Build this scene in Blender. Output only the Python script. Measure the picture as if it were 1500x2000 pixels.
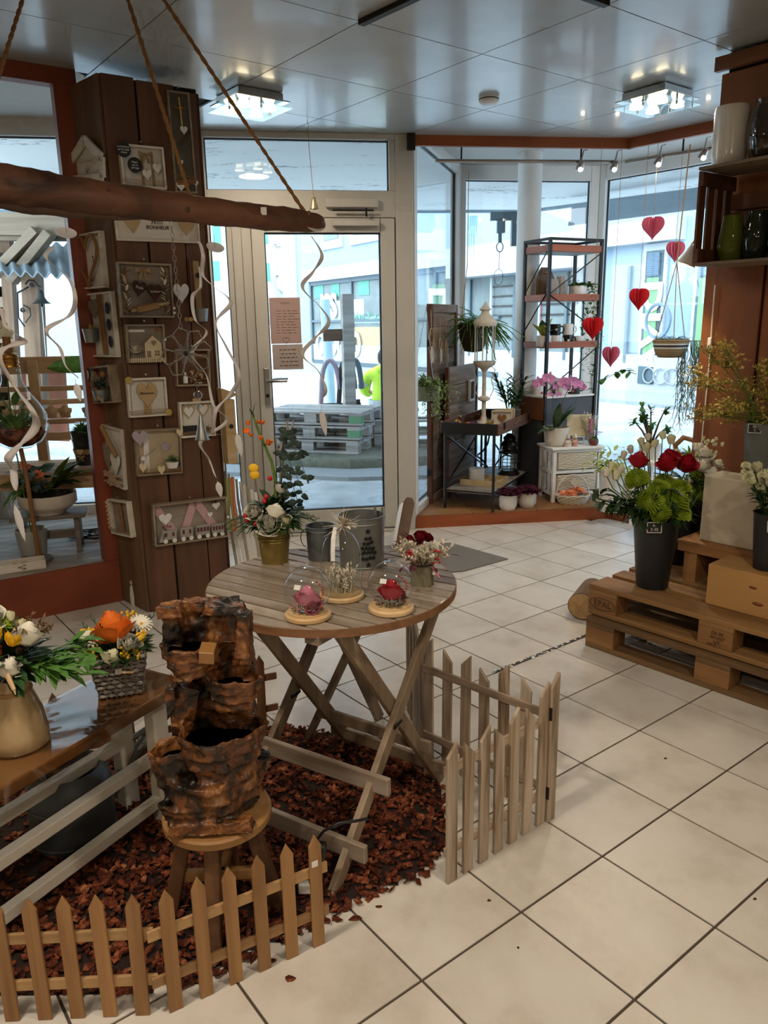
import bpy, math, random
from mathutils import Vector, Matrix
random.seed(7)
rnd, uni = random.random, random.uniform
S = bpy.context.scene
for o in list(bpy.data.objects): bpy.data.objects.remove(o)
COL = S.collection
# ------------------------------------------------------------------ camera
FPX, PITCH, ROLL, CAMH = 1496.786, math.radians(13.91265), math.radians(-0.92481), 1.471
_f = Vector((0, math.cos(PITCH), -math.sin(PITCH))); _x = Vector((1, 0, 0)); _u = _x.cross(_f)
CR = math.cos(ROLL)*_x + math.sin(ROLL)*_u; CU = -math.sin(ROLL)*_x + math.cos(ROLL)*_u
cam = bpy.data.objects.new('camera', bpy.data.cameras.new('camera')); COL.objects.link(cam)
cam.matrix_world = Matrix(((CR.x, CU.x, -_f.x, 0), (CR.y, CU.y, -_f.y, 0), (CR.z, CU.z, -_f.z, CAMH), (0, 0, 0, 1)))
cam.data.sensor_fit = 'VERTICAL'; cam.data.sensor_height = 36; cam.data.sensor_width = 27
cam.data.lens = 36*FPX/2000; cam.data.clip_start = 0.05; cam.data.clip_end = 300
S.camera = cam
S.cycles.max_bounces = 5; S.cycles.diffuse_bounces = 2; S.cycles.glossy_bounces = 2; S.cycles.transmission_bounces = 4; S.cycles.transparent_max_bounces = 14; S.cycles.adaptive_threshold = 0.07; S.cycles.adaptive_min_samples = 10; S.cycles.caustics_reflective = False; S.cycles.caustics_refractive = False
# ------------------------------------------------------------------ sky: even bright overcast
w = bpy.data.worlds.new('overcast_sky'); S.world = w; w.use_nodes = True
bg = w.node_tree.nodes['Background']; bg.inputs[0].default_value = (0.81, 0.91, 1.0, 1); bg.inputs[1].default_value = 7.2
# ------------------------------------------------------------------ exposure
S.view_settings.view_transform = 'Standard'; S.view_settings.look = 'None'
S.view_settings.exposure = 0.22; S.view_settings.gamma = 1.0; S.view_settings.use_curve_mapping = False
# ------------------------------------------------------------------ shop lamps (each belongs to a ceiling fixture built below; the last four are unseen, added for warm light from behind)
LAMPS = [(-0.677, 4.468, 12), (1.503, 4.526, 12), (-0.95, 0.95, 24), (1.05, 0.75, 17), (-1.0, -1.3, 20), (1.0, -1.5, 20)]
for i, (x, y, e) in enumerate(LAMPS):
    l = bpy.data.lights.new('ceiling_light', 'AREA'); l.shape = 'DISK'; l.size = 0.22; l.energy = e; l.color = (1.0, 0.84, 0.66)
    lo = bpy.data.objects.new('ceiling_light', l); COL.objects.link(lo); lo.location = (x, y, 2.535)
# ------------------------------------------------------------------ measuring helpers
CAM = Vector((0, 0, CAMH))
def ray(px, py): return CR*((px-750)/FPX) + CU*((1000-py)/FPX) + _f
def fl(px, py, z=0.0):
    d = ray(px, py); t = (z-CAMH)/d.z; return Vector((d.x*t, d.y*t, z))
def aty(px, py, Y):
    d = ray(px, py); t = Y/d.y; return Vector((d.x*t, Y, CAMH+d.z*t))
def hz(P, px, py):
    d = ray(px, py); t = math.hypot(P[0], P[1])/math.hypot(d.x, d.y); return CAMH+d.z*t
def pix(p):
    q = Vector(p)-CAM; return (750+FPX*q.dot(CR)/q.dot(_f), 1000-FPX*q.dot(CU)/q.dot(_f))
class Face:                                   # an upright plane: u runs right along it, z up, n towards the room
    def __init__(s, o, deg):
        s.o = Vector((o[0], o[1], 0)); s.th = math.radians(deg)
        s.u = Vector((math.cos(s.th), math.sin(s.th), 0)); s.n = Vector((math.sin(s.th), -math.cos(s.th), 0))
    def hit(s, px, py, off=0.0):
        d = ray(px, py); t = (s.o+s.n*off-CAM).dot(s.n)/d.dot(s.n); return CAM+d*t
    def uv(s, px, py, off=0.0):
        p = s.hit(px, py, off); return (p-s.o).dot(s.u), p.z
    def w(s, u, z, n=0.0): return s.o+s.u*u+s.n*n+Vector((0, 0, z))
# ------------------------------------------------------------------ mesh helpers
def rotm(rx=0, ry=0, rz=0): return Matrix.Rotation(rz, 4, 'Z') @ Matrix.Rotation(ry, 4, 'Y') @ Matrix.Rotation(rx, 4, 'X')
def TR(x=0, y=0, z=0, rx=0, ry=0, rz=0, s=1): return Matrix.Translation((x, y, z)) @ rotm(rx, ry, rz) @ Matrix.Scale(s, 4)
class MB:
    def __init__(s): s.v = []; s.f = []
    def add(s, vs, fs, M=None):
        b = len(s.v)
        s.v += [tuple(M @ Vector(q)) for q in vs] if M is not None else [tuple(q) for q in vs]
        s.f += [tuple(i+b for i in f) for f in fs]; return s
    def box(s, c, d, rz=0, rx=0, ry=0, M=None, tx=1, ty=1):         # centre, full size; tx, ty taper the top
        x, y, z = d[0]/2, d[1]/2, d[2]/2
        vs = [(-x, -y, -z), (x, -y, -z), (x, y, -z), (-x, y, -z), (-x*tx, -y*ty, z), (x*tx, -y*ty, z), (x*tx, y*ty, z), (-x*tx, y*ty, z)]
        m = TR(c[0], c[1], c[2], rx, ry, rz)
        return s.add(vs, [(0, 3, 2, 1), (4, 5, 6, 7), (0, 1, 5, 4), (1, 2, 6, 5), (2, 3, 7, 6), (3, 0, 4, 7)], M @ m if M is not None else m)
    def tube(s, pts, r, n=6, cap=True, flat=1.0, M=None):
        pts = [Vector(p) for p in pts]; k = len(pts); rs = r if isinstance(r, (list, tuple)) else [r]*k
        vs = []; up = None
        for i, p in enumerate(pts):
            t = (pts[min(i+1, k-1)]-pts[max(i-1, 0)])
            t = t.normalized() if t.length > 1e-9 else Vector((0, 0, 1))
            if up is None: up = t.orthogonal().normalized()
            up = (up-t*up.dot(t)); up = up.normalized() if up.length > 1e-6 else t.orthogonal().normalized()
            b = t.cross(up)
            for j in range(n):
                a = 2*math.pi*j/n; vs.append(p+(up*math.cos(a)+b*math.sin(a)*flat)*rs[i])
        fs = [(i*n+j, i*n+(j+1) % n, (i+1)*n+(j+1) % n, (i+1)*n+j) for i in range(k-1) for j in range(n)]
        if cap: fs += [tuple(range(n-1, -1, -1)), tuple(range((k-1)*n, k*n))]
        return s.add(vs, fs, M)
    def bar(s, a, b, wd, th, up=(0, 0, 1)):                          # straight rectangular bar from a to b
        a, b = Vector(a), Vector(b); t = (b-a).normalized(); u = Vector(up); u = (u-t*u.dot(t))
        u = u.normalized() if u.length > 1e-6 else t.orthogonal().normalized(); x = t.cross(u)
        vs = [p+x*(sx*wd/2)+u*(sz*th/2) for p in (a, b) for sx, sz in ((-1, -1), (1, -1), (1, 1), (-1, 1))]
        return s.add(vs, [(3, 2, 1, 0), (4, 5, 6, 7), (0, 1, 5, 4), (1, 2, 6, 5), (2, 3, 7, 6), (3, 0, 4, 7)])
    def lathe(s, prof, n=24, M=None, wob=None):
        vs = []; k = len(prof)
        for i, (r, z) in enumerate(prof):
            for j in range(n):
                a = 2*math.pi*j/n; q = r*(1+(wob(a, z) if wob else 0)); vs.append((q*math.cos(a), q*math.sin(a), z))
        fs = [(i*n+j, i*n+(j+1) % n, (i+1)*n+(j+1) % n, (i+1)*n+j) for i in range(k-1) for j in range(n)]
        if prof[0][0] > 1e-5: fs.append(tuple(range(n-1, -1, -1)))
        if prof[-1][0] > 1e-5: fs.append(tuple(range((k-1)*n, k*n)))
        return s.add(vs, fs, M)
    def prism(s, poly, y0, y1, M=None):                              # outline in XZ, thick along Y
        k = len(poly); vs = [(x, y0, z) for x, z in poly]+[(x, y1, z) for x, z in poly]
        a = sum(poly[i][0]*poly[(i+1) % k][1]-poly[(i+1) % k][0]*poly[i][1] for i in range(k))
        r = list(range(k)); fs = [tuple(r), tuple(k+i for i in reversed(r))]+[(i, k+i, k+(i+1) % k, (i+1) % k) for i in r]
        if a < 0: fs = [tuple(reversed(f)) for f in fs]
        return s.add(vs, fs, M)
    def slab(s, poly, z0, z1, M=None):                               # outline in XY, thick along Z
        k = len(poly); vs = [(x, y, z1) for x, y in poly]+[(x, y, z0) for x, y in poly]
        a = sum(poly[i][0]*poly[(i+1) % k][1]-poly[(i+1) % k][0]*poly[i][1] for i in range(k))
        r = list(range(k)); fs = [tuple(r), tuple(k+i for i in reversed(r))]+[(i, k+i, k+(i+1) % k, (i+1) % k) for i in r]
        if a < 0: fs = [tuple(reversed(f)) for f in fs]
        return s.add(vs, fs, M)
    def leaf(s, p, d, L, w, bend=0.3, up=(0, 0, 1), n=3, fold=0.15, tip=0.0):
        p = Vector(p); d = Vector(d).normalized(); up = Vector(up); x = d.cross(up)
        x = x.normalized() if x.length > 1e-4 else d.orthogonal().normalized(); u = x.cross(d)
        vs = []; fs = []
        for i in range(n+1):
            t = i/n; c = p+d*(L*t)-u*(bend*L*t*t); hw = w/2*(math.sin(math.pi*min(1, 0.12+0.88*t))**0.8 if t < 1 else tip)
            vs += [c-x*hw+u*(fold*hw), c, c+x*hw+u*(fold*hw)]
            if i:
                b = 3*i; fs += [(b-3, b-2, b+1, b), (b-2, b-1, b+2, b+1)]
        return s.add(vs, fs)
    def strip(s, a, b):                                              # ribbon between two polylines
        k = len(a); return s.add(list(a)+list(b), [(i, i+1, k+i+1, k+i) for i in range(k-1)])
    def ball(s, c, r, n=8, m=6, sz=1.0, M=None):
        pr = [(r*math.sin(math.pi*i/m), -r*sz*math.cos(math.pi*i/m)) for i in range(m+1)]
        pr[0] = (0, -r*sz); pr[-1] = (0, r*sz)
        mm = Matrix.Translation(c); return s.lathe(pr, n, M @ mm if M is not None else mm)
    def mesh(s, name, smooth=0):
        me = bpy.data.meshes.new(name); me.from_pydata(s.v, [], s.f); me.update()
        if smooth:
            me.polygons.foreach_set('use_smooth', [True]*len(me.polygons))
            if smooth < 180: me.set_sharp_from_angle(angle=math.radians(smooth))
        return me
    def obj(s, name, mat, parent=None, smooth=0, bevel=0, solid=0, stuff=False, label=None):
        o = bpy.data.objects.new(name, s.mesh(name, smooth)); COL.objects.link(o)
        if mat: o.data.materials.append(mat)
        if parent: o.parent = parent
        if solid: m = o.modifiers.new('thickness', 'SOLIDIFY'); m.thickness = solid; m.offset = 0
        if bevel: m = o.modifiers.new('bevel', 'BEVEL'); m.width = bevel; m.segments = 2; m.limit_method = 'ANGLE'
        if stuff: o['kind'] = 'stuff'
        if label: o['label'] = label
        return o
def inst(me, name, parent=None, loc=(0, 0, 0), rot=(0, 0, 0), sc=1, M=None):    # another object sharing mesh data
    o = bpy.data.objects.new(name, me); COL.objects.link(o); o.parent = parent
    if M is not None: o.matrix_local = M
    else: o.location = loc; o.rotation_euler = rot; o.scale = (sc,)*3 if not isinstance(sc, (tuple, list)) else sc
    return o
def mm(mb, name, mat, smooth=0):
    me = mb.mesh(name, smooth); me.materials.append(mat); return me
def tag(o, label, cat, group=None):
    o['label'] = label; o['category'] = cat
    if group: o['group'] = group
    return o
def thing(name, label, cat, loc=(0, 0, 0), rz=0, group=None):
    o = bpy.data.objects.new(name, None); COL.objects.link(o); o.location = loc; o.rotation_euler = (0, 0, rz); o.empty_display_size = 0.05
    return tag(o, label, cat, group)
def struct(o): o['kind'] = 'structure'; return o
def holder(name, loc=(0, 0, 0), rz=0):
    o = bpy.data.objects.new(name, None); COL.objects.link(o); o.location = loc; o.rotation_euler = (0, 0, rz); return struct(o)
def heart(wd, h, n=20):
    pts = []
    for i in range(n):
        t = 2*math.pi*i/n; pts.append((16*math.sin(t)**3, 13*math.cos(t)-5*math.cos(2*t)-2*math.cos(3*t)-math.cos(4*t)))
    return [(x/32*wd, (z+2.5)/29*h) for x, z in reversed(pts)]
def text(name, body, size, mat, parent=None, loc=(0, 0, 0), rot=(math.pi/2, 0, 0), ext=0.0008, sx=1.0, shear=0, align='CENTER', bold=0):
    cu = bpy.data.curves.new(name, 'FONT'); cu.body = body; cu.size = size; cu.extrude = ext; cu.align_x = align; cu.align_y = 'CENTER'; cu.shear = shear; cu.offset = bold; cu.resolution_u = 3
    t = bpy.data.objects.new(name, cu); COL.objects.link(t); bpy.context.view_layer.update()
    me = bpy.data.meshes.new_from_object(t); bpy.data.objects.remove(t); me.materials.clear(); me.materials.append(mat)
    o = bpy.data.objects.new(name, me); COL.objects.link(o); o.parent = parent; o.location = loc; o.rotation_euler = rot; o.scale = (sx, 1, 1); return o
def clip(poly, a, b, c):                                              # keep a*x+b*y <= c
    out = []
    for i in range(len(poly)):
        p, q = poly[i], poly[(i+1) % len(poly)]; dp, dq = a*p[0]+b*p[1]-c, a*q[0]+b*q[1]-c
        if dp <= 0: out.append(p)
        if dp*dq < 0:
            t = dp/(dp-dq); out.append((p[0]+(q[0]-p[0])*t, p[1]+(q[1]-p[1])*t))
    return out
# ------------------------------------------------------------------ materials
def lin(c):
    if isinstance(c, str): c = [int(c[i:i+2], 16)/255 for i in (0, 2, 4)]
    return tuple(x/12.92 if x <= 0.04045 else ((x+0.055)/1.055)**2.4 for x in c)+(1,)
class N:
    def __init__(s, name):
        s.m = bpy.data.materials.new(name); s.m.use_nodes = True; s.t = s.m.node_tree; s.b = s.t.nodes['Principled BSDF']; s.out = s.t.nodes['Material Output']
    def n(s, typ, **kw):
        k = s.t.nodes.new(typ)
        for a, v in kw.items(): setattr(k, a, v)
        return k
    def l(s, a, b): s.t.links.new(a, b)
    def set(s, rough=0.5, metal=0, spec=0.5, coat=0, sheen=0):
        b = s.b.inputs; b['Roughness'].default_value = rough; b['Metallic'].default_value = metal; b['Specular IOR Level'].default_value = spec
        b['Coat Weight'].default_value = coat; b['Coat Roughness'].default_value = 0.08; b['Sheen Weight'].default_value = sheen
    def coords(s, scale, which='Object', rand=True):
        tc = s.n('ShaderNodeTexCoord'); mp = s.n('ShaderNodeMapping'); mp.inputs['Scale'].default_value = scale
        if rand:
            oi = s.n('ShaderNodeObjectInfo'); ml = s.n('ShaderNodeMath', operation='MULTIPLY'); ml.inputs[1].default_value = 37.0
            s.l(oi.outputs['Random'], ml.inputs[0]); ad = s.n('ShaderNodeVectorMath', operation='ADD'); s.l(tc.outputs[which], ad.inputs[0]); s.l(ml.outputs[0], ad.inputs[1]); s.l(ad.outputs[0], mp.inputs['Vector'])
        else: s.l(tc.outputs[which], mp.inputs['Vector'])
        return mp.outputs[0]
    def noise(s, vec, scale=5, detail=4, rough=0.55, dist=0):
        k = s.n('ShaderNodeTexNoise'); k.inputs['Scale'].default_value = scale; k.inputs['Detail'].default_value = detail; k.inputs['Roughness'].default_value = rough; k.inputs['Distortion'].default_value = dist
        s.l(vec, k.inputs['Vector']); return k.outputs['Fac']
    def ramp(s, fac, stops):
        k = s.n('ShaderNodeValToRGB'); e = k.color_ramp.elements
        while len(e) < len(stops): e.new(0.5)
        for i, (p, c) in enumerate(stops): e[i].position = p; e[i].color = lin(c)
        s.l(fac, k.inputs[0]); return k.outputs[0]
    def bump(s, fac, strength=0.2, dist=0.01):
        k = s.n('ShaderNodeBump'); k.inputs['Strength'].default_value = strength; k.inputs['Distance'].default_value = dist; s.l(fac, k.inputs['Height']); s.l(k.outputs[0], s.b.inputs['Normal'])
    def vary(s, col, amt):
        if not amt: s.l(col, s.b.inputs['Base Color']); return
        oi = s.n('ShaderNodeObjectInfo'); mr = s.n('ShaderNodeMapRange'); mr.inputs['To Min'].default_value = 1-amt; mr.inputs['To Max'].default_value = 1+amt*0.6; s.l(oi.outputs['Random'], mr.inputs['Value'])
        h = s.n('ShaderNodeHueSaturation'); s.l(mr.outputs[0], h.inputs['Value']); s.l(col, h.inputs['Color']); s.l(h.outputs[0], s.b.inputs['Base Color'])
def flat(name, c, rough=0.5, metal=0, spec=0.5, var=0.0, nz=0.06, nscale=18, coat=0, bump=0.0, sss=0):
    k = N(name); k.set(rough, metal, spec, coat); c0 = lin(c)
    v = k.coords((1, 1, 1)); f = k.noise(v, nscale, 3); r = k.n('ShaderNodeMix', data_type='RGBA'); k.l(f, r.inputs[0])
    r.inputs[6].default_value = tuple(x*(1-nz*2) for x in c0[:3])+(1,); r.inputs[7].default_value = tuple(min(1, x*(1+nz*2)) for x in c0[:3])+(1,)
    k.vary(r.outputs[2], var)
    if bump: k.bump(f, bump, 0.003)
    if sss: k.b.inputs['Subsurface Weight'].default_value = sss; k.b.inputs['Subsurface Radius'].default_value = (0.01, 0.006, 0.004)
    return k.m
def wood(name, light, dark, axis='X', sc=14, rough=0.55, var=0.12, lo=0.32, hi=0.7, bump=0.15, stretch=0.07, mid=None, coat=0):
    k = N(name); k.set(rough, coat=coat); s = [sc]*3; s['XYZ'.index(axis)] = sc*stretch
    v = k.coords(tuple(s)); f = k.noise(v, 1.0, 6, 0.62, 0.6)
    st = [(lo, dark), (hi, light)] if mid is None else [(lo, dark), ((lo+hi)/2, mid), (hi, light)]
    k.vary(k.ramp(f, st), var); k.bump(f, bump, 0.004); return k.m
def glass(name, tint='ffffff', rough=0.0, refl=1.0, ior=1.45):       # thin clear sheet: see-through with a mirror-like sheen at a slant
    k = N(name); t = k.n('ShaderNodeBsdfTransparent'); t.inputs[0].default_value = lin(tint); g = k.n('ShaderNodeBsdfGlossy'); g.inputs['Roughness'].default_value = rough
    fr = k.n('ShaderNodeLayerWeight'); fr.inputs[0].default_value = 0.5; pw = k.n('ShaderNodeMath', operation='POWER'); pw.inputs[1].default_value = 4.0; k.l(fr.outputs['Facing'], pw.inputs[0])
    ml = k.n('ShaderNodeMath', operation='MULTIPLY_ADD'); ml.inputs[1].default_value = 0.75*refl; ml.inputs[2].default_value = 0.045*refl; k.l(pw.outputs[0], ml.inputs[0])
    mx = k.n('ShaderNodeMixShader'); k.l(ml.outputs[0], mx.inputs[0]); k.l(t.outputs[0], mx.inputs[1]); k.l(g.outputs[0], mx.inputs[2]); k.l(mx.outputs[0], k.out.inputs[0]); return k.m
def dglass(name, tint, body, mixf=.3, rough=.03, refl=1.3):
    m = glass(name, tint, rough, refl); t = m.node_tree; out = t.nodes['Material Output']; src = out.inputs[0].links[0].from_socket; d = t.nodes.new('ShaderNodeBsdfDiffuse'); d.inputs[0].default_value = lin(body); mx = t.nodes.new('ShaderNodeMixShader'); mx.inputs[0].default_value = mixf; t.links.new(src, mx.inputs[1]); t.links.new(d.outputs[0], mx.inputs[2]); t.links.new(mx.outputs[0], out.inputs[0]); return m
def glow(name, c, e):
    k = N(name); k.b.inputs['Emission Color'].default_value = lin(c); k.b.inputs['Emission Strength'].default_value = e; k.b.inputs['Base Color'].default_value = lin(c); return k.m
def petal(name, c1, c2, rough=0.5, var=0.1, sc=60):
    k = N(name); k.set(rough, spec=0.3); f = k.noise(k.coords((1, 1, 1)), sc, 2); k.vary(k.ramp(f, [(0.3, c1), (0.7, c2)]), var)
    k.b.inputs['Subsurface Weight'].default_value = 0.0; return k.m
# ------------------------------------------------------------------ shared materials
def tile_mat():
    k = N('ceramic_tile'); k.set(0.34, spec=0.5); v = k.coords((1, 1, 1)); a = k.noise(v, 5, 5, 0.6); b = k.noise(v, 160, 2)
    k.vary(k.ramp(a, [(0.25, 'c2b9ac'), (0.5, 'd6d0c6'), (0.8, 'e0dcd4')]), 0.05)
    mx = k.n('ShaderNodeMath', operation='ADD'); k.l(a, mx.inputs[0]); m2 = k.n('ShaderNodeMath', operation='MULTIPLY'); m2.inputs[1].default_value = 0.25; k.l(b, m2.inputs[0]); k.l(m2.outputs[0], mx.inputs[1]); k.bump(mx.outputs[0], 0.12, 0.004)
    rr = k.n('ShaderNodeMapRange'); rr.inputs['To Min'].default_value = 0.22; rr.inputs['To Max'].default_value = 0.48; k.l(a, rr.inputs['Value']); k.l(rr.outputs[0], k.b.inputs['Roughness']); return k.m
def ceil_mat():
    k = N('lacquered_panel'); k.set(0.25, spec=0.5, coat=0.25); v = k.coords((1, 1, 1)); a = k.noise(v, 3, 5, 0.6); k.vary(k.ramp(a, [(0.3, 'aab0b0'), (0.7, 'bcc1c0')]), 0.02); k.bump(k.noise(v, 1.5, 1), 0.03, 0.02)
    rr = k.n('ShaderNodeMapRange'); rr.inputs['To Min'].default_value = 0.24; rr.inputs['To Max'].default_value = 0.36; k.l(k.noise(v, 2.5, 2), rr.inputs['Value']); k.l(rr.outputs[0], k.b.inputs['Roughness']); return k.m
def peel_mat():
    k = N('peeling_paint'); k.set(0.8); v = k.coords((1.0, 2.6, 1), rand=False); a = k.noise(v, 1.1, 3); b = k.noise(v, 9, 6, 0.7, 0.8)
    ad = k.n('ShaderNodeMath', operation='MULTIPLY'); k.l(a, ad.inputs[0]); k.l(b, ad.inputs[1]); k.vary(k.ramp(ad.outputs[0], [(0.0, 'efefec'), (0.335, 'eaeae6'), (0.36, '8f9290'), (0.5, '6d6e6c')]), 0); k.bump(ad.outputs[0], 0.3, 0.01); return k.m
M_tile = tile_mat(); M_ceil = ceil_mat(); M_peel = peel_mat()
M_grout = flat('dark_grout', '4f4439', 0.9)
M_black = flat('black_gap', '0d0c0b', 0.9)
M_frame = flat('grey_aluminium', 'c3bfb4', 0.45, nz=0.02)
M_white = flat('white_paint', 'e6e4de', 0.5, nz=0.02)
M_plaster = flat('white_plaster', 'd9d8d2', 0.85, nz=0.05, nscale=40, bump=0.1)
M_beige = flat('beige_wall', 'c4b49c', 0.9, nz=0.04)
M_pane = glass('window_glass', 'f2faff', 0.0, 0.9)
M_gasket = flat('rubber_gasket', '20242a', 0.6)
M_steel = flat('brushed_steel', 'b4b4b0', 0.32, 1.0, nz=0.03)
M_zinc = flat('galvanised_zinc', '8f9391', 0.45, 0.75, nz=0.14, nscale=14)
M_iron = flat('black_iron', '1b1a1a', 0.5, 0.3)
M_darkmetal = flat('dark_metal', '2b2826', 0.45, 0.6)
M_orange = wood('orange_stained_wood', 'a5582b', '7c3a18', 'X', 10, 0.45, 0.05, lo=0.2, hi=0.8, bump=0.05)
M_red = wood('red_stained_wood', '96482a', '5f2413', 'Z', 9, 0.45, 0.05, lo=0.2, hi=0.8, bump=0.05)
M_redx = wood('red_stained_panel', '8e4426', '64290f', 'X', 6, 0.5, 0.05, lo=0.2, hi=0.8, bump=0.05)
M_plank = wood('dark_brown_plank', '704a30', '3e2515', 'Z', 9, 0.55, 0.14, lo=0.25, hi=0.75, bump=0.25)
M_plankg = wood('weathered_brown_plank', '7e6247', '4f3a28', 'Z', 10, 0.6, 0.08, lo=0.25, hi=0.75, bump=0.25)
M_rwall = wood('warm_brown_board', '93592c', '6a391a', 'Z', 6, 0.5, 0.08, lo=0.25, hi=0.75, bump=0.1)
M_ply = wood('worn_plywood', 'a87b4c', '7f5630', 'X', 6, 0.6, 0.12, lo=0.25, hi=0.75)
M_gboard = wood('grey_deck_board', 'b3aa9d', '6e655b', 'X', 9, 0.6, 0.12)
M_mat = flat('grey_door_mat', '77726b', 0.95, nz=0.2, nscale=260, bump=0.4)
M_twine = flat('jute_twine', '9c7a4f', 0.9, nz=0.2, nscale=200)
M_rope = flat('jute_rope', '8a6238', 0.9, nz=0.25, nscale=160, bump=0.5)
# ------------------------------------------------------------------ floor tiles
TILE = 0.335; FO = Vector((0.98553, 3.00611, 0)); DI = Vector((math.cos(math.radians(-52.3055)), math.sin(math.radians(-52.3055)), 0)); DJ = Vector((-DI.y, DI.x, 0))
DW = Face((0.2, 5.437), 8.5)                                          # the shop-front plane
dwn = (-DW.n.x, -DW.n.y, -(DW.o.dot(DW.n)))                           # room side: a*x+b*y <= c
room = [(-3.6, -4), (3.4, -4), (3.4, 3.9), (1.70, 5.64), (0.2, 5.437), (-3.6, 4.87)]
floor = struct(MB().slab(room, -0.05, -0.0035).obj('floor', M_grout))
tm = mm(MB().box((0, 0, -0.003), (TILE-0.007, TILE-0.007, 0.006)), 'tile', M_tile)
rest = MB(); th = math.atan2(DI.y, DI.x)
for i in range(-16, 24):
    for j in range(-24, 14):
        c = FO+DI*((i+0.5)*TILE)+DJ*((j+0.5)*TILE)
        if c.x < -3.6 or c.x > 3.4 or c.y < -4 or c.y > 5.75 or -DW.n.dot(c-DW.o) > 0.24: continue
        h = (TILE-0.007)/2; poly = [tuple((c+DI*(a*h)+DJ*(b*h)).to_2d()) for a, b in ((-1, -1), (1, -1), (1, 1), (-1, 1))]
        p2 = clip(poly, dwn[0], dwn[1], dwn[2])
        if len(p2) < 3: continue
        px, py = pix(c) if c.y > 0.6 else (0, 9999)
        if -250 < px < 1750 and py < 2250 and c.y > 0.6 and not (c.x > 1.5 and c.y < 2.2):
            if len(p2) == 4 and p2[0] == poly[0] and p2[2] == poly[2]: inst(tm, 'tile', floor, (c.x, c.y, 0), (0, 0, th))
            else: MB().slab(p2, -0.006, 0).obj('tile', M_tile, floor)
        else: rest.slab(p2, -0.006, 0)
rest.obj('tiles_beyond_view', M_tile, floor, stuff=True)
# the expansion joint across the tiles
jt = MB(); a = FO+DI*(-1*TILE-0.004)
jt.bar(a-DJ*(1.2*TILE), a+DJ*(1.0*TILE), 0.016, 0.004)
struct(jt.obj('trim_1', flat('joint_filler', '3c3a37', 0.7, nz=0.35, nscale=90))).location.z = 0.0012
jp = MB()
for k in range(46):
    q = a+DJ*(uni(-1.2, 0.8)*TILE)+DI*uni(-0.014, 0.014); jp.slab([(q.x+uni(.002, .012)*math.cos(t), q.y+uni(.002, .012)*math.sin(t)) for t in (0, 1.3, 2.5, 3.8, 5)], 0, 0.0022)
jp.obj('paint_residue', M_white, bpy.data.objects['trim_1'], stuff=True)
# ------------------------------------------------------------------ ceiling
CP = 0.684; CO = Vector((-0.4777, 4.0215, 0)); cu_ = Vector((math.cos(math.radians(37.22)), math.sin(math.radians(37.22)), 0)); cv_ = Vector((cu_.y, -cu_.x, 0))
ceiling = struct(MB().slab([(-3.6, -4), (3.4, -4), (3.4, 3.9), (1.72, 5.62), (0.2, 5.437), (-1.2, 5.23), (-1.46, 4.015), (-3.6, 2.6)], 2.663, 2.72).obj('ceiling', M_black))
for i in range(-9, 9):
    for j in range(-9, 9):
        c = CO+cu_*((i+.5)*CP)+cv_*((j+.5)*CP); h = CP/2-0.0028
        poly = [tuple((c+cu_*(a*h)+cv_*(b*h)).to_2d()) for a, b in ((-1, -1), (1, -1), (1, 1), (-1, 1))]
        if c.y < -3.8: continue
        p2 = clip(poly, dwn[0], dwn[1], dwn[2]); p2 = clip(p2, -1, 0, 3.55) if p2 else p2; p2 = clip(p2, 1, 0, 3.38) if len(p2) > 2 else p2
        if len(p2) > 2: p2 = clip(p2, 0.719, 0.695, 1.70*0.719+5.62*0.695)
        if len(p2) > 2 and c.x < -1.2: p2 = clip(p2, -0.559, 0.829, 1.46*0.559+4.03*0.829)
        if len(p2) > 2: MB().slab(p2, 2.65, 2.66).obj('ceiling_panel', M_ceil, ceiling)
for nm, a, b in (('trim_2', (705, 45), (800, 0)), ('trim_3', (1185, 8), (1130, -12))):
    p, q = fl(*a, 2.64), fl(*b, 2.64); q = p+(q-p)*2.2
    struct(MB().bar(p, q, 0.03, 0.02).obj(nm, M_darkmetal))
# ------------------------------------------------------------------ walls out of view
for nm, pl in (('wall_rear', [(-3.7, -4.1), (3.5, -4.1), (3.5, -4), (-3.7, -4)]), ('wall_left', [(-3.7, -4), (-3.6, -4), (-3.6, 4.9), (-3.7, 4.9)]), ('wall_right', [(3.4, -4), (3.5, -4), (3.5, 3.9), (3.4, 3.9)])):
    struct(MB().slab(pl, -0.05, 2.7).obj(nm, M_beige))
# ------------------------------------------------------------------ shop front: posts, door, side light, transom
wf = holder('wall_front', DW.o, DW.th)
def bx(u0, u1, z0, z1, y0=-0.04, y1=0.04): return MB().box(((u0+u1)/2, (y0+y1)/2, (z0+z1)/2), (u1-u0, y1-y0, z1-z0))
for u0, u1, z0, z1, y0, y1 in ((-1.40, -1.312, 0, 2.65, -.04, .04), (-1.205, -1.05, 0, 2.19, -.035, .04), (-0.10, 0.02, 0, 2.65, -.04, .04), (-1.312, -0.10, 2.612, 2.65, -.04, .04), (-1.312, -0.10, 2.14, 2.305, -.04, .04), (-1.05, -1.03, 0.02, 2.14, .031, .045), (-0.125, -0.10, 0.02, 2.14, .031, .045), (-1.03, -0.125, 2.10, 2.14, .031, .045), (-0.138, -0.10, 2.305, 2.612, -.04, .04), (-1.312, -1.205, 0, 0.13, -.035, .035), (-1.05, -0.10, 0, 0.02, -.06, .06)):
    bx(u0, u1, z0, z1, y0, y1).obj('frame_post' if z1-z0 > 0.3 else 'frame_rail', M_frame, wf, bevel=0.004)
bx(-0.02, 0.03, 2.55, 2.66, -0.07, -0.04).obj('corner_bracket', M_darkmetal, wf)
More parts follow.
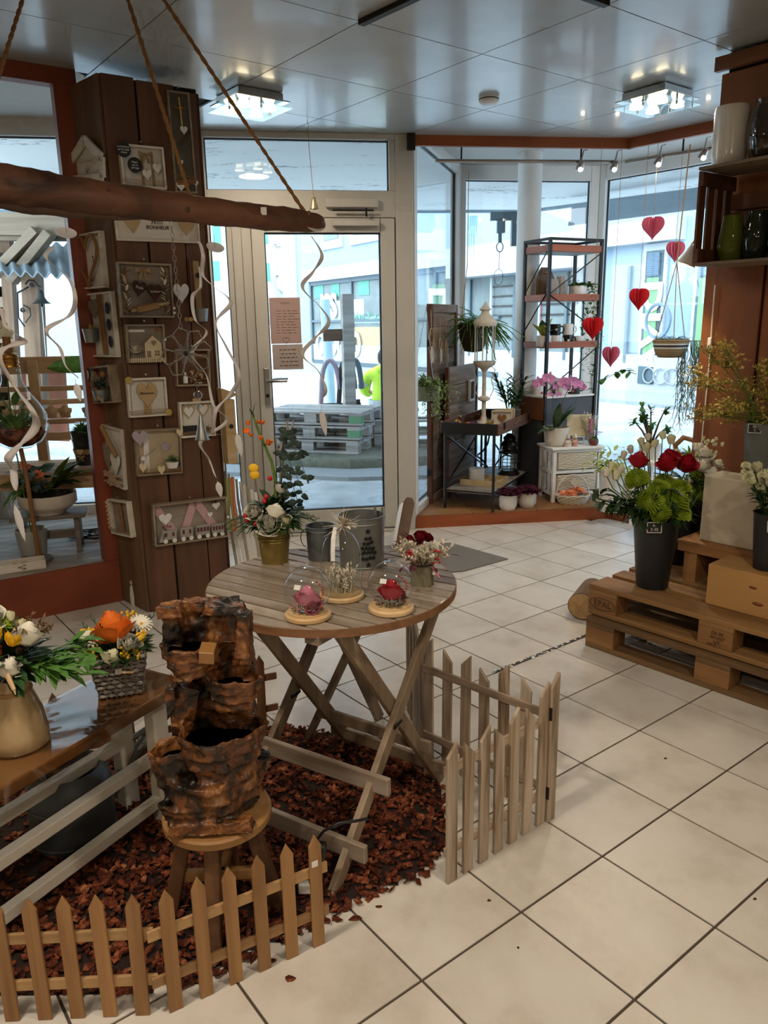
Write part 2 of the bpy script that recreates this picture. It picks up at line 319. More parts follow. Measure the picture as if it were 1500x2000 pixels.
def pane(nm, face, u0, u1, z0, z1, fr=None, mat=M_frame):
    h = holder(nm, face.o, face.th)
    MB().box(((u0+u1)/2, 0.012, (z0+z1)/2), (u1-u0, 0.008, z1-z0)).obj('glass_pane', M_pane, h)
    g = MB(); t = 0.007
    for a, b, c, d in ((u0, u1, z0, z0+t), (u0, u1, z1-t, z1), (u0, u0+t, z0+t, z1-t), (u1-t, u1, z0+t, z1-t)): g.box(((a+b)/2, 0.008, (c+d)/2), (b-a, 0.02, d-c))
    g.obj('gasket', M_gasket, h)
    if fr:
        for a, b, c, d in fr: MB().box(((a+b)/2, 0, (c+d)/2), (b-a, 0.075, d-c)).obj('window_frame', mat, h, bevel=0.004)
    return h
pane('window_1', DW, -1.312, -0.138, 2.305, 2.612)
pane('window_2', DW, -1.312, -1.205, 0.13, 2.14)
door = holder('door_1', DW.w(-1.05, 0), DW.th); W_, H_ = 0.945, 2.135
for u0, u1, z0, z1 in ((0, 0.085, 0.03, H_), (0.845, W_, 0.03, H_), (0.085, 0.845, 0.03, 0.18), (0.085, 0.845, 2.045, H_)):
    bx(u0+.003, u1-.003 if u1 > .9 else u1, z0, z1, -0.05, 0.03).obj('door_stile' if z1-z0 > 1 else 'door_rail', M_frame, door, bevel=0.004)
pd = bx(0.085, 0.845, 0.18, 2.045, -0.008, 0.0).obj('glass_pane', M_pane, door)
g = MB()
for a, b, c, d in ((.085, .845, .18, .188), (.085, .845, 2.037, 2.045), (.085, .092, .188, 2.037), (.838, .845, .188, 2.037)): g.box(((a+b)/2, -0.02, (c+d)/2), (b-a, 0.03, d-c))
g.obj('gasket', M_gasket, door)
hd = MB().box((0.055, -0.058, 1.06), (0.038, 0.012, 0.25)).obj('handle_plate', M_steel, door, bevel=0.006)
MB().tube([(0.055, -0.06, 1.1), (0.055, -0.11, 1.1), (0.07, -0.125, 1.1), (0.19, -0.125, 1.1)], 0.010, 10).obj('lever', M_steel, hd, smooth=60)
MB().tube([(0.055, -0.06, 1.0), (0.055, -0.078, 1.0)], 0.013, 12).obj('lock_cylinder', M_darkmetal, hd)
MB().tube([(0.10, -0.0, 1.1), (0.10, 0.06, 1.1), (0.2, 0.065, 1.1)], 0.009, 8).obj('outer_lever', M_steel, door, smooth=60)
cl = MB().box((0.68, -0.075, 2.10), (0.30, 0.045, 0.035)).box((0.66, -0.06, 2.225), (0.34, 0.045, 0.055)).obj('door_closer', M_frame, door, bevel=0.004)
MB().bar((0.53, -0.085, 2.178), (0.80, -0.085, 2.178), 0.012, 0.01).box((0.75, -0.09, 2.165), (0.012, 0.012, 0.05)).obj('closer_arm', M_darkmetal, cl)
# raised aluminium lines on the frame
for u in (-1.17, -1.11): MB().box((u, -0.037, 1.1), (0.004, 0.004, 2.16)).obj('frame_bead', M_steel, wf)
# ------------------------------------------------------------------ right display bay
BS = Face((0.2, 5.437), math.degrees(math.atan2(1.493, 0.46))); BB = Face((0.66, 6.93), 8.0); BR = Face((1.91, 7.105), -49.8)
bay = [(0.22, 5.44), (0.67, 6.93), (1.91, 7.105), (3.40, 5.34), (2.75, 4.46), (1.70, 5.64)]
struct(MB().slab(bay, 2.74, 2.80).obj('ceiling_bay', M_plaster))
pane('window_3', BS, 0.07, 1.47, 0.15, 2.66, [(0.0, 0.07, 0.0, 2.74), (1.47, 1.56, 0.0, 2.74), (0.07, 1.47, 2.66, 2.74), (0.07, 1.47, 0.0, 0.15)], M_white)
pane('window_4', BB, 0.07, 1.17, 0.15, 2.62, [(0.0, 0.07, 0, 2.74), (1.17, 1.26, 0, 2.74), (0.07, 1.17, 2.62, 2.74), (0.07, 1.17, 0, 0.15)], M_white)
pane('window_5', BR, 0.085, 2.2, 0.15, 2.62, [(0.0, 0.085, 0, 2.74), (2.2, 2.31, 0, 2.74), (0.085, 2.2, 2.62, 2.74), (0.085, 2.2, 0, 0.15)], M_white)
fb = struct(MB().slab(bay, 0.0, 0.085).obj('floor_bay', M_ply))
PF = Face((0.2, 5.437), 7.7); PFR = Face((1.70, 5.64), -48.5)
sdl = (-BS.u.y, BS.u.x, -BS.u.y*BS.o.x+BS.u.x*BS.o.y-.03)          # stay right of the side window
for k, (x0, x1) in enumerate(((0.02, 0.46), (0.465, 0.95), (0.955, 1.51))):
    for n0, n1 in ((-.012, .60), (.605, 1.35)):
        a, b = PF.w(x0, 0), PF.w(x1, 0); pl = clip([tuple(q.to_2d()) for q in (a-PF.n*n0, b-PF.n*n0, b-PF.n*n1, a-PF.n*n1)], *sdl)
        if len(pl) > 2: MB().slab(pl, 0.0855, 0.096).obj('deck_panel', M_ply if n0 < 0 else M_gboard, fb)
rp = [tuple(q.to_2d()) for q in (PFR.w(0, 0)+PFR.n*.012, PFR.w(1.35, 0)+PFR.n*.012, PFR.w(1.35, 0)-PFR.n*1.0, PFR.w(0.75, 0)-PFR.n*1.0)]
MB().slab(rp, 0.0855, 0.096).obj('deck_panel', M_ply, fb)
bxp = lambda face, u0, u1, z0, z1, n0, n1: [tuple(face.w(u, 0, n).to_2d()) for u, n in ((u0, n0), (u1, n0), (u1, n1), (u0, n1))]
struct(MB().slab(bxp(PF, 0.03, 1.515, 0, 0, 0.0, 0.022), 0.0, 0.085).slab(bxp(PFR, 0.0, 1.25, 0, 0, 0.0, 0.022), 0.0, 0.085).obj('baseboard_bay', M_orange))
struct(MB().slab(bxp(PF, 0.03, 1.53, 0, 0, -0.01, 0.022), 2.585, 2.652).slab(bxp(PF, 0.03, 1.53, 0, 0, -0.03, -0.012), 2.60, 2.74).slab(bxp(PFR, 0.0, 1.4, 0, 0, -0.03, -.012), 2.60, 2.74).slab(bxp(PFR, 0.0, 1.4, 0, 0, -0.01, 0.022), 2.585, 2.652).obj('trim_4', M_orange))
pc = aty(1031, 500, 6.49)
pil = MB().lathe([(0.094, 0.0), (0.094, 2.74)], 32, TR(pc.x, 6.49, 0))
struct(pil.obj('wall_pillar', M_white, smooth=40))
# ------------------------------------------------------------------ left display bay
LF = Face((-1.46, 4.015), 34)
lb = [tuple(LF.w(-2.6, 0).to_2d()), tuple(LF.w(0, 0).to_2d()), tuple(DW.w(-1.62, 0, .05).to_2d()), tuple(DW.w(-3.75, 0, .05).to_2d())]
fl_l = struct(MB().slab(lb, 0.0, 0.225).obj('floor_window_bay', M_black))
for k in range(14):
    n0 = -0.005-k*0.105; pl = [tuple(LF.w(u, 0, n).to_2d()) for u, n in ((-2.5, n0), (0.6, n0), (0.6, n0-0.100), (-2.5, n0-0.1))]
    pl = clip(pl, dwn[0], dwn[1], dwn[2]-0.05)
    if len(pl) > 2: pl = clip(pl, *( [0.978, -0.208, -1.462*0.978-4.015*0.208] if False else [1.0, 0.0, -1.40]))
    if len(pl) > 2: MB().slab(pl, 0.2255, 0.242).obj('deck_board', M_gboard, fl_l)
struct(MB().slab(bxp(LF, -2.6, 0.0, 0, 0, 0.0, 0.02), 0.0, 0.236).obj('baseboard_left', M_redx))
struct(MB().slab(bxp(LF, -0.075, 0.03, 0, 0, -0.05, 0.015), 0.236, 2.575).obj('trim_5', M_red))
struct(MB().slab(bxp(LF, -2.6, 0.03, 0, 0, -0.05, 0.02), 2.575, 2.66).obj('trim_6', M_redx))
struct(MB().slab([tuple(LF.w(-2.6, 0).to_2d()), tuple(LF.w(0.1, 0).to_2d()), tuple(DW.w(-1.45, 0).to_2d()), tuple(DW.w(-3.8, 0).to_2d())], 2.70, 2.76).obj('ceiling_left', M_plaster))
pane('window_6', DW, -3.7, -1.62, 0.30, 2.60, [(-3.75, -1.45, 0.0, 0.30), (-3.75, -1.45, 2.60, 2.72), (-1.62, -1.40, 0.30, 2.60)], M_white)
# ------------------------------------------------------------------ plank-clad column
CF = Face((-1.250, 3.803), 33); CL = Face((-1.462, 4.015), -45)       # its front and its left face
colm = struct(MB().slab([tuple(CF.w(.012, 0, -.015).to_2d()), tuple(CF.w(.46, 0, -.015).to_2d()), (-0.98, 4.42), (-1.25, 4.45), tuple(CL.w(0.012, 0, -.015).to_2d())], 0, 2.57).obj('wall_column', M_black))
for u0, u1, n, z1 in ((0.012, 0.160, 0, 2.577), (0.170, 0.345, 0, 2.57), (0.352, 0.47, -.006, 2.55)):
    MB().slab(bxp(CF, u0, u1, 0, 0, n-.02, n), 0.001, z1).obj('plank', M_plank, colm, bevel=0.003)
MB().slab(bxp(CL, 0.0, 0.288, 0, 0, -.02, 0), 0.001, 2.577).obj('plank', M_plankg, colm, bevel=0.003)
p0, p1 = CF.w(.47, 0, -.006), CF.w(.47, 0, -.20)
MB().slab([tuple(q.to_2d()) for q in (p0, p0-CF.u*.02, p1-CF.u*.02, p1)], 0.001, 2.55).obj('plank', M_plank, colm, bevel=0.003)
# ------------------------------------------------------------------ brown board wall at the right
RF = Face((1.6, 3.93), -52.3)
rw = struct(MB().slab(bxp(RF, 0.02, 1.9, 0, 0, -.12, -.025), 0, 2.65).obj('wall_boards', M_black))
for u0, u1, n, z0, z1 in ((0.0, 0.285, 0, 0.001, 2.56), (0.292, 0.60, -.012, 0.001, 2.56), (0.607, 0.95, -.004, .001, 2.56), (0.957, 1.4, -.008, .001, 2.56)):
    MB().slab(bxp(RF, u0, u1, 0, 0, n-.02, n), z0, z1).obj('board', M_rwall, rw, bevel=0.003)
M_rwx = wood('warm_brown_crosspiece', '8a5530', '5d3419', 'X', 6, 0.5, 0.1, lo=0.25, hi=0.75, bump=0.1)
t_ = MB().box((0.45, -0.012, 0.022), (0.95, 0.03, 0.06)).obj('board', M_rwx, rw); t_.location = RF.w(0, 2.58); t_.rotation_euler.z = RF.th
# ================================================================== outside
BF = Face((-2.34, 25.0), -58.7)
def gzz(x, y):
    n = (Vector((x, y, 0))-BF.o).dot(BF.n); t = max(0, min(1, (n-1.5)/4.5)); return .17-.24*t*t*(3-2*t)
def street_mat():
    k = N('wet_asphalt'); k.set(0.35); v = k.coords((1, 1, 1), rand=False); a = k.noise(v, 1.6, 5); b = k.noise(v, 60, 3); k.vary(k.ramp(a, [(0.3, '8f9496'), (0.55, 'bcc1c2'), (0.7, 'dadedf')]), 0)
    rr = k.n('ShaderNodeMapRange'); rr.inputs['From Min'].default_value = .4; rr.inputs['From Max'].default_value = .62; rr.inputs['To Min'].default_value = 0.6; rr.inputs['To Max'].default_value = 0.12; k.l(a, rr.inputs['Value']); k.l(rr.outputs[0], k.b.inputs['Roughness']); k.bump(b, 0.1, 0.002); return k.m
M_street = street_mat()
M_pave = flat('pale_paving', '8f9496', 0.8, nz=0.2, nscale=60)
M_bluewall = flat('pale_blue_render', '8799ab', 0.9, nz=0.02)
M_cream = flat('cream_stone', 'aaa28e', 0.9, nz=0.04); M_lgreen = flat('green_shutter', '4f8a78', 0.7); M_stonew = flat('white_stone', 'a9aeb0', 0.85, nz=0.05)
M_shop = flat('shop_interior', '6d7573', 0.8, nz=0.2, nscale=3); M_shutter = flat('grey_blue_shutter', '6b7c8a', 0.6); M_banner = flat('green_banner', '6e9668', 0.7); M_slate = flat('slate_blue_metal', '3f5158', 0.5)
M_letter = flat('white_lettering', 'f4f6f6', 0.5, nz=0.01)
gm = MB(); ys = [5.3, 6.2, 7, 8, 9, 10, 11, 12, 13, 14.5, 16, 18, 20, 24, 30, 60]; xs = [-45, -6, -3.5, -2, -1, 0, 1, 2, 3, 4, 5, 6, 7, 8, 9, 11, 14, 45]
def front(y, x): return y if y > 5.4 else (5.40+0.149*(x-.2) if x < 1.8 else max(2.5, 6.5-1.19*(x-1.7)))
gm.add([(x, front(y, x)+0.05 if y < 5.4 else max(y, front(5.3, x)+.1), gzz(x, max(y, front(5.3, x)+.1))) for y in ys for x in xs], [(i*len(xs)+j, i*len(xs)+j+1, (i+1)*len(xs)+j+1, (i+1)*len(xs)+j) for i in range(len(ys)-1) for j in range(len(xs)-1)])
xs2 = [3.6, 4.5, 5.5, 6.5, 7.5, 8.5, 9.5, 11, 13, 16, 20]; gm.add([(x+dx, y, gzz(x+dx, y)) for y, dx in ((7, 0), (5, 0), (3, .6), (1, 2.0), (-1, 3.5), (-4, 5.5)) for x in xs2], [(i*11+j, (i+1)*11+j, (i+1)*11+j+1, i*11+j+1) for i in range(5) for j in range(10)])
struct(gm.obj('ground_street', M_street))
# far pavement and cobbled strip along the blue building
pv = MB(); pv.slab(bxp(BF, -6, 40, 0, 0, 0.0, 1.5), 0.10, 0.22); struct(pv.obj('ground_pavement', M_pave))
bb = thing('corner_building', 'pale blue rendered building with shop window and shutters across the street', 'building', BF.o, BF.th)
def bpart(nm, u0, u1, z0, z1, mat, n0=0.0, n1=0.25, par=None, bevel=0): return MB().box(((u0+u1)/2, -(n0+n1)/2, (z0+z1)/2), (u1-u0, n1-n0, z1-z0)).obj(nm, mat, par or bb)
bpart('wall', -1.6, 42, 0.2, 11, M_bluewall, -3, 0)
bpart('quoin_strip', -1.6, -0.55, 0.2, 11, M_stonew, 0, 0.06)
for k in range(14): bpart('quoin_joint', -1.62, -0.75, 0.9+k*0.55, 0.93+k*0.55, M_pave, 0.06, 0.07)
bpart('plinth', -1.6, 42, 0.2, 0.85, M_stonew, 0, 0.08)
def BU(x, y): return BF.uv(x, y)
# cornice and shop window seen through the door
u0 = BU(612, 600)[0]; u1 = BU(905, 600)[0]; zc = BU(612, 548)[1]
bpart('cornice', u0-.2, 14, zc-0.05, zc+0.30, M_stonew, 0, 0.25)
sz0 = BU(640, 707)[1]; wn = bpart('shop_window', u0, u0+9.0, sz0, zc-0.1, M_shop, 0, 0.03)
for a, b, c, d in ((u0-.06, u0+.06, sz0, zc-.05), (u0+2.55, u0+2.62, sz0, zc-.1), (u0+4.6, u0+4.75, sz0, zc-.1), (u0+6.6, u0+6.7, sz0, zc-.1), (u0, u0+9, zc-.16, zc-.05), (u0, u0+9, sz0-.05, sz0+.06), (u0, u0+9, (sz0+zc)/2-.03, (sz0+zc)/2+.03)):
    bpart('window_bar', a, b, c, d, M_slate, 0.03, 0.10, wn)
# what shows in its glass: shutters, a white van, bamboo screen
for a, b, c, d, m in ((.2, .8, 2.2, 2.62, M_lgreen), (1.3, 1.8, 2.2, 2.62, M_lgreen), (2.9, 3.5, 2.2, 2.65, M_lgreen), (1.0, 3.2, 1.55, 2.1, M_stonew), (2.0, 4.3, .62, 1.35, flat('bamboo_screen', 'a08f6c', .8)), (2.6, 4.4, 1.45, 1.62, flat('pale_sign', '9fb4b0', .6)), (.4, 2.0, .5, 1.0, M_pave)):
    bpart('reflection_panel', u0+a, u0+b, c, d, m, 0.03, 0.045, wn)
fa = math.pi/2
def btext(s, x, y, size, sx=1, mat=M_letter, bold=0.0, n=0.11, ext=0.01, rot=None):
    u, z = BU(x, y); t = text('lettering', s, size, mat, wn, (u, -n, z), rot or (fa, 0, 0), ext, sx, bold=bold); return t
btext('ISS', 648, 600, 0.92, 0.95, bold=0.035); btext('GROUND', 665, 674, 0.95, 0.66, bold=0.03); btext('Le Carioca', 716, 617, 0.26, 1.6, M_lgreen, n=.12).scale.x = -1.7
# upper window in the blue wall, basement vents
for x0, y0, x1, y1 in ((636, 440, 664, 471), (692, 440, 735, 460)):
    a, b = BU(x0, y1), BU(x1, y0); fr = bpart('upper_window', a[0]-.18, b[0]+.18, a[1]-.25, a[1]+1.7, M_stonew, 0, 0.06); bpart('shutter', a[0], b[0], a[1], a[1]+1.6, M_shutter, .06, .09, fr)
for x0, y0, x1, y1 in ((648, 717, 662, 738), (706, 722, 722, 748)):
    a, b = BU(x0, y1), BU(x1, y0); v = bpart('vent', a[0], b[0], a[1]+.05, b[1], M_pave, .08, .1); bpart('grille', a[0]+.1, b[0]-.1, a[1]+.1, b[1]-.05, M_darkmetal, .1, .11, v)
# shuttered windows with green banners seen through the right bay
for x0, x1 in ((1256, 1300), (1356, 1400)):
    a, b = BU(x0, 698), BU(x1, 488); fr = bpart('tall_window', a[0]-.08, b[0]+.08, a[1]-.08, b[1]+.12, M_stonew, 0, 0.05)
    bpart('window_lining', a[0]-.02, b[0]+.02, a[1], b[1], M_slate, .05, .06, fr); zm = BU(x0, 544)[1]
    bpart('banner', a[0]+.04, b[0]-.04, a[1]+.03, zm, M_banner, .06, .075, fr)
    for k in range(12): MB().box(((a[0]+b[0])/2, -.085, zm+.05+k*(b[1]-zm-.08)/12), (b[0]-a[0]-.08, .02, .055), rx=0.6).obj('slat', M_shutter, fr)
t = text('lettering', 'DIVA', 0.50, M_letter, bb, (BU(1282, 600)[0], -.09, BU(1282, 640)[1]), (fa, -fa, 0), .005, -1.35, bold=.02)
ring = MB().tube([(math.cos(t)*.24, 0, math.sin(t)*.27) for t in [2*math.pi*i/28 for i in range(29)]], .03, 6); r_ = ring.obj('sign_ring', M_shutter, bb, smooth=60); r_.location = (BU(1308, 626)[0], -.3, BU(1308, 626)[1])
a, b = BU(1252, 748), BU(1284, 716); v = bpart('vent', a[0], b[0], a[1], b[1], M_slate, .08, .1)
for k in range(3): MB().tube([(math.cos(t)*(.12+.03*k), 0, math.sin(t)*.13) for t in [2*math.pi*i/14 for i in range(15)]], .014, 5).obj('scroll', M_pave, v).location = (a[0]+.25+.25*k, -.12, (a[1]+b[1])/2)
for a_, b_ in ((1178, 1192),): pass
# wall panels between bay window and shop, red poster
a, b = BU(1040, 660), BU(1062, 560); bpart('red_poster', a[0], b[0], a[1], b[1], flat('red_poster', 'b5564a', .7), 0.04, .06)
u2 = BU(905, 600)[0]
bpart('shop_awning', u2, BU(1150, 600)[0], BU(909, 545)[1], BU(909, 530)[1]+.35, M_stonew, 0, .5)
w2 = bpart('shop_window', u2+.3, BU(1150, 600)[0], .7, BU(909, 548)[1], M_shop, 0, .03)
for k in range(7): bpart('window_bar', u2+.3+k*.75, u2+.36+k*.75, .7, BU(909, 548)[1], M_stonew if k % 2 else M_slate, .03, .09, w2)
for k in range(4): bpart('hanging_rail', u2+1.0, u2+3.6, 1.55+k*.2, 1.58+k*.2, M_darkmetal, .03, .06, w2)
# a building standing along the left of the street
lh = thing('stone_house', 'cream stone house with green shutters and carved window surrounds beyond the street', 'house', (-8.0, 41, 0), math.radians(6))
def hp(nm, u0, u1, z0, z1, mat, n0, n1, par=None): return MB().box(((u0+u1)/2, -(n0+n1)/2, (z0+z1)/2), (u1-u0, n1-n0, z1-z0)).obj(nm, mat, par or lh)
HF = Face((-8.0, 41), 6)
hp('wall', -10, 4.6, 0, 16, M_stonew, -2, 0); hp('garage_roof', 0.5, 4.2, 1.5, 2.7, M_pave, 0, .6); hp('garage_wall', 0.5, 4.2, 0, 1.5, M_stonew, 0, .5)
for x0, y0, x1, y1 in ((551, 492, 566, 521), (553, 420, 566, 464)):
    a, b = HF.uv(x0, y1), HF.uv(x1, y0); fr = hp('window_surround', a[0]-.2, b[0]+.2, a[1]-.3, b[1]+.35, M_cream, 0, .15); hp('pane', a[0], b[0], a[1], b[1], M_slate, .15, .17, fr); hp('mullion', (a[0]+b[0])/2-.03, (a[0]+b[0])/2+.03, a[1], b[1], M_letter, .17, .2, fr); hp('sill', a[0]-.35, b[0]+.35, a[1]-.45, a[1]-.3, M_cream, 0, .35, fr); hp('lintel', a[0]-.35, b[0]+.35, b[1]+.35, b[1]+.5, M_cream, 0, .35, fr)
for x0, y0, x1, y1 in ((518, 514, 526, 549), (514, 440, 522, 476), (417, 510, 428, 548), (417, 440, 430, 478)):
    a, b = HF.uv(x0, y1), HF.uv(x1, y0); hp('shutter', a[0], b[0], a[1], b[1], M_lgreen, 0, .08)
a = HF.uv(560, 545); MB().lathe([(0, 0), (.55, 0), (.5, .2), (0, .2)], 20, TR(a[0], -.2, a[1]-.2, math.pi/2)).obj('arch_ornament', M_cream, lh)
# ------------------------------------------------------------------ canopy over the shop front
can = [(-12, 3.4), (-3.6, 4.97), (0.2, 5.50), (0.62, 7.02), (1.95, 7.20), (3.55, 5.3), (8, -1.5), (10, .4), (3.4, 8.7), (1.85, 10.2), (-12, 8.6)]
cp_ = struct(MB().slab(can, 2.80, 3.0).obj('ceiling_canopy', M_peel))
M_fas = flat('blue_grey_fascia', '8596a0', 0.6)
for (a, b) in (((-12, 8.6), (1.85, 10.2)), ((1.85, 10.2), (3.4, 8.7)), ((3.4, 8.7), (10, .4))):
    MB().bar((a[0], a[1], 2.90), (b[0], b[1], 2.90), .06, .26).obj('canopy_edge', M_fas, cp_)
MB().bar((2.2, 9.2, 2.62), (9.4, .35, 2.62), .10, .16).bar((2.1, 9.0, 2.50), (9.3, .2, 2.50), .03, .05).obj('awning_cassette', M_fas, cp_)
ap = aty(985, 425, 8.6)
MB().box((0, 0, .02), (.42, .10, .12)).box((.16, 0, -.2), (.10, .14, .42)).box((-.05, 0, -.12), (.12, .10, .2)).tube([(-.06, 0, -.2), (-.06, 0, -.36)], .03, 8).tube([(-.06+.05*math.cos(t), 0, -.42+.07*math.sin(t)) for t in [i*.5 for i in range(14)]], .01, 5).tube([(-.06, 0, -.48), (-.07, 0, -.75)], .006, 5).tube([(-.07+.07*math.cos(t), 0, -.86+.12*math.sin(t)) for t in [i*.5 for i in range(14)]], .006, 5).obj('awning_bracket', M_slate, cp_, bevel=.004).matrix_local = Matrix.Translation(ap) @ Matrix.Scale(.7, 4)
for k in range(4):
    q = aty(917+k*4.5, 432, 10.0); q.z = 2.72; MB().tube([q, q-Vector((0, 0, uni(.12, .5)))], [.02, .004], 5).obj('icicle', glass('ice', 'dfeaf0'), cp_)
ds = aty(985, 400, 7.9); MB().lathe([(0, 0), (.07, 0), (.09, .02), (.1, .02)], 18, TR(ds.x, ds.y, 2.775)).obj('soffit_lamp', glow('soffit_glow', 'fff4e0', 6), cp_)
# ------------------------------------------------------------------ kerb, pallets, post, table by the kerb
M_moss = flat('mossy_stone', '6f7163', 0.95, nz=0.35, nscale=14, bump=0.5)
M_palo = wood('bleached_pallet_wood', 'b8b4ae', '7c7872', 'X', 10, .8, .15)
M_pgreen = flat('green_paint', '4f8a63', .7, nz=.1)
kb = [(-3.3, 8.95), (-0.35, 8.05), (0.35, 8.15), (0.62, 8.25), (0.7, 9.35), (-3.3, 9.7)]
struct(MB().slab(kb, -.14, 0.06).obj('ground_kerb', M_moss, bevel=.03))
struct(MB().slab([(-3.5, 8.5), (-.35, 7.55), (.4, 7.6), (.75, 7.75), (.72, 8.22), (.35, 8.1), (-.35, 8.0), (-3.3, 8.9)], -.12, -.035).obj('ground_edging', M_pave))
def pallet(nm, label, loc, rz, group, cols, mat, cat='pallet', L=1.2, D=0.8, blockmat=None):
    t = thing(nm, label, cat, loc, rz, group)
    bmat = blockmat or mat
    for ny, y in enumerate((0.05, D/2, D-.05)):
        MB().box((L/2, y, .011), (L, .1 if y != D/2 else .145, .022)).obj('skid_board', mat, t, bevel=.003)
        for nx, x in enumerate((.0725, L/2, L-.0725)): MB().box((x, y, .061), (.145, .1 if y != D/2 else .145, .078)).obj('block', cols.get((nx, ny), bmat), t, bevel=.003)
    for x in (.0725, L/2, L-.0725): MB().box((x, D/2, .111), (.145, D, .022)).obj('stringer', mat, t, bevel=.003)
    for y, wd in ((.0725, .145), (.235, .1), (D/2, .145), (D-.235, .1), (D-.0725, .145)): MB().box((L/2, y, .133), (L, wd, .022)).obj('deck_board', mat, t, bevel=.003)
    return t
for k, (lab, gcol) in enumerate((('lowest grey pallet of the stack outside the glass door', {}), ('middle grey pallet of the stack outside the glass door', {(0, 0): M_pgreen, (2, 0): M_pgreen}), ('topmost grey pallet of the stack outside the glass door', {(0, 0): M_pgreen, (2, 0): M_pgreen}))):
    pallet('pallet', lab, (-1.42+k*.02, 8.72, 0.06+k*.156), math.radians(-17), 'pallets stacked outside', gcol, M_palo)
for k in range(2): pallet('pallet', ['bare brown pallet on the kerb behind the green-blocked stack', 'bare brown pallet above it beside the grey post'][k], (-.10, 8.9, .06+k*.156), math.radians(-3), 'pallets stacked outside', {}, M_palo, L=.9, D=.42)
po = aty(683, 800, 9.4)
ps = thing('wooden_post', 'weathered square grey post behind the outdoor pallets', 'post', (po.x+.0, 9.4, -.1), .3)
MB().box((0, 0, .95), (.14, .12, 1.9)).obj('shaft', M_palo, ps, bevel=.006); MB().box((-.13, -.0, 1.43), (.34, .03, .14)).obj('crossbar', wood('brown_crossbar', '7a5c48', '4d382c', 'X'), ps); MB().box((.1, .0, .62), (.06, .05, .08)).obj('hook_block', M_darkmetal, ps)
bp = fl(640, 760, 0); tag(MB().tube([aty(634, 585, 11.2), aty(648, 800, 11.2)], .07, 12).obj('street_pole', flat('pale_blue_pole', 'a9c3d2', .5), smooth=60), 'pale blue street pole behind the outdoor pallets', 'pole')
sl = thing('scrap_sled', 'purple-grey curved steel loops standing behind the outdoor pallets', 'metalwork', aty(655, 775, 10.3))
M_mauve = flat('mauve_paint', '8c7f8c', .5)
for x, m, r in ((-.06, M_mauve, .12), (.16, M_darkmetal, .10), (.27, M_slate, .08)):
    MB().tube([(x+r*math.cos(t), 0, .1+.38*math.sin(t)) for t in [math.pi*i/12 for i in range(13)]]+[(x-r-.03, 0, -.25)], .035, 8).obj('loop', m, sl, smooth=60)
MB().tube([(-.2, 0, -.1), (.34, 0, -.1)], .02, 6).obj('rail', M_darkmetal, sl)
tb = thing('garden_table', 'black slatted metal table beside the pallets outside', 'table', (.12, 9.75, -.08), -.1)
for k in range(4): MB().box((.3, -.16+k*.09, .66), (.8, .05, .015)).obj('slat', M_slate, tb)
for x in (-.05, .65):
    for y in (-.16, .12): MB().bar((x, y, 0), (x, y, .65), .025, .025, (1, 0, 0)).obj('leg', M_iron, tb)
MB().bar((-.05, -.16, .2), (.65, -.16, .2), .02, .02).obj('stretcher', M_iron, tb)
# the person in the hi-vis jacket, seated with the back to the shop
pe = aty(752, 800, 10.5); px_, py_ = pe.x, 10.5
pr_ = thing('person', 'person in lime yellow hooded safety jacket seated outside behind the door glass', 'person', (px_, py_, -.1), math.radians(-12)); pr_.scale = (1.0,)*3
M_lime = flat('lime_safety_fabric', 'c9ef4a', .8, nz=.08, nscale=30); M_silver = flat('reflective_tape', 'aeb6b4', .35, .3); M_hair = flat('dark_hair', '2a221d', .7); M_skin = flat('skin', 'b98567', .5, sss=.1); M_trou = flat('dark_trousers', '2c3540', .8)
def skin(nm, mat, par, verts, edges, sub=2):
    me = bpy.data.meshes.new(nm); me.from_pydata([v[0] for v in verts], edges, []); o = bpy.data.objects.new(nm, me); COL.objects.link(o); o.parent = par
    sk = o.modifiers.new('skin', 'SKIN'); sk.use_smooth_shade = True; o.modifiers.new('sub', 'SUBSURF').levels = sub; o.modifiers['sub'].render_levels = sub
    lay = me.skin_vertices[0].data if me.skin_vertices else None
    for i, (_, r) in enumerate(verts): lay[i].radius = r if isinstance(r, tuple) else (r, r)
    lay[0].use_root = True; me.materials.append(mat); return o
def skinmesh(nm, mat, par, verts, edges, sub=2):
    import bmesh
    me = bpy.data.meshes.new(nm); bm = bmesh.new(); ly = bm.verts.layers.skin.verify(); vv = []
    for k, (c, r) in enumerate(verts):
        v = bm.verts.new(c); v[ly].radius = r if isinstance(r, tuple) else (r, r); v[ly].use_root = (k == 0); vv.append(v)
    for a, b in edges: bm.edges.new((vv[a], vv[b]))
    bm.to_mesh(me); bm.free(); o = bpy.data.objects.new(nm, me); COL.objects.link(o); o.parent = par; me.materials.append(mat)
    sk = o.modifiers.new('skin', 'SKIN'); sk.use_smooth_shade = True; s2 = o.modifiers.new('sub', 'SUBSURF'); s2.levels = sub; s2.render_levels = sub; return o
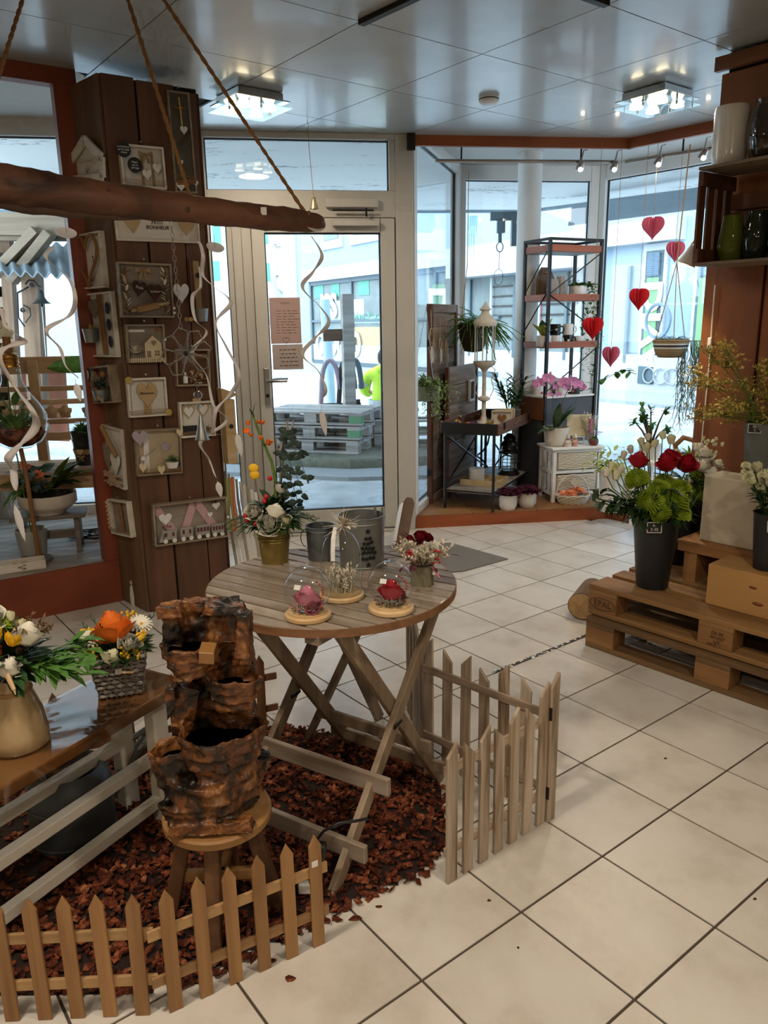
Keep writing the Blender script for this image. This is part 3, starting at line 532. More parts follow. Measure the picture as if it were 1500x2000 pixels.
bd_ = skinmesh('body', M_skin, pr_, [((0, 0, .44), (.15, .11)), ((0, 0, .62), (.14, .10)), ((0, 0, .82), (.16, .10)), ((0, 0, .93), (.13, .08)), ((0, .01, 1.0), .05), ((0, .03, 1.1), (.075, .09)), ((0, .03, 1.17), (.065, .08)), ((.2, .02, .9), .055), ((.27, .08, .66), .045), ((.24, .3, .6), .035), ((-.2, .02, .9), .055), ((-.27, .08, .66), .045), ((-.24, .3, .6), .035), ((.1, .06, .42), .09), ((.14, .45, .45), .065), ((.14, .44, .05), .045), ((.14, .58, .03), .035), ((-.1, .06, .42), .09), ((-.14, .45, .45), .065), ((-.14, .44, .05), .045), ((-.14, .58, .03), .035)],
    [(0, 1), (1, 2), (2, 3), (3, 4), (4, 5), (5, 6), (3, 7), (7, 8), (8, 9), (3, 10), (10, 11), (11, 12), (0, 13), (13, 14), (14, 15), (15, 16), (0, 17), (17, 18), (18, 19), (19, 20)])
skinmesh('jacket', M_lime, pr_, [((0, 0, .40), (.21, .16)), ((0, 0, .6), (.2, .15)), ((0, 0, .8), (.21, .145)), ((0, 0, .93), (.17, .11)), ((0, -.03, .99), (.10, .08)), ((.23, .02, .88), .085), ((.31, .07, .66), .075), ((.27, .27, .6), .06), ((-.23, .02, .88), .085), ((-.31, .07, .66), .075), ((-.27, .27, .6), .06)], [(0, 1), (1, 2), (2, 3), (3, 4), (3, 5), (5, 6), (6, 7), (3, 8), (8, 9), (9, 10)])
skinmesh('hood', M_lime, pr_, [((-.1, -.07, .96), (.07, .06)), ((0, -.11, .97), (.09, .07)), ((.1, -.07, .96), (.07, .06))], [(0, 1), (1, 2)])
MB().lathe([(.0, .13), (.06, .115), (.092, .06), (.095, 0), (.085, -.05), (.07, -.07)], 18, TR(0, .015, 1.1)).obj('hair', M_hair, pr_, smooth=60)
skinmesh('trousers', M_trou, pr_, [((0, .02, .40), (.17, .13)), ((.1, .08, .42), .105), ((.14, .45, .46), .08), ((.14, .44, .1), .06), ((-.1, .08, .42), .105), ((-.14, .45, .46), .08), ((-.14, .44, .1), .06)], [(0, 1), (1, 2), (2, 3), (0, 4), (4, 5), (5, 6)])
for s_ in (-1, 1): MB().lathe([(.093, -.03), (.093, .03)], 16, TR(s_*.3, .045, .74, 0, s_*.25)).obj('reflective_band', M_silver, pr_, smooth=60)
MB().lathe([(.232, -.03), (.232, .03)], 24, Matrix.Translation((0, 0, .52)) @ Matrix.Diagonal((1, .77, 1, 1))).obj('reflective_band', M_silver, pr_, smooth=60)
sb = thing('crate_seat', 'low wooden block seat under the seated person outside', 'seat', (px_, py_+.02, -.1), math.radians(-12)); MB().box((0, 0, .15), (.5, .30, .3)).obj('block', M_palo, sb, bevel=.01); MB().box((0, 0, .31), (.54, .38, .03)).obj('seat_board', M_palo, sb, bevel=.01)
# ================================================================== flowers and leaves, built once and reused
def rose_mb(r=1.0, n=17, open_=1.0, seed=1):
    g = MB(); R = random.Random(seed)
    for k in range(n):
        t = k/(n-1); a = k*2.4+R.uniform(-.2, .2); hw = 1.35-.45*t; vs = []
        for i in range(5):
            v = i/4; rad = (.16+.22*t)+(.10+.46*t*open_)*math.sin(min(1, v*1.25)*1.57)-(.08*(1-t))*v; rad += (.30*open_*max(0, t-.3)*max(0, v-.55)/.45)
            z = -.75+v*(1.5-.70*t*open_)-(.25*open_*max(0, t-.4)*max(0, v-.7)/.3)
            for j in range(6):
                q = (j-2.5)/2.5; aa = a+q*hw; vs.append((r*rad*math.cos(aa)*(1+.03*R.uniform(-1, 1)), r*rad*math.sin(aa), r*(z-.16*q*q*v*(.4+t)+.03*R.uniform(-1, 1)*v)))
        g.add(vs, [(i*6+j, i*6+j+1, (i+1)*6+j+1, (i+1)*6+j) for i in range(4) for j in range(5)])
    return g
def mum_mb(r=1.0, n=70, seed=2, flatz=0.75, L=0.5, wd=0.22, core=.4):
    g = MB(); R = random.Random(seed); g.ball((0, 0, 0), r*core, 8, 5, flatz)
    for k in range(n):
        z = 1-1.55*(k+.5)/n; a = k*2.39996; s = math.sqrt(max(0, 1-z*z)); d = Vector((s*math.cos(a), s*math.sin(a), z))
        g.leaf(d*(r*core*.92), d+Vector((0, 0, .15)), r*(L+.12)*R.uniform(.8, 1.1), r*wd, 0.15, up=(math.sin(a), -math.cos(a), .3), n=2, tip=.5)
    return g
def daisy_mb(r, n=18, rows=2):
    g = MB(); g.ball((0, 0, 0), r*.25, 8, 4, .6)
    for q in range(rows):
        for k in range(n):
            a = 2*math.pi*(k+.5*q)/n; g.leaf((.15*r*math.cos(a), .15*r*math.sin(a), 0), (math.cos(a), math.sin(a), .15+.35*q), r*(.95-.2*q), r*.26, .15, n=2, tip=.5)
    return g
def leaves(g, pts, L=(.04, .07), wd=.4, bend=.4, droop=0.0, R=random):
    for p, d in pts:
        l = R.uniform(*L); g.leaf(p, Vector(d)+Vector((0, 0, -droop)), l, l*wd, bend*R.uniform(.5, 1.4), up=(R.uniform(-.3, .3), R.uniform(-.3, .3), 1))
def sph(R=random, zmin=-.2):
    while 1:
        v = Vector((R.uniform(-1, 1), R.uniform(-1, 1), R.uniform(-1, 1)))
        if .05 < v.length < 1 and v.normalized().z > zmin: return v.normalized()
def arc(p, d, L, droop=.4, n=6):
    p = Vector(p); d = Vector(d).normalized(); return [p+d*(L*i/n)+Vector((0, 0, -droop*L*(i/n)**2)) for i in range(n+1)]
P_white = petal('white_petals', 'dcd8c4', 'f1eee2'); P_orange = petal('orange_petals', 'e8641c', 'f58a34'); P_red = petal('crimson_petals', '8d0c1e', 'b5182c'); P_yellow = petal('yellow_petals', 'e6a912', 'f6cb3a')
P_pink = petal('pink_petals', 'c96a86', 'de93a6'); P_dpink = petal('rose_pink_petals', 'b64a67', 'd07a8c'); P_lime = petal('lime_petals', '7f9a1e', 'a9c23c'); P_cream = petal('cream_petals', 'd9d7a6', 'eeeccb'); P_dried = petal('dried_cream', 'd9ccb2', 'efe6d4'); P_bur = petal('burgundy_petals', '5d0d1b', '8a1a2c')
L_dark = petal('dark_green_leaf', '1f3a20', '38562c'); L_mid = petal('mid_green_leaf', '3c6a2c', '5f8a3c'); L_grey = petal('grey_green_leaf', '4d6353', '75897a'); L_light = petal('pale_green_leaf', '7f9c56', 'a8bd7c'); L_euc = petal('eucalyptus_leaf', '2c3d38', '4b5d55'); L_purple = petal('purple_leaf', '3b1526', '5e2438'); L_olive = petal('dried_yellow', 'bfa345', 'e3cf78'); L_stem = petal('green_stem', '4b6a2b', '6a8a3d'); L_brown = petal('brown_twig', '5d4630', '7d6246'); L_berry = petal('red_berry', 'a3182a', 'c93a3e')
ROSE = {c: mm(rose_mb(1, 16, 1, i), 'rose', m, 60) for i, (c, m) in enumerate((('white', P_white), ('orange', P_orange), ('red', P_red), ('pink', P_pink), ('dpink', P_dpink), ('cream', P_cream), ('bur', P_bur)))}
BUD = {c: mm(rose_mb(1, 8, .35, i+20), 'bud', m, 60) for i, (c, m) in enumerate((('white', P_white), ('cream', P_cream), ('orange', P_orange), ('red', P_red), ('yellow', P_yellow)))}
MUM = {c: mm(mum_mb(1, 80, i+3), 'chrysanthemum', m) for i, (c, m) in enumerate((('cream', P_cream), ('lime', P_lime), ('white', P_white)))}
DAISY = {c: mm(daisy_mb(1), 'daisy', m) for c, m in (('white', P_white), ('yellow', P_yellow), ('orange', P_orange))}
BALL = {}
def berry(m):
    if m.name not in BALL: BALL[m.name] = mm(MB().ball((0, 0, 0), 1, 8, 6), 'berry', m, 60)
    return BALL[m.name]
def fl_at(me, nm, par, p, r, tilt=(0, 0)):
    return inst(me, nm, par, p, (tilt[0], tilt[1], uni(0, 6.28)), r)
# ================================================================== table and what stands on it
M_tbl = wood('greywashed_slat', 'b3a596', '766553', 'X', 16, .45, .13, lo=.28, hi=.72, coat=.15)
M_tbledge = wood('brown_worn_edge', '946a48', '6a472d', 'X', 12, .5, .05)
M_leg = wood('greyed_table_leg', 'a4927c', '6e5a45', 'Z', 12, .55, .14)
TC = Vector((-.159, 2.179, 0)); TRAD = .3685; TZ = .72; TA = math.radians(-33)
tbl = thing('folding_table', 'round grey slatted folding table with crossed legs over the bark chips', 'table', TC, TA)
pitch = .0527; ns = 14
for k in range(ns):
    y0 = -ns*pitch/2+k*pitch+.004; y1 = y0+pitch-.008; pts = []
    lo = [(-math.sqrt(max(1e-6, TRAD**2-y*y)), y) for y in [y0+(y1-y0)*i/4 for i in range(5)]]; pts = [(-x, y) for x, y in lo]+list(reversed(lo))
    MB().slab(pts, TZ-.020, TZ).obj('slat', M_tbl, tbl, bevel=.002)
rim = MB(); a_, b_ = [], []
for i in range(65):
    a = 2*math.pi*i/64; a_.append((math.cos(a)*(TRAD+.001), math.sin(a)*(TRAD+.001), TZ-.002)); b_.append((math.cos(a)*(TRAD+.001), math.sin(a)*(TRAD+.001), TZ-.024))
rim.strip(a_, b_); rim.obj('rim', M_tbledge, tbl, solid=.004)
for x in (-.17, .17): MB().box((x, 0, TZ-.033), (.045, .64, .026)).obj('batten', M_tbl, tbl, bevel=.002)
loc = lambda p: Matrix.Rotation(-TA, 3, 'Z') @ (Vector(p)-TC)
sA = Vector((.851, -.525, 0)); legs = [((-.154, 1.72, 0), (.19, 2.28, .69)), ((-.47, 1.915, 0), (-.125, 2.475, .69)), ((.174, 2.251, 0), (-.118, 1.86, .69)), ((-.124, 2.476, 0), (-.36, 1.97, .69)), ((-.293, 2.509, 0), (-.02, 2.2, .69)), ((-.03, 2.66, 0), (-.22, 2.30, .69))]
for k, (a, b) in enumerate(legs):
    MB().bar(loc(a), loc(b), .042, .020, loc(Vector(TC)+Vector((.525, .851, 0)).cross(Vector((0, 0, 1))))).obj('leg', M_leg, tbl, bevel=.003)
for z, e in ((.10, .05), (.23, .05)):
    pa = Vector(legs[0][0]).lerp(Vector(legs[0][1]), z/.69)+sA*e-Vector((0, .02, 0)); pb = Vector(legs[1][0]).lerp(Vector(legs[1][1]), z/.69)-sA*e-Vector((0, .02, 0)); MB().bar(loc(pa), loc(pb), .018, .052, (0, 0, 1)).obj('stretcher', M_tbl, tbl, bevel=.003)
    pa = Vector(legs[2][0]).lerp(Vector(legs[2][1]), z/.8)+sA*e; pb = Vector(legs[3][0]).lerp(Vector(legs[3][1]), z/.8)-sA*e; MB().bar(loc(pa), loc(pb), .016, .04, (0, 0, 1)).obj('stretcher', M_leg, tbl, bevel=.003)
for p in (Vector(legs[0][0]).lerp(Vector(legs[0][1]), .5), Vector(legs[1][0]).lerp(Vector(legs[1][1]), .5)): MB().tube([loc(p-Vector((.0, .02, 0))), loc(p+Vector((.02, .02, 0)))], .007, 8).obj('pivot_bolt', M_darkmetal, tbl)
def bucket(t, r0, r1, h, mat, rings=(), lip=.003, n=32):
    o = MB().lathe([(0, .002), (r0*.97, .002), (r0, 0), (r0, .004), (r1, h-.003), (r1+lip, h), (r1-.003, h), (r0-.003, .008), (0, .008)], n).obj('pail', mat, t, smooth=40)
    for z in rings:
        rr = r0+(r1-r0)*z/h; MB().tube([((rr+.001)*math.cos(a), (rr+.001)*math.sin(a), z) for a in [2*math.pi*i/n for i in range(n+1)]], .002, 5, cap=False).obj('ridge', mat, t, smooth=60)
    return o
# --- brass pail arrangement
P = fl(536, 1100, TZ); ba = thing('flower_arrangement', 'tall arrangement of orange star flowers and white lisianthus in a brass pail on the table', 'flowers', (P.x, P.y+.02, TZ))
bucket(ba, .043, .056, .135, flat('aged_brass', '9c8a4e', .38, .7, nz=.2, nscale=25), (.075, .084, .093))
g = MB()
for k in range(170):
    d = sph(zmin=-.15); p = Vector((d.x*.05, d.y*.05, .13+max(0, d.z)*.06)); g.leaf(p, d+Vector((0, 0, .2)), uni(.03, .06), uni(.018, .03), uni(.3, .8))
for k in range(40):
    a = uni(0, 6.28); q = arc((.03*math.cos(a), .03*math.sin(a), .14), (math.cos(a), math.sin(a), .4), uni(.09, .15), .5); g.tube(q, .0012, 4)
    for p in q[2:]:
        for s in (-1, 1): g.leaf(p, (math.cos(a+s), math.sin(a+s), .3), .02, .004, .1, n=2)
g.obj('foliage', L_dark, ba, stuff=True)
g = MB()
for k in range(5):
    a = -2.2+k*.35; r = .05; pts = [(r*math.cos(a+t*.30), r*math.sin(a+t*.3), .15) for t in (-1, 0, 1)]
    g.add([(.02*math.cos(a), .02*math.sin(a), .165), (.062*math.cos(a-.35), .062*math.sin(a-.35), .15), (.082*math.cos(a), .082*math.sin(a), .125), (.062*math.cos(a+.35), .062*math.sin(a+.35), .15), (.072*math.cos(a), .072*math.sin(a), .108)], [(0, 1, 2, 3), (1, 4, 2), (2, 4, 3)])
g.obj('collar_leaf', L_dark, ba)
S0 = [Vector((0, 0, .13)), Vector((.012, 0, .20)), Vector((.014, 0, .27)), Vector((.005, 0, .33)), Vector((-.018, 0, .39)), Vector((-.035, 0, .44)), Vector((-.045, 0, .475))]
MB().tube(S0, [.006, .006, .0055, .005, .0045, .004, .003], 8).obj('stem', L_stem, ba, smooth=60)
MB().leaf((-.045, 0, .47), (.1, 0, 1), .05, .02, .1).leaf((-.042, -.005, .47), (-.3, -.3, 1), .035, .014, .1).obj('tip_bract', L_dark, ba)
star = MB()
for k in range(6):
    a = k*math.pi/3; star.leaf((0, 0, 0), (math.cos(a), math.sin(a), .7), 1.0, .75, -.25, n=3)
STAR = mm(star, 'star_flower', P_orange)
for x, y, z, r in ((-.028, -.02, .452, .016), (-.012, -.02, .45, .016), (-.065, -.015, .425, .017), (-.052, -.02, .412, .015), (-.025, -.03, .405, .016), (-.005, -.03, .388, .019), (.006, -.025, .392, .015)):
    inst(STAR, 'star_flower', ba, (x, y, z), (uni(-.9, .1), uni(-.4, .4), uni(0, 6)), r)
fl_at(BUD['orange'], 'bud', ba, (-.06, -.01, .455), .011)
for x, z in ((-.048, .315), (-.046, .293)): inst(berry(P_yellow), 'yellow_disc', ba, (x, -.03, z), (0, 0, 0), (.0165, .006, .0145))
MB().tube([(-.03, -.02, .15), (-.04, -.028, .235), (-.045, -.03, .29)], .0012, 5).obj('wire', L_brown, ba)
for x, y, z, r, c in ((-.052, -.045, .18, .03, 'white'), (.018, -.055, .183, .034, 'white'), (-.002, -.075, .148, .042, 'white'), (.045, -.06, .152, .024, 'cream'), (.035, .0, .245, .026, 'white'), (-.062, -.04, .155, .025, 'white')):
    fl_at(ROSE[c], 'lisianthus', ba, (x, y, z), r, (.7, uni(-.3, .3)))
for x, y, z in ((-.012, -.04, .225), (-.018, -.045, .212), (-.08, -.045, .165), (-.075, -.05, .152), (-.045, -.065, .143), (.0, -.02, .28)): inst(berry(L_berry), 'berry', ba, (x, y, z), sc=.0085)
br = MB().tube([(.02, 0, .14), (.03, 0, .25), (.03, 0, .35), (.045, 0, .4), (.075, 0, .44), (.08, 0, .46)], [.005, .005, .005, .005, .004, .002], 6).tube([(.06, 0, .425), (.058, 0, .452), (.066, 0, .46)], [.004, .003, .0015], 6).tube([(.03, 0, .35), (.022, 0, .38), (.024, 0, .41)], [.004, .0025, .0015], 6)
br.obj('bare_branch', flat('grey_bark', '9a8f86', .8, bump=.4), ba, smooth=60)
g = MB(); R = random.Random(5)
for x1, z1, x2, z2 in ((.055, .42, .105, .34), (.05, .40, .115, .27), (.04, .35, .10, .22), (.04, .3, .085, .19), (.035, .26, .075, .17)):
    q = [Vector((.02+(x1-.02)*t if t < 1 else x1, -.01, .15+(z1-.15)*t)) for t in (0, .5, 1)]+[Vector((x1+(x2-x1)*t, -.02, z1+(z2-z1)*t*t+.01*t)) for t in (.33, .66, 1)]
    g.tube(q, .0012, 4)
    for i in range(2, 6):
        for s in (-1, 1, .3):
            g.leaf(q[i]+Vector((R.uniform(-.006, .006), 0, R.uniform(-.008, .008))), (s, R.uniform(-.6, .6), R.uniform(-.5, .5)), R.uniform(.020, .032), R.uniform(.018, .026), .2, up=(0, 1, .3), n=3)
g.obj('eucalyptus_spray', L_euc, ba, stuff=True)
g = MB()
for x, z, dx in ((-.03, .2, -1), (-.02, .19, -.9), (-.01, .18, .6), (-.015, .165, -1), (.0, .165, .8)): g.leaf((x, -.03, z), (dx, -.4, .25), .05, .02, .2)
g.obj('grey_leaf', L_grey, ba)
# --- zinc pails
P = fl(624, 1092, TZ); zp = thing('small_zinc_pail', 'small dark zinc pail with wire handle behind the glass bell', 'pail', (-.208, 2.415, TZ))
bucket(zp, .044, .048, .112, flat('dark_zinc', '6d7376', .5, .6, nz=.15), (.098,)); MB().tube([(-.048-.018*math.sin(t), .0, .10-.03*(1-math.cos(t))) for t in [i*.52 for i in range(7)]], .0015, 5).obj('handle', M_iron, zp)
zb = thing('star_zinc_bucket', 'large zinc bucket with cut-out star tree pattern behind the glass bell', 'bucket', (-.072, 2.34, TZ))
bucket(zb, .070, .073, .165, M_zinc, (.008, .146))
star5 = [(math.cos(math.pi/2+i*math.pi/5)*(1 if i % 2 == 0 else .42), math.sin(math.pi/2+i*math.pi/5)*(1 if i % 2 == 0 else .42)) for i in range(10)]
for row, (z, n) in enumerate(((.125, 1), (.106, 2), (.09, 3), (.074, 4), (.058, 5), (.042, 4), (.02, 1))):
    for k in range(n):
        a = -math.pi/2+.30+(k-(n-1)/2)*.16; s = .0085 if n > 1 else .010
        MB().prism([(x*s, y*s) for x, y in star5], -.0012, .0012, TR(.0735*math.cos(a), .0735*math.sin(a), z+uni(-.003, .003), 0, 0, a+math.pi/2)).obj('star', M_black, zb)
for s in (-1, 1): MB().box((.055+.012*s, .03, .168), (.008, .004, .025)).obj('ear', M_zinc, zb)
# --- glass bell and globes
M_dome = glass('clear_dome', 'fbfdfd', 0.0, 1.0, 1.5); M_maple = wood('pale_maple', 'e0c49a', 'c9a673', 'X', 8, .5, .05)
def base(t, r, h=.016): MB().lathe([(0, 0), (r-.004, 0), (r, .004), (r, h-.004), (r-.004, h), (r*.86, h), (r*.86, h+.004), (0, h+.004)], 40).obj('wooden_base', M_maple, t, smooth=40)
P = fl(668, 1166, TZ); cb = thing('glass_bell', 'tall glass bell over white dried flowers with a bow at its knob', 'glass dome', (P.x, P.y, TZ))
base(cb, .063); MB().lathe([(.058, .018), (.058, .12), (.055, .145), (.047, .168), (.034, .185), (.018, .195), (.004, .199)], 40).obj('glass_cover', M_dome, cb, smooth=180)
MB().ball((0, 0, .211), .0125, 16, 12).obj('glass_knob', M_dome, cb, smooth=180)
g = MB(); R = random.Random(11)
for k in range(320):
    a = R.uniform(0, 6.28); r = R.uniform(.0, .038); p = Vector((r*math.cos(a), r*math.sin(a), .022)); h = R.uniform(.03, .058)*(1.3 if r > .028 else 1)
    q = p+Vector((R.uniform(-.012, .012), R.uniform(-.012, .012), h)); g.tube([p, q], [.0012, .0002], 3)
    for s in range(3): g.leaf(p.lerp(q, .5+.2*s), (R.uniform(-1, 1), R.uniform(-1, 1), 1.2), .012, .004, .1, n=2)
g.obj('dried_flowers', P_dried, cb, stuff=True)
for x, y, r in ((0, -.012, .026), (-.018, .005, .02), (.02, .0, .02)): fl_at(MUM['white'], 'dried_bloom', cb, (x, y, .045), r)
g = MB()
for k in range(46):
    d = sph(zmin=-.5); g.tube([(0.008, -.008, .212), Vector((.012, -.008, .212))+d*uni(.03, .065)], [.0009, .0003], 3)
for k in range(9): g.leaf((.012, -.01, .212), (uni(-.2, 1), uni(-1, 0), uni(0, 1)), .045, .012, .2, n=3)
g.obj('straw_bow', P_dried, cb, stuff=True)
rb = MB(); rb.strip([(-.018, -.0, .205), (-.022, -.05, .185), (-.024, -.056, .15), (-.024, -.0585, .125)], [(-.008, -.0, .205), (-.010, -.054, .185), (-.012, -.060, .15), (-.012, -.061, .125)]); rb.obj('lace_ribbon', M_white, cb)
def globe(px, py, label, col, dark):
    P = fl(px, py, TZ); t = thing('glass_globe', label, 'glass dome', (P.x, P.y, TZ), 0, 'rose globes'); base(t, .0615)
    pr = [(.062*math.sin(a), .077-.062*math.cos(a)) for a in [math.radians(36+(180-36-1)*i/18) for i in range(19)]]
    MB().lathe(pr, 40).obj('glass_cover', M_dome, t, smooth=180)
    g = MB()
    for k in range(160):
        a = uni(0, 6.28); r = uni(0, .04); g.leaf((r*math.cos(a), r*math.sin(a), .021), (math.cos(a), math.sin(a), uni(.1, 1.2)), uni(.008, .018), .004, .2, n=2)
    g.obj('moss', petal('dry_moss_'+col, '8d7d5c', 'b5a680'), t, stuff=True)
    fl_at(ROSE[col], 'rose', t, (.0, -.008, .062), .038, (.45, .1)); 
    if dark: fl_at(ROSE['bur'], 'rose', t, (.02, -.01, .05), .024, (.4, .5))
    else: fl_at(ROSE['dpink'], 'rose', t, (.014, -.024, .046), .026, (.8, .2))
    g = MB(); m = L_purple if dark else P_dpink
    for k in range(9): a = k*.7; g.leaf((.025*math.cos(a), .025*math.sin(a), .03), (math.cos(a), math.sin(a), .5), .026, .014, .3)
    g.obj('leaves', m, t)
    g = MB()
    for k in range(26): a = uni(-3.1, .2); p = Vector((.032*math.cos(a), .032*math.sin(a), .024)); g.tube([p, p+Vector((uni(-.006, .006), uni(-.008, 0), uni(.012, .032)))], [.0009, .0003], 3); g.leaf(p+Vector((0, 0, .012)), (uni(-1, 1), -.6, .6), .012, .005, .1, n=2)
    g.obj('white_sprigs', P_white, t, stuff=True)
    for k in range(7): a = -.5+k*.25; inst(berry(L_berry), 'berry', t, (.042*math.cos(a), .042*math.sin(a), .06+.004*k), sc=.0028)
    MB().box((-.02, -.045, .098), (.018, .001, .013), rx=-.6, rz=-.4).obj('paper_tag', M_white, t)
globe(602, 1205, 'left glass globe with a pink preserved rose on the table', 'pink', False)
globe(764, 1192, 'right glass globe with a dark red preserved rose on the table', 'red', True)
# --- dried bouquet in small zinc pot
P = fl(825, 1140, TZ); dp = thing('dried_bouquet', 'dried cream and burgundy bouquet in a small olive zinc pot on the table', 'flowers', (P.x, P.y, TZ))
bucket(dp, .034, .034, .062, flat('olive_zinc', '8d8a72', .5, .4, nz=.12))
g = MB()
for k in range(60):
    d = sph(zmin=.1); p = Vector((d.x*.02, d.y*.02, .06)); L = uni(.05, .10); e = p+Vector((d.x, d.y*.8, abs(d.z)+.35)).normalized()*L
    g.tube([p, e], .0011, 3)
    for q in range(16): t_ = .45+.55*q/16; a = q*2.4; g.leaf(p.lerp(e, t_), Vector((math.cos(a), math.sin(a), .9)), .017*(1.3-t_*.5), .006, .1, n=2)
g.obj('bunny_tails', P_dried, dp, stuff=True)
for x, y, z, r in ((-.02, -.03, .105, .02), (.012, -.035, .09, .022), (.03, -.02, .12, .018), (-.04, -.01, .12, .018), (.0, -.038, .115, .018)): fl_at(MUM['white'], 'dried_bloom', dp, (x, y, z), r)
for x, y, z, r in ((-.008, 0, .145, .026), (.018, .01, .14, .018), (-.035, .01, .135, .018)): fl_at(ROSE['bur'], 'rose', dp, (x, y, z), r, (.5, 0))
for k in range(26):
    s = -1 if k < 13 else 1; inst(berry(L_berry), 'berry', dp, (s*uni(.02, .05), uni(-.05, -.02), uni(.075, .115)), sc=.0042)
g = MB()
for k in range(22):
    d = sph(zmin=.0); q = arc((d.x*.02, d.y*.02, .07), (d.x, d.y, .45), uni(.07, .14), .35); g.tube(q, .0009, 3); g.leaf(q[-2], q[-1]-q[-3], .022, .009, .2)
g.obj('dark_sprigs', L_purple, dp, stuff=True)
MB().leaf((.025, -.025, .062), (.6, -.5, -.9), .05, .012, -.1).obj('ribbon_leaf', P_dpink, dp); MB().box((.036, -.034, .045), (.016, .001, .012), rx=-.3).obj('paper_tag', M_white, dp)
# ================================================================== bark bed, fences, bench, fountain
M_fence = wood('natural_fence_wood', 'b98e5c', '7f5630', 'Z', 18, .6, .16, lo=.25, hi=.75, bump=.3)
M_fencex = wood('natural_rail_wood', 'c4a070', '8f693f', 'X', 18, .6, .12, lo=.25, hi=.75, bump=.3)
M_wash = wood('whitewashed_brown_wood', 'c4b5a2', '5f4230', 'Z', 22, .6, .14, lo=.3, hi=.6, bump=.3, mid='a8947c')
M_washx = wood('whitewashed_brown_rail', 'bba893', '6b4a33', 'X', 22, .6, .1, lo=.25, hi=.62, bump=.3)
M_bfence = wood('dark_brown_fence_wood', '8b5f42', '553522', 'Z', 16, .6, .12, lo=.25, hi=.75, bump=.2)
def fence(nm, label, a, b, n, wd, hs, mat, rmat, rails, style='point', th=.008, back=1, group=None, over=(.0, .0), tilt=0):
    a, b = Vector((a[0], a[1], 0)), Vector((b[0], b[1], 0)); L = (b-a).length; t = thing(nm, label, 'fence', a, math.atan2(b.y-a.y, b.x-a.x), group)
    for k in range(n):
        x = L*k/(n-1) if n > 1 else 0; h = hs[k % len(hs)]; w2 = wd/2
        if style == 'point': poly = [(-w2, 0), (w2, 0), (w2, h-wd*.95), (0, h), (-w2, h-wd*.95)]
        elif k % 2: poly = [(-w2, 0), (w2, 0), (w2, h-wd*1.1), (-w2, h)]
        else: poly = [(-w2, 0), (w2, 0), (w2, h), (-w2, h-wd*1.1)]
        o = MB().prism(poly, -th/2, th/2).obj('picket', mat, t, bevel=.0012); o.location = (x, 0, 0.001); o.rotation_euler = (tilt, uni(-.012, .012), 0)
    for z in rails: MB().box((L/2+(over[1]-over[0])/2, back*th, z), (L+wd+over[0]+over[1]-.004, th, .026)).obj('rail', rmat, t, bevel=.0012)
    return t
F = [fl(*p) for p in ((-35, 1998), (30, 1995), (100, 1992), (155, 1990), (210, 1988), (275, 1982), (345, 1972), (405, 1942), (455, 1918), (515, 1890), (570, 1862), (620, 1848))]
f1 = fence('picket_fence', 'front-left panel of natural wood pointed picket fence around the bark', (-.90, 1.362), (-.548, 1.374), 6, .031, (.312, .309, .31, .312), M_fence, M_fencex, (.085, .205), group='natural fence panels', over=(0, .025))
f2 = fence('picket_fence', 'angled panel of natural wood pointed picket fence in front of the stool', (-.478, 1.385), (-.176, 1.560), 6, .031, (.31, .312, .308), M_fence, M_fencex, (.085, .205), group='natural fence panels', over=(.03, .02))
MB().box((.345, -.006, .235), (.016, .001, .016)).obj('price_sticker', M_white, f2)
FB1, FB2 = fl(95, 1365, .30), fl(505, 1285, .30)
fence('picket_fence', 'dark brown picket fence panel behind the bench and fountain', (FB1.x-.07, FB1.y-.01), (FB2.x, FB2.y), 11, .032, (.30, .31, .305), M_bfence, M_bfence, (.09, .215), group='natural fence panels', over=(0, .05))
fence('picket_screen', 'front whitewashed slant-top picket panel of the folding screen, facing the aisle', (.166, 1.772), (.452, 2.008), 7, .036, (.415, .40, .415, .395, .425, .41, .46), M_wash, M_washx, (.09, .335), 'slant', .010, group='folding screen panels')
fence('picket_screen', 'middle whitewashed picket panel of the folding screen behind the bark', (.142, 2.365), (.474, 2.052), 7, .036, (.455, .43, .44, .41), M_wash, M_washx, (.10, .345), 'slant', .010, back=-1, group='folding screen panels')
fence('picket_screen', 'rear whitewashed picket panel of the folding screen, seen almost edge-on', (.084, 2.70), (.138, 2.385), 7, .036, (.43, .42, .44), M_wash, M_washx, (.10, .345), 'slant', .010, group='folding screen panels')
e_ = thing('screen_post', 'tall whitewashed end picket standing at the corner of the folding screen', 'fence post', (.486, 2.028, 0), math.radians(41)); MB().prism([(-.018, 0), (.018, 0), (.018, .48), (-.018, .44)], -.006, .006).obj('picket', M_wash, e_, bevel=.0012); MB().box((-.018, -.0, .36), (.004, .014, .04)).box((-.018, 0, .1), (.004, .014, .04)).obj('hinge', M_darkmetal, e_)
# --- bark
def bark_mat():
    k = N('bark_chip'); k.set(.85, spec=.2); v = k.coords((1, 1, 1), rand=False); f = k.noise(v, 28, 4, .7); g_ = k.noise(v, 90, 2); k.vary(k.ramp(f, [(.32, '22100d'), (.48, '54291b'), (.58, '84452a'), (.72, 'b0825c')]), 0); k.bump(g_, .3, .004); return k.m
M_bark = bark_mat()
reg = [(-1.3, 1.43), (-.55, 1.42), (-.44, 1.45), (-.20, 1.60), (-.07, 1.70), (.10, 1.79), (.18, 1.93), (.185, 2.2), (.10, 2.40), (-.1, 2.53), (-.42, 2.62), (-.60, 2.50), (-1.35, 2.42)]
def inside(x, y, P=reg):
    c = False
    for i in range(len(P)):
        (x1, y1), (x2, y2) = P[i], P[i-1]
        if (y1 > y) != (y2 > y) and x < (x2-x1)*(y-y1)/(y2-y1)+x1: c = not c
    return c
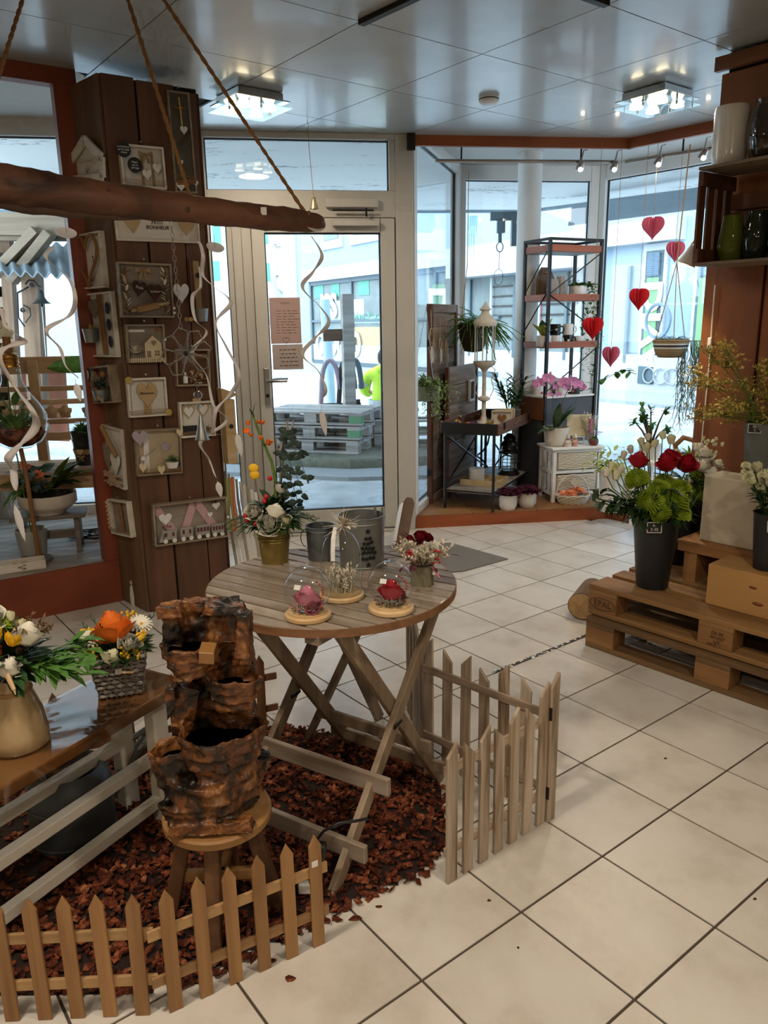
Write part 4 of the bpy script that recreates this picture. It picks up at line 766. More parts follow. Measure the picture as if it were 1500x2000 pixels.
def edge_d(x, y):
    d = 9
    for i in range(len(reg)):
        a, b = Vector(reg[i]), Vector(reg[i-1]); p = Vector((x, y)); t = max(0, min(1, (p-a).dot(b-a)/(b-a).length_squared)); d = min(d, (p-a-(b-a)*t).length)
    return d
def hill(x, y): return .028*min(1, edge_d(x, y)/.12)*(.75+.4*math.sin(9*x+1)*math.sin(8*y)) if inside(x, y) else 0
g = MB(); nx, ny = 66, 56; idx = {}
for i in range(nx):
    for j in range(ny):
        x, y = -1.35+i*.0245, 1.38+j*.0235
        if inside(x, y): idx[i, j] = len(g.v); g.v.append((x, y, hill(x, y)*.8+.001))
for (i, j), k in idx.items():
    if (i+1, j) in idx and (i, j+1) in idx and (i+1, j+1) in idx: g.f.append((k, idx[i+1, j], idx[i+1, j+1], idx[i, j+1]))
bed = thing('bark_bed', 'bed of reddish brown bark chips on the tiles inside the fences', 'bark chips'); g.obj('mulch_layer', flat('dark_mulch', '23130d', .95, nz=.3, nscale=60), bed, smooth=180)
g = MB(); R = random.Random(3); cnt = 0
while cnt < 5200:
    x, y = R.uniform(-1.33, .24), R.uniform(1.38, 2.66)
    if not inside(x, y):
        if R.random() > .02 or not inside(x-.02, y+.05): continue
    if x < -.95 and R.random() < .6: continue
    cnt += 1; L, W_c = R.uniform(.014, .042), R.uniform(.010, .022); h = R.uniform(.002, .005); z = hill(x, y)+R.uniform(.002, .012)
    m = TR(x, y, z, R.gauss(0, .35), R.gauss(0, .35), R.uniform(0, 6.28)); n = R.choice((4, 5, 5, 6)); poly = [(L/2*math.cos(6.283*q/n+R.uniform(-.3, .3))*R.uniform(.7, 1.1), W_c/2*math.sin(6.283*q/n)*R.uniform(.7, 1.2)) for q in range(n)]
    g.slab(poly, -h/2, h/2, m)
g.obj('bark_chips', M_bark, bed, stuff=True)
def chip(px, py, s, label, c='wood chip'):
    p = fl(px, py); R = random.Random(px); n = 7; poly = [(s*math.cos(6.283*q/n)*R.uniform(.5, 1.2), s*.6*math.sin(6.283*q/n)*R.uniform(.5, 1.3)) for q in range(n)]
    o = MB().slab(poly, 0.0005, .004).obj('bark_chip', M_bark, bevel=.001); o.location = p; tag(o, label, c, 'stray chips on the tiles')
for a in ((565, 1912, .014, 'torn bark chip lying alone on the tiles right of the pointed fence'), (1300, 1482, .007, 'tiny pale chip on the tile in the light patch mid floor'), (1475, 1757, .006, 'small round crumb on the tile near the right edge'), (692, 1795, .018, 'folded bark chip on the tiles beside the table foot'), (740, 1772, .010, 'small bark chip just outside the bark bed'), (955, 1760, .006, 'small dark chip under the slant-top screen'), (1012, 1852, .004, 'tiny dark crumb on the big foreground tile')): chip(*a)
# --- cables and pump under the table
M_cable = flat('black_cable', '141414', .45)
pm = thing('pump_box', 'black pump adapter hanging at the table leg above the bark', 'adapter', (-.185, 1.70, 0)); MB().box((0, 0, .12), (.035, .03, .13), rx=.1, ry=.15).obj('body', M_cable, pm, bevel=.008)
MB().tube([(0, 0, .19), (.02, -.02, .23), (.06, -.03, .26), (.1, -.01, .25), (.13, .02, .235)], .004, 6).obj('cable', M_cable, pm, smooth=60); MB().box((-.03, .01, .04), (.05, .02, .03)).obj('socket_block', M_white, pm, bevel=.004)
tag(MB().tube([fl(740, 1500, .03), fl(735, 1530, .05), fl(725, 1565, .035), fl(705, 1590, .03), fl(680, 1605, .04), fl(650, 1620, .05)], .0035, 6).obj('power_cable', M_cable, smooth=60), 'black power cable curling over the bark under the table', 'cable')
# --- bench
M_bench = wood('varnished_bench_top', '9a6638', '6d431f', 'X', 9, .35, .05, lo=.25, hi=.75, bump=.05, coat=.3)
M_bleg = flat('chipped_white_paint', 'dcd6c6', .55, nz=.05)
BZ = .455; e0, e1 = fl(0, 1540, BZ), fl(366, 1326, BZ); ang = math.atan2(e1.y-e0.y, e1.x-e0.x); bx_ = Vector((math.cos(ang), math.sin(ang), 0)); by_ = Vector((-bx_.y, bx_.x, 0))
BO = e1-bx_*1.1; bn = thing('bench', 'white legged bench with brown top wrapped in clear film', 'bench', (BO.x, BO.y, 0), ang)
MB().box((.55, .125, BZ-.018), (1.1, .25, .036)).obj('seat', M_bench, bn, bevel=.006)
for x in (.35, 1.02):
    for y in (.06, .21): MB().box((x, y, (BZ-.036)/2+.0), (.055, .04, BZ-.036)).obj('leg', M_bleg, bn, bevel=.004)
MB().bar((.37, .06, .235), (1.02, .06, .235), .032, .032).obj('rail', M_bleg, bn, bevel=.003); MB().bar((.37, .21, .235), (1.02, .21, .235), .032, .032).obj('rail', M_bleg, bn, bevel=.003)
MB().bar((.37, .06, .09), (1.02, .06, .09), .03, .034).obj('rail', M_bleg, bn, bevel=.003)
g = MB(); nx, ny = 70, 16
def film(i, j):
    x = .02+1.06*i/(nx-1); y = .25*j/(ny-1); w_ = .5+.5*math.sin(5*x); return (x, y, BZ+.0035+.008*w_*max(0, math.sin(60*(x*.35+y)+3*math.sin(9*x)))*(1 if 2 < j < ny-2 else .3))
g.add([film(i, j) for i in range(nx) for j in range(ny)], [(i*ny+j, (i+1)*ny+j, (i+1)*ny+j+1, i*ny+j+1) for i in range(nx-1) for j in range(ny-1)]); g.add([(film(i, 0)[0], -.003, film(i, 0)[2]) for i in range(nx)]+[(film(i, 0)[0], -.004-.003*math.sin(i*.5), BZ-.045) for i in range(nx)], [(i, nx+i, nx+i+1, i+1) for i in range(nx-1)])
g.obj('plastic_film', glass('clear_film', 'f6f8f8', .06, 2.6), bn, smooth=180)
# --- stone vase with bouquet
M_stone = flat('glazed_sand_stoneware', 'b39a72', .22, nz=.06, nscale=80, coat=.4)
P = fl(42, 1452, BZ+.005); vs = thing('vase_bouquet', 'glazed sand-coloured stoneware vase with orange, yellow and white bouquet on the bench', 'vase', (P.x-.005, P.y, BZ+.005)); vs.scale = (1.2,)*3
MB().lathe([(0, 0), (.056, 0), (.060, .004), (.060, .03), (.054, .075), (.042, .11), (.0365, .125), (.037, .14), (.041, .155), (.038, .155), (.033, .13), (0, .12)], 40).obj('vase', M_stone, vs, smooth=50)
MB().lathe([(.038, .120), (.040, .124), (.038, .130)], 32).obj('lace_band', M_twine, vs, smooth=60)
g = MB(); R = random.Random(8)
for k in range(150):
    d = sph(R, .0); p = Vector((d.x*.03, d.y*.03, .155+d.z*.06)); g.leaf(p, d+Vector((0, 0, .15)), R.uniform(.04, .085), R.uniform(.016, .03), .5)
g.obj('foliage', L_dark, vs, stuff=True)
g = MB()
for k in range(16):
    a = -.3+.12*k*(1 if k % 2 else -.4); q = arc((.03, 0, .17), (1, math.sin(a)*.8, .25+.03*k), R.uniform(.09, .15), .25); g.tube(q, .0012, 4)
    for p in q[1:]: g.leaf(p, (R.uniform(.2, 1), R.uniform(-1, 1), R.uniform(-.4, .6)), .05, .018, .3)
g.obj('long_leaves', L_mid, vs, stuff=True)
g = MB()
for k in range(12):
    q = arc((.02, 0, .2), (R.uniform(.2, .9), R.uniform(-.5, .5), .8), R.uniform(.08, .12), .1); g.tube(q, .001, 4)
    for p in q[2:]:
        for s in range(4): g.leaf(p, sph(R, -1), .014, .005, .1, n=2)
g.obj('brown_sprigs', L_brown, vs, stuff=True)
for x, y, z, r, c in ((-.024, -.062, .25, .046, 'orange'), (-.015, -.01, .292, .028, 'white'), (.058, -.02, .255, .028, 'white'), (.03, -.055, .20, .024, 'white'), (-.032, -.065, .185, .029, 'cream')): fl_at(ROSE[c], 'rose' if c == 'orange' else 'lisianthus', vs, (x, y, z), r*1.15, (.65, uni(-.2, .2)))
for x, y, z, r in ((.014, -.055, .25, .036), (.036, -.05, .24, .034)): inst(STAR, 'freesia', vs, (x, y, z), (.6, .2, uni(0, 6)), r).data = STAR
FRE = mm(MB().add(STAR.vertices and [tuple(v.co) for v in STAR.vertices], [tuple(p.vertices) for p in STAR.polygons]), 'freesia', P_yellow)
for o in list(vs.children):
    if o.name.startswith('freesia'): o.data = FRE
for x, y, z, r in ((.018, .0, .285, .014), (.044, -.01, .272, .013), (-.055, -.05, .21, .012), (-.01, -.06, .20, .012), (.0, -.055, .172, .010)): fl_at(BUD['cream'], 'bud', vs, (x, y, z), r, (.2, .2))
inst(MUM['lime'], 'green_pompom', vs, (.0, .0, .265), (0, 0, 0), .022).data.materials
MB().tube([(.03, -.07, .20), (.05, -.085, .165)], [.006, .004], 6).tube([(.05, -.085, .165), (.053, -.088, .156)], [.003, .001], 6).obj('clothes_peg', M_maple, vs)
# --- basket arrangement
M_wick = wood('grey_wicker', '9c948a', '5d554c', 'X', 40, .7, .15); P = fl(236, 1345, BZ+.005)
bk_ = thing('basket_arrangement', 'square grey wicker basket with orange rose and yellow mimosa on the bench', 'flowers', (P.x, P.y+.005, BZ+.005), ang-.75); bk_.scale = (1.32,)*3
rows, st = 8, 9
def bpos(s, t, z): 
    hw = .040+.014*z/.085; pts = [(-hw, -hw), (hw, -hw), (hw, hw), (-hw, hw)]; a, b = pts[s], pts[(s+1) % 4]; return Vector((a[0]+(b[0]-a[0])*t, a[1]+(b[1]-a[1])*t, z))
for s in range(4):
    nrm = Vector(((0, -1), (1, 0), (0, 1), (-1, 0))[s]).to_3d()
    for r in range(rows):
        MB().tube([bpos(s, i/18, .006+r*.0105)+nrm*(.0025*math.sin(i*math.pi*.5+r*math.pi)) for i in range(19)], .0046, 5).obj('wicker_row', M_wick, bk_, smooth=60)
    g = MB()
    for q in range(st): g.tube([bpos(s, q/(st-1), 0), bpos(s, q/(st-1), .09)], .003, 5)
    for q in range(1): g.obj('stakes', M_wick, bk_, smooth=60, stuff=True)
    MB().tube([bpos(s, i/6, .09) for i in range(7)], .005, 6).obj('basket_rim', M_wick, bk_, smooth=60)
MB().box((0, 0, .04), (.07, .07, .08)).obj('liner', M_black, bk_)
g = MB()
for k in range(150):
    d = sph(R, .0); p = Vector((d.x*.04, d.y*.04, .085)); g.leaf(p, d+Vector((0, 0, .35)), R.uniform(.03, .055), R.uniform(.012, .022), .4)
for k in range(20):
    d = sph(R, .1); q = arc((d.x*.03, d.y*.03, .09), (d.x, d.y, .8), R.uniform(.06, .10), .2); g.tube(q, .001, 3)
    for p in q[1:]:
        for s in (-1, 1): g.leaf(p, (s*d.y+d.x, -s*d.x+d.y, .6), .016, .003, .1, n=2)
g.obj('foliage', L_dark, bk_, stuff=True)
fl_at(ROSE['orange'], 'rose', bk_, (-.005, .0, .145), .047, (.35, -.2))
for x, y, z, r, c in ((.03, -.035, .115, .023, 'white'), (-.01, -.055, .10, .019, 'cream')): fl_at(ROSE[c], 'lisianthus', bk_, (x, y, z), r*1.2, (.7, 0))
for x, y, z in ((.05, .02, .135), (-.05, .01, .12)): inst(DAISY['white'], 'daisy', bk_, (x, y, z), (.4, .2, 0), .026)
inst(berry(P_yellow), 'craspedia', bk_, (.048, -.02, .118), sc=.0125)
g = MB()
for c in ((.05, -.005, .12), (.06, .02, .13), (.015, -.055, .10), (.035, -.05, .095), (-.045, -.03, .105), (-.05, .0, .12), (.03, .035, .15), (-.055, .03, .13)):
    for k in range(20): v = sph(R, -1)*R.uniform(.003, .017); g.ball((c[0]+v.x, c[1]+v.y, c[2]+v.z), .0034, 5, 4)
g.obj('mimosa', P_yellow, bk_, stuff=True)
MB().box((.0, -.058, .065), (.014, .002, .012), rz=.1).obj('paper_tag', M_white, bk_); MB().tube([(.008, -.062, .063), (.03, -.062, .06)], .003, 5).obj('clothes_peg', M_maple, bk_)
# --- red lantern
P = fl(338, 1302, BZ+.005); M_redp = flat('red_enamel', 'b3162f', .4)
ln = thing('red_lantern', 'small red metal lantern at the bench end behind the fountain', 'lantern', (P.x+.02, P.y+.03, BZ+.006), ang)
MB().box((0, 0, .006), (.06, .06, .012)).obj('base', M_redp, ln, bevel=.003); MB().box((0, 0, .085), (.062, .062, .01)).box((0, 0, .10), (.05, .05, .03), tx=.35, ty=.35).obj('roof', M_redp, ln, bevel=.002)
for sx in (-1, 1):
    for sy in (-1, 1): MB().box((sx*.025, sy*.025, .046), (.007, .007, .07)).obj('corner_post', M_redp, ln)
MB().tube([(.018*math.cos(t), 0, .115+.02*math.sin(t)) for t in [i*.35 for i in range(10)]], .0018, 5).obj('ring', M_redp, ln); MB().lathe([(0, .012), (.014, .012), (.014, .05), (0, .05)], 12).obj('candle', M_white, ln, smooth=40)
MB().leaf((-.035, -.02, .05), (-.15, -.1, -1), .05, .014, 0).obj('tag', M_maple, ln)
# --- watering can under the bench
P = fl(75, 1580, .02); wc = thing('watering_can', 'old dark zinc watering can with long spout under the bench', 'watering can', (-.93, 1.98, .02), ang-.25)
M_dz = flat('dull_dark_zinc', '5d6366', .55, .6, nz=.2, nscale=12)
MB().lathe([(0, 0), (.115, 0), (.118, .006), (.118, .16), (.112, .19), (.09, .215), (.085, .215), (.108, .185), (.112, .16), (.112, .01), (0, .01)], 40).obj('body', M_dz, wc, smooth=40)
for z in (.02, .13): MB().tube([(.119*math.cos(a), .119*math.sin(a), z) for a in [2*math.pi*i/40 for i in range(41)]], .003, 5, cap=False).obj('ridge', M_dz, wc, smooth=60)
MB().tube([(.10, 0, .06), (.18, 0, .13), (.28, 0, .22), (.34, 0, .26), (.40, 0, .305), (.43, 0, .325)], [.026, .022, .018, .02, .035, .042], 14).obj('spout', M_zinc, wc, smooth=60)
MB().tube([(.1, 0, .20), (.2, 0, .215), (.3, 0, .235)], .009, 8).obj('brace', M_zinc, wc, smooth=60); MB().tube([(-.1, 0, .19), (-.06, 0, .29), (.02, 0, .31), (.08, 0, .21)], .007, 8).obj('handle', M_dz, wc, smooth=60)
# --- stool and rock fountain
M_stool = wood('light_stool_wood', 'b48a55', '8a6236', 'X', 8, .5, .05, lo=.25, hi=.75); M_stleg = wood('dark_stool_leg', '7b5536', '4a2f1c', 'Z', 10, .55, .1)
SC = Vector((-.425, 1.668, 0)); so = thing('stool', 'low round wooden stool carrying the rock fountain', 'stool', SC)
MB().lathe([(0, .283), (.128, .283), (.133, .288), (.133, .304), (.128, .309), (0, .309)], 48).obj('seat', M_stool, so, smooth=40)
for a in (-1.55, .05, 1.6, 3.2):
    d = Vector((math.cos(a), math.sin(a), 0)); MB().bar(d*.135+Vector((0, 0, .02)), d*.075+Vector((0, 0, .285)), .036, .036, d).obj('leg', M_stleg, so, bevel=.004)
for a in (-1.55, .05): 
    d = Vector((math.cos(a), math.sin(a), 0)); MB().bar(d*.115+Vector((0, 0, .12)), d*-.115+Vector((0, 0, .12)), .018, .03).obj('cross_rail', M_stool, so, bevel=.003)
MB().box((-.075, -.085, .3105), (.016, .014, .002), rz=.4).obj('price_sticker', M_white, so)
def rock_mat():
    k = N('fountain_rock'); k.set(.38, spec=.5); v = k.coords((1, 1, 1), rand=False); a = k.noise(v, 9, 5, .65, .8); b = k.noise(v, 45, 4, .7); mxx = k.n('ShaderNodeMath', operation='MULTIPLY_ADD'); mxx.inputs[1].default_value = .3; k.l(b, mxx.inputs[0]); k.l(a, mxx.inputs[2])
    k.vary(k.ramp(mxx.outputs[0], [(.50, '100e0b'), (.60, '2f2116'), (.70, '6b3f1e'), (.79, '8f6236'), (.90, 'a3968a')]), 0); k.bump(b, .5, .006); return k.m  # near-black ramp stops put crevice shade into the rock colour
M_rock = rock_mat()
ft = thing('rock_fountain', 'brown resin rock fountain with stepped basins standing on the stool', 'fountain', SC+Vector((0, 0, .309)))
M_water = flat('dark_water', '0c0b09', .04, nz=0, coat=1)
FR_ = random.Random(4); body = MB()
def blk(x, y, z, sx, sy, sz, rz=0, rx=0, ry=0, tp=.85): body.box((x, y, z), (sx, sy, sz), rz+FR_.uniform(-.15, .15), rx+FR_.uniform(-.1, .1), ry+FR_.uniform(-.08, .08), tx=tp, ty=tp)
def basin(cx, cy, z, r, h, dep, wall, ph, sy=.85, lip=.1, tilt=0.0):
    wob = lambda a, q: .10*math.sin(3*a+ph)+.06*math.sin(7*a+2*ph+40*q)+lip*max(0, math.cos(a+math.pi/2-.3))**3
    body.lathe([(0, 0), (r*.62, 0), (r*.80, h*.12), (r*.78, h*.25), (r*.93, h*.36), (r*.88, h*.50), (r*1.0, h*.62), (r*.96, h*.78), (r*1.04, h*.9), (r, h), (r-wall*.7, h), (r-wall, h*.9), (r-wall*1.3, h-dep), (0, h-dep)], 30, Matrix.Translation((cx, cy, z)) @ rotm(0, tilt, 0) @ Matrix.Diagonal((1, sy, 1, 1)), wob)
basin(-.004, .0, .0, .116, .125, .02, .03, .4); basin(-.066, -.03, .055, .052, .13, .05, .016, 2.0, tilt=-.12); basin(-.045, -.06, .01, .06, .06, .02, .02, 3.0)
basin(.022, -.022, .115, .094, .115, .062, .016, 1.1); basin(.056, -.012, .262, .056, .085, .038, .014, 2.6, tilt=.08); basin(-.026, -.012, .345, .064, .082, .03, .016, .2, tilt=-.06)
for k in range(15): blk(.02+.02*math.sin(k), .05, .12+k*.022, FR_.uniform(.07, .10), .05, .045)
blk(.01, .045, .46, .15, .045, .09); blk(.0, .05, .40, .16, .05, .08); blk(.02, .05, .33, .15, .05, .09); blk(.02, .05, .26, .15, .055, .09); blk(.02, .045, .2, .16, .06, .1); blk(-.05, .02, .26, .055, .06, .11, ry=.2); blk(-.062, .01, .27, .034, .04, .09, ry=.25); blk(-.075, -.01, .305, .03, .04, .035)
blk(-.066, .012, .455, .046, .055, .09); blk(-.068, .006, .492, .058, .055, .032); blk(.042, .03, .45, .085, .035, .09); blk(.045, .015, .492, .10, .055, .026, ry=.12); blk(.086, .005, .435, .034, .06, .10); blk(.09, .0, .39, .03, .05, .05); blk(.088, .02, .34, .04, .05, .08)
blk(-.03, -.092, .018, .12, .045, .03, .15); blk(.06, -.085, .018, .08, .045, .03)
fo = body.obj('rock_body', M_rock, ft, smooth=180)
rm = fo.modifiers.new('fuse', 'REMESH'); rm.mode = 'VOXEL'; rm.voxel_size = .0038; rm.use_smooth_shade = True
for sc_, st in ((.045, .013), (.014, .006)):
    tx = bpy.data.textures.new('rock_relief', 'CLOUDS'); tx.noise_scale = sc_; tx.noise_depth = 2; tx.noise_basis = 'VORONOI_F2_F1' if sc_ > .03 else 'BLENDER_ORIGINAL'; d = fo.modifiers.new('relief', 'DISPLACE'); d.texture = tx; d.strength = st; d.mid_level = .5; d.texture_coords = 'LOCAL'
for c, r in (((.022, -.022, .195), .074), ((.056, -.012, .322), .040), ((-.026, -.012, .408), .046), ((-.070, -.03, .155), .034)): MB().lathe([(0, 0), (r, 0)], 20, Matrix.Translation(c) @ Matrix.Diagonal((1, .85, 1, 1))).obj('water', M_water, ft, smooth=180)
MB().box((.018, -.05, .424), (.032, .035, .006), rx=.35, ry=.1).box((.018, -.064, .408), (.032, .006, .026), ry=.1).obj('spout_slab', flat('wet_ochre', '8a6236', .3), ft, bevel=.002)
ft.scale = (1.1, 1.06, 1.06)
# ================================================================== pallets and flowers at the right
M_pal = wood('brown_pallet_wood', 'a9814f', '654524', 'X', 12, .7, .18, lo=.25, hi=.72, bump=.3); M_pald = wood('dark_pallet_wood', '8a6a45', '4e361f', 'X', 12, .75, .15, lo=.25, hi=.72, bump=.3); M_blk = wood('pallet_block_wood', 'a87c4d', '77502c', 'X', 9, .7, .12)
PA = math.radians(-49.5); pd_ = Vector((math.cos(PA), math.sin(PA), 0)); pn_ = Vector((-pd_.y, pd_.x, 0))
p1 = pallet('pallet', 'lower brown wooden pallet on the tiles carrying flower buckets', (.922, 3.300, .002), PA, 'pallets with flowers', {}, M_pald, blockmat=M_blk)
O2 = Vector((.936, 3.330, .150)); p2_ = pallet('pallet', 'upper brown wooden pallet directly under the black flower bucket', O2, PA, 'pallets with flowers', {}, M_pal, blockmat=M_blk)
M_ink = flat('stamp_ink', '3a2a1e', .8)
text('stamp', 'EPAL', .042, M_ink, p2_, (.075, -.0012, .061), ext=.0004); MB().tube([(.075+.066*math.cos(t), -.0012, .061+.028*math.sin(t)) for t in [2*math.pi*i/24 for i in range(25)]], .0012, 4).obj('stamp_ring', M_ink, p2_)
text('stamp', 'DE BE\n491027\nHT', .020, M_ink, p2_, (.61, -.0012, .064), ext=.0004); text('stamp', '003-0   1', .016, M_ink, p2_, (.60, -.0012, .032), ext=.0004)
PZ = .150+.1445
lg = thing('log_slice', 'short round log lying beside the pallets, pale sawn end facing the aisle', 'log', fl(1118, 1215)+Vector((.05, .03, .07)), math.radians(62))
MB().tube([(0, 0, 0), (.26, 0, 0)], .07, 24).obj('bark', flat('grey_brown_bark', '6d5740', .9, nz=.25, bump=.6), lg, smooth=40); MB().lathe([(0, 0), (.064, 0), (.066, .004), (0, .004)], 24, TR(-.004, 0, 0, 0, math.pi/2)).obj('sawn_face', wood('sawn_end', 'c9a877', 'a88452', 'X', 30, .7, 0, stretch=1), lg)
def vase_black(t, r0, r1, h, mat):
    MB().lathe([(0, 0), (r0, 0), (r0+.002, .004), (r1, h-.006), (r1+.004, h), (r1-.002, h), (r0-.002, .012), (0, .012)], 36).obj('bucket', mat, t, smooth=40)
M_bb = flat('matt_black_plastic', '22252a', .5, nz=.05, nscale=200)
M_chalk = flat('chalk_board', '1d1d1e', .7); M_chw = flat('chalk_white', 'd8d6cc', .8)
def tagboard(t, p, s, rz, txt):
    h = thing; o = MB().box((0, 0, 0), (s, .003, s*.72)).obj('price_board', M_chalk, t, bevel=.003); o.location = p; o.rotation_euler = (-.15, 0, rz)
    fr = MB(); w_ = s*1.06; h_ = s*.78
    for a in ((0, 0, h_/2, w_, .003), (0, 0, -h_/2, w_, .003)): fr.box((0, -.001, a[2]), (w_, .004, .003))
    for x in (-w_/2, w_/2): fr.box((x, -.001, 0), (.003, .004, h_))
    fr.obj('board_frame', M_chw, o); text('chalk_text', txt, s*.32, M_chw, o, (0, -.0025, 0), ext=.0003)
def stalks(g, n, r, z0, h, spread, R=random, rad=.003):
    out = []
    for k in range(n):
        a = R.uniform(0, 6.28); q = r*math.sqrt(R.random()); p = Vector((q*math.cos(a), q*math.sin(a), z0)); d = Vector((math.cos(a)*spread*q/r, math.sin(a)*spread*q/r, 1)).normalized(); e = p+d*h*R.uniform(.85, 1.1); g.tube([p, (p+e)/2+Vector((0, 0, .01)), e], rad, 5); out.append((e, d))
    return out
R = random.Random(21)
P = fl(1270, 1145, PZ)
v1 = thing('flower_bucket', 'tall black bucket of red roses, lime chrysanthemums and white lisianthus, front on the pallet', 'flowers', (P.x+.01, P.y+.01, PZ), 0, 'black flower buckets'); v1.scale = (1.12,)*3; vase_black(v1, .060, .088, .285, M_bb)
g = MB(); st_ = stalks(g, 26, .06, .18, .22, .5, R); g.obj('stems', L_stem, v1, stuff=True)
g = MB()
for k in range(190):
    a = R.uniform(0, 6.28); z = R.uniform(.28, .42); r = R.uniform(.05, .11)*(1 if z > .3 else .9); g.leaf((r*.7*math.cos(a), r*.7*math.sin(a), z), (math.cos(a), math.sin(a), R.uniform(-.6, .6)), R.uniform(.05, .09), R.uniform(.018, .032), .4)
for k in range(9):
    q = arc((-.07, -.02, .30), (-1, R.uniform(-.5, .3), R.uniform(.3, 1.0)), R.uniform(.1, .2), .1); g.tube(q, .003, 5)
    for p in q[1:]: g.leaf(p, (R.uniform(-1, .2), R.uniform(-1, 1), R.uniform(-.5, .8)), .06, .026, .3)
g.obj('foliage', L_dark, v1, stuff=True)
LIME = mm(mum_mb(1, 260, 9, .9, .26, .13, .62), 'lime_chrysanthemum', P_lime)
for x, y, z, r in ((-.055, -.075, .365, .06), (.035, -.075, .36, .062), (.07, -.03, .395, .052), (-.015, -.05, .40, .05), (-.085, .0, .435, .052), (.02, .0, .42, .045), (-.02, -.095, .325, .045), (.06, -.08, .315, .045)): inst(LIME, 'lime_chrysanthemum', v1, (x, y, z), (uni(.2, .7), uni(-.3, .3), uni(0, 6)), r)
for x, y, z, r in ((-.085, -.0, .52, .036), (.012, -.03, .515, .041), (.045, .03, .525, .034), (.098, -.015, .505, .040)):
    fl_at(ROSE['red'], 'red_rose', v1, (x, y, z), r*1.2, (.35, uni(-.25, .25))); MB().tube([(x*.6, y*.6, .35), (x, y, z-.02)], .003, 5).obj('stem', L_stem, v1)
for k, (x, y, z, r) in enumerate(((-.215, -.02, .475, .02), (-.195, -.02, .50, .018), (-.18, -.03, .465, .022), (-.165, -.03, .485, .02), (-.06, .06, .58, .018), (-.04, .05, .56, .02), (-.03, .07, .595, .016), (.03, .08, .60, .018), (.06, .07, .585, .022), (-.13, .05, .53, .018), (.0, .07, .57, .018), (.08, .06, .53, .02), (-.1, .06, .55, .018))):
    fl_at(BUD['cream' if k % 3 else 'white'], 'lisianthus_bud', v1, (x, y, z), r*1.25, (uni(-.2, .5), uni(-.4, .2)))
    MB().tube([(x*.4, y*.4, .33), (x*.85, y*.85, z-.07), (x, y, z-.012)], .0022, 5).obj('stem', L_stem, v1)
tagboard(v1, (-.04, -.092, .268), .05, -.1, '6-\n3-30')
P = fl(1325, 1098, PZ); v2 = thing('flower_bucket', 'second black bucket of white lisianthus standing behind the red roses', 'flowers', (P.x+.0, P.y, PZ), 0, 'black flower buckets'); vase_black(v2, .060, .085, .285, M_bb)
MB().tube([(.086*math.cos(t), .086*math.sin(t), .285-.02*abs(math.sin(t))) for t in [-1.6+i*.2 for i in range(10)]], .002, 5).obj('wire_handle', M_steel, v2)
g = MB()
for k in range(120):
    a = R.uniform(0, 6.28); z = R.uniform(.26, .45); r = R.uniform(.03, .10); g.leaf((r*.7*math.cos(a), r*.7*math.sin(a), z), (math.cos(a), math.sin(a), R.uniform(-.4, .8)), R.uniform(.06, .10), R.uniform(.016, .028), .4)
g.obj('foliage', L_dark, v2, stuff=True)
for x, y, z, r in ((.06, -.05, .50, .04), (.10, -.06, .46, .038), (.075, -.02, .555, .032), (.055, .0, .575, .028), (.13, -.06, .44, .028), (.10, .0, .52, .03), (.14, -.03, .50, .026)): fl_at(ROSE['white'], 'lisianthus', v2, (x, y, z), r*1.15, (.5, uni(-.3, .4)))
for k in range(18): fl_at(BUD['cream'], 'lisianthus_bud', v2, (uni(.06, .16), uni(-.03, .05), uni(.52, .62)), uni(.010, .016), (uni(-.2, .3), uni(.1, .7)))
for x, y, z in ((.09, -.02, .38), (.06, -.05, .36), (.03, -.02, .47)): inst(LIME, 'lime_chrysanthemum', v2, (x, y, z), (.4, .4, 0), .05)
# boxes
P = fl(1368, 1178, PZ); M_pine = wood('knotty_pine', 'c79a5f', 'a67a43', 'X', 5, .5, .0, lo=.3, hi=.7, stretch=.12)
wb = thing('pine_box', 'long knotty pine box on the pallet under the right bucket', 'box', (P.x+.005, P.y, PZ), PA); MB().box((.31, .105, .0875), (.60, .19, .175)).obj('carcass', M_pine, wb, bevel=.003)
for x, z, s in ((.20, .118, .022), (.225, .055, .030)): MB().lathe([(0, 0), (.35, 0), (0, .004)], 14, TR(x, .0095, z, math.pi/2, 0, 0) @ Matrix.Diagonal((s*2.2, s*.8, 1, 1)) @ rotm(0, 0, .9)).obj('knot', flat('dark_knot', '7d4526', .6, nz=.3, nscale=40), wb)
bk2 = thing('broken_crate', 'splintered thin wooden crate behind the pine box', 'crate', wb.location+pn_*.205+pd_*(-.22), PA)
M_split = wood('splintered_ply', 'b88754', '85592f', 'X', 7, .6, .05)
MB().box((.40, .12, .184), (.85, .22, .012)).obj('top', M_split, bk2, bevel=.002); MB().box((.40, .016, .16), (.84, .010, .04)).obj('front_slat', M_split, bk2); MB().box((.04, .12, .089), (.06, .2, .178)).obj('side', M_split, bk2); MB().box((.76, .12, .089), (.06, .2, .178)).obj('side', M_split, bk2)
cbx = thing('cream_box', 'plain cream box standing upright behind the pine box', 'box', bk2.location+pn_*.075+pd_*(.05)+Vector((0, 0, .1905)), PA); MB().box((.2, .07, .15), (.40, .16, .30)).obj('carton', flat('cream_card', 'c9bca4', .7, nz=.03), cbx, bevel=.006)
tl = thing('tree_trunk', 'rough brown tree trunk standing behind the buckets by the boards', 'trunk', (1.66, 3.98, .002)); tl.location = RF.w(.19, PZ+.001, .115)
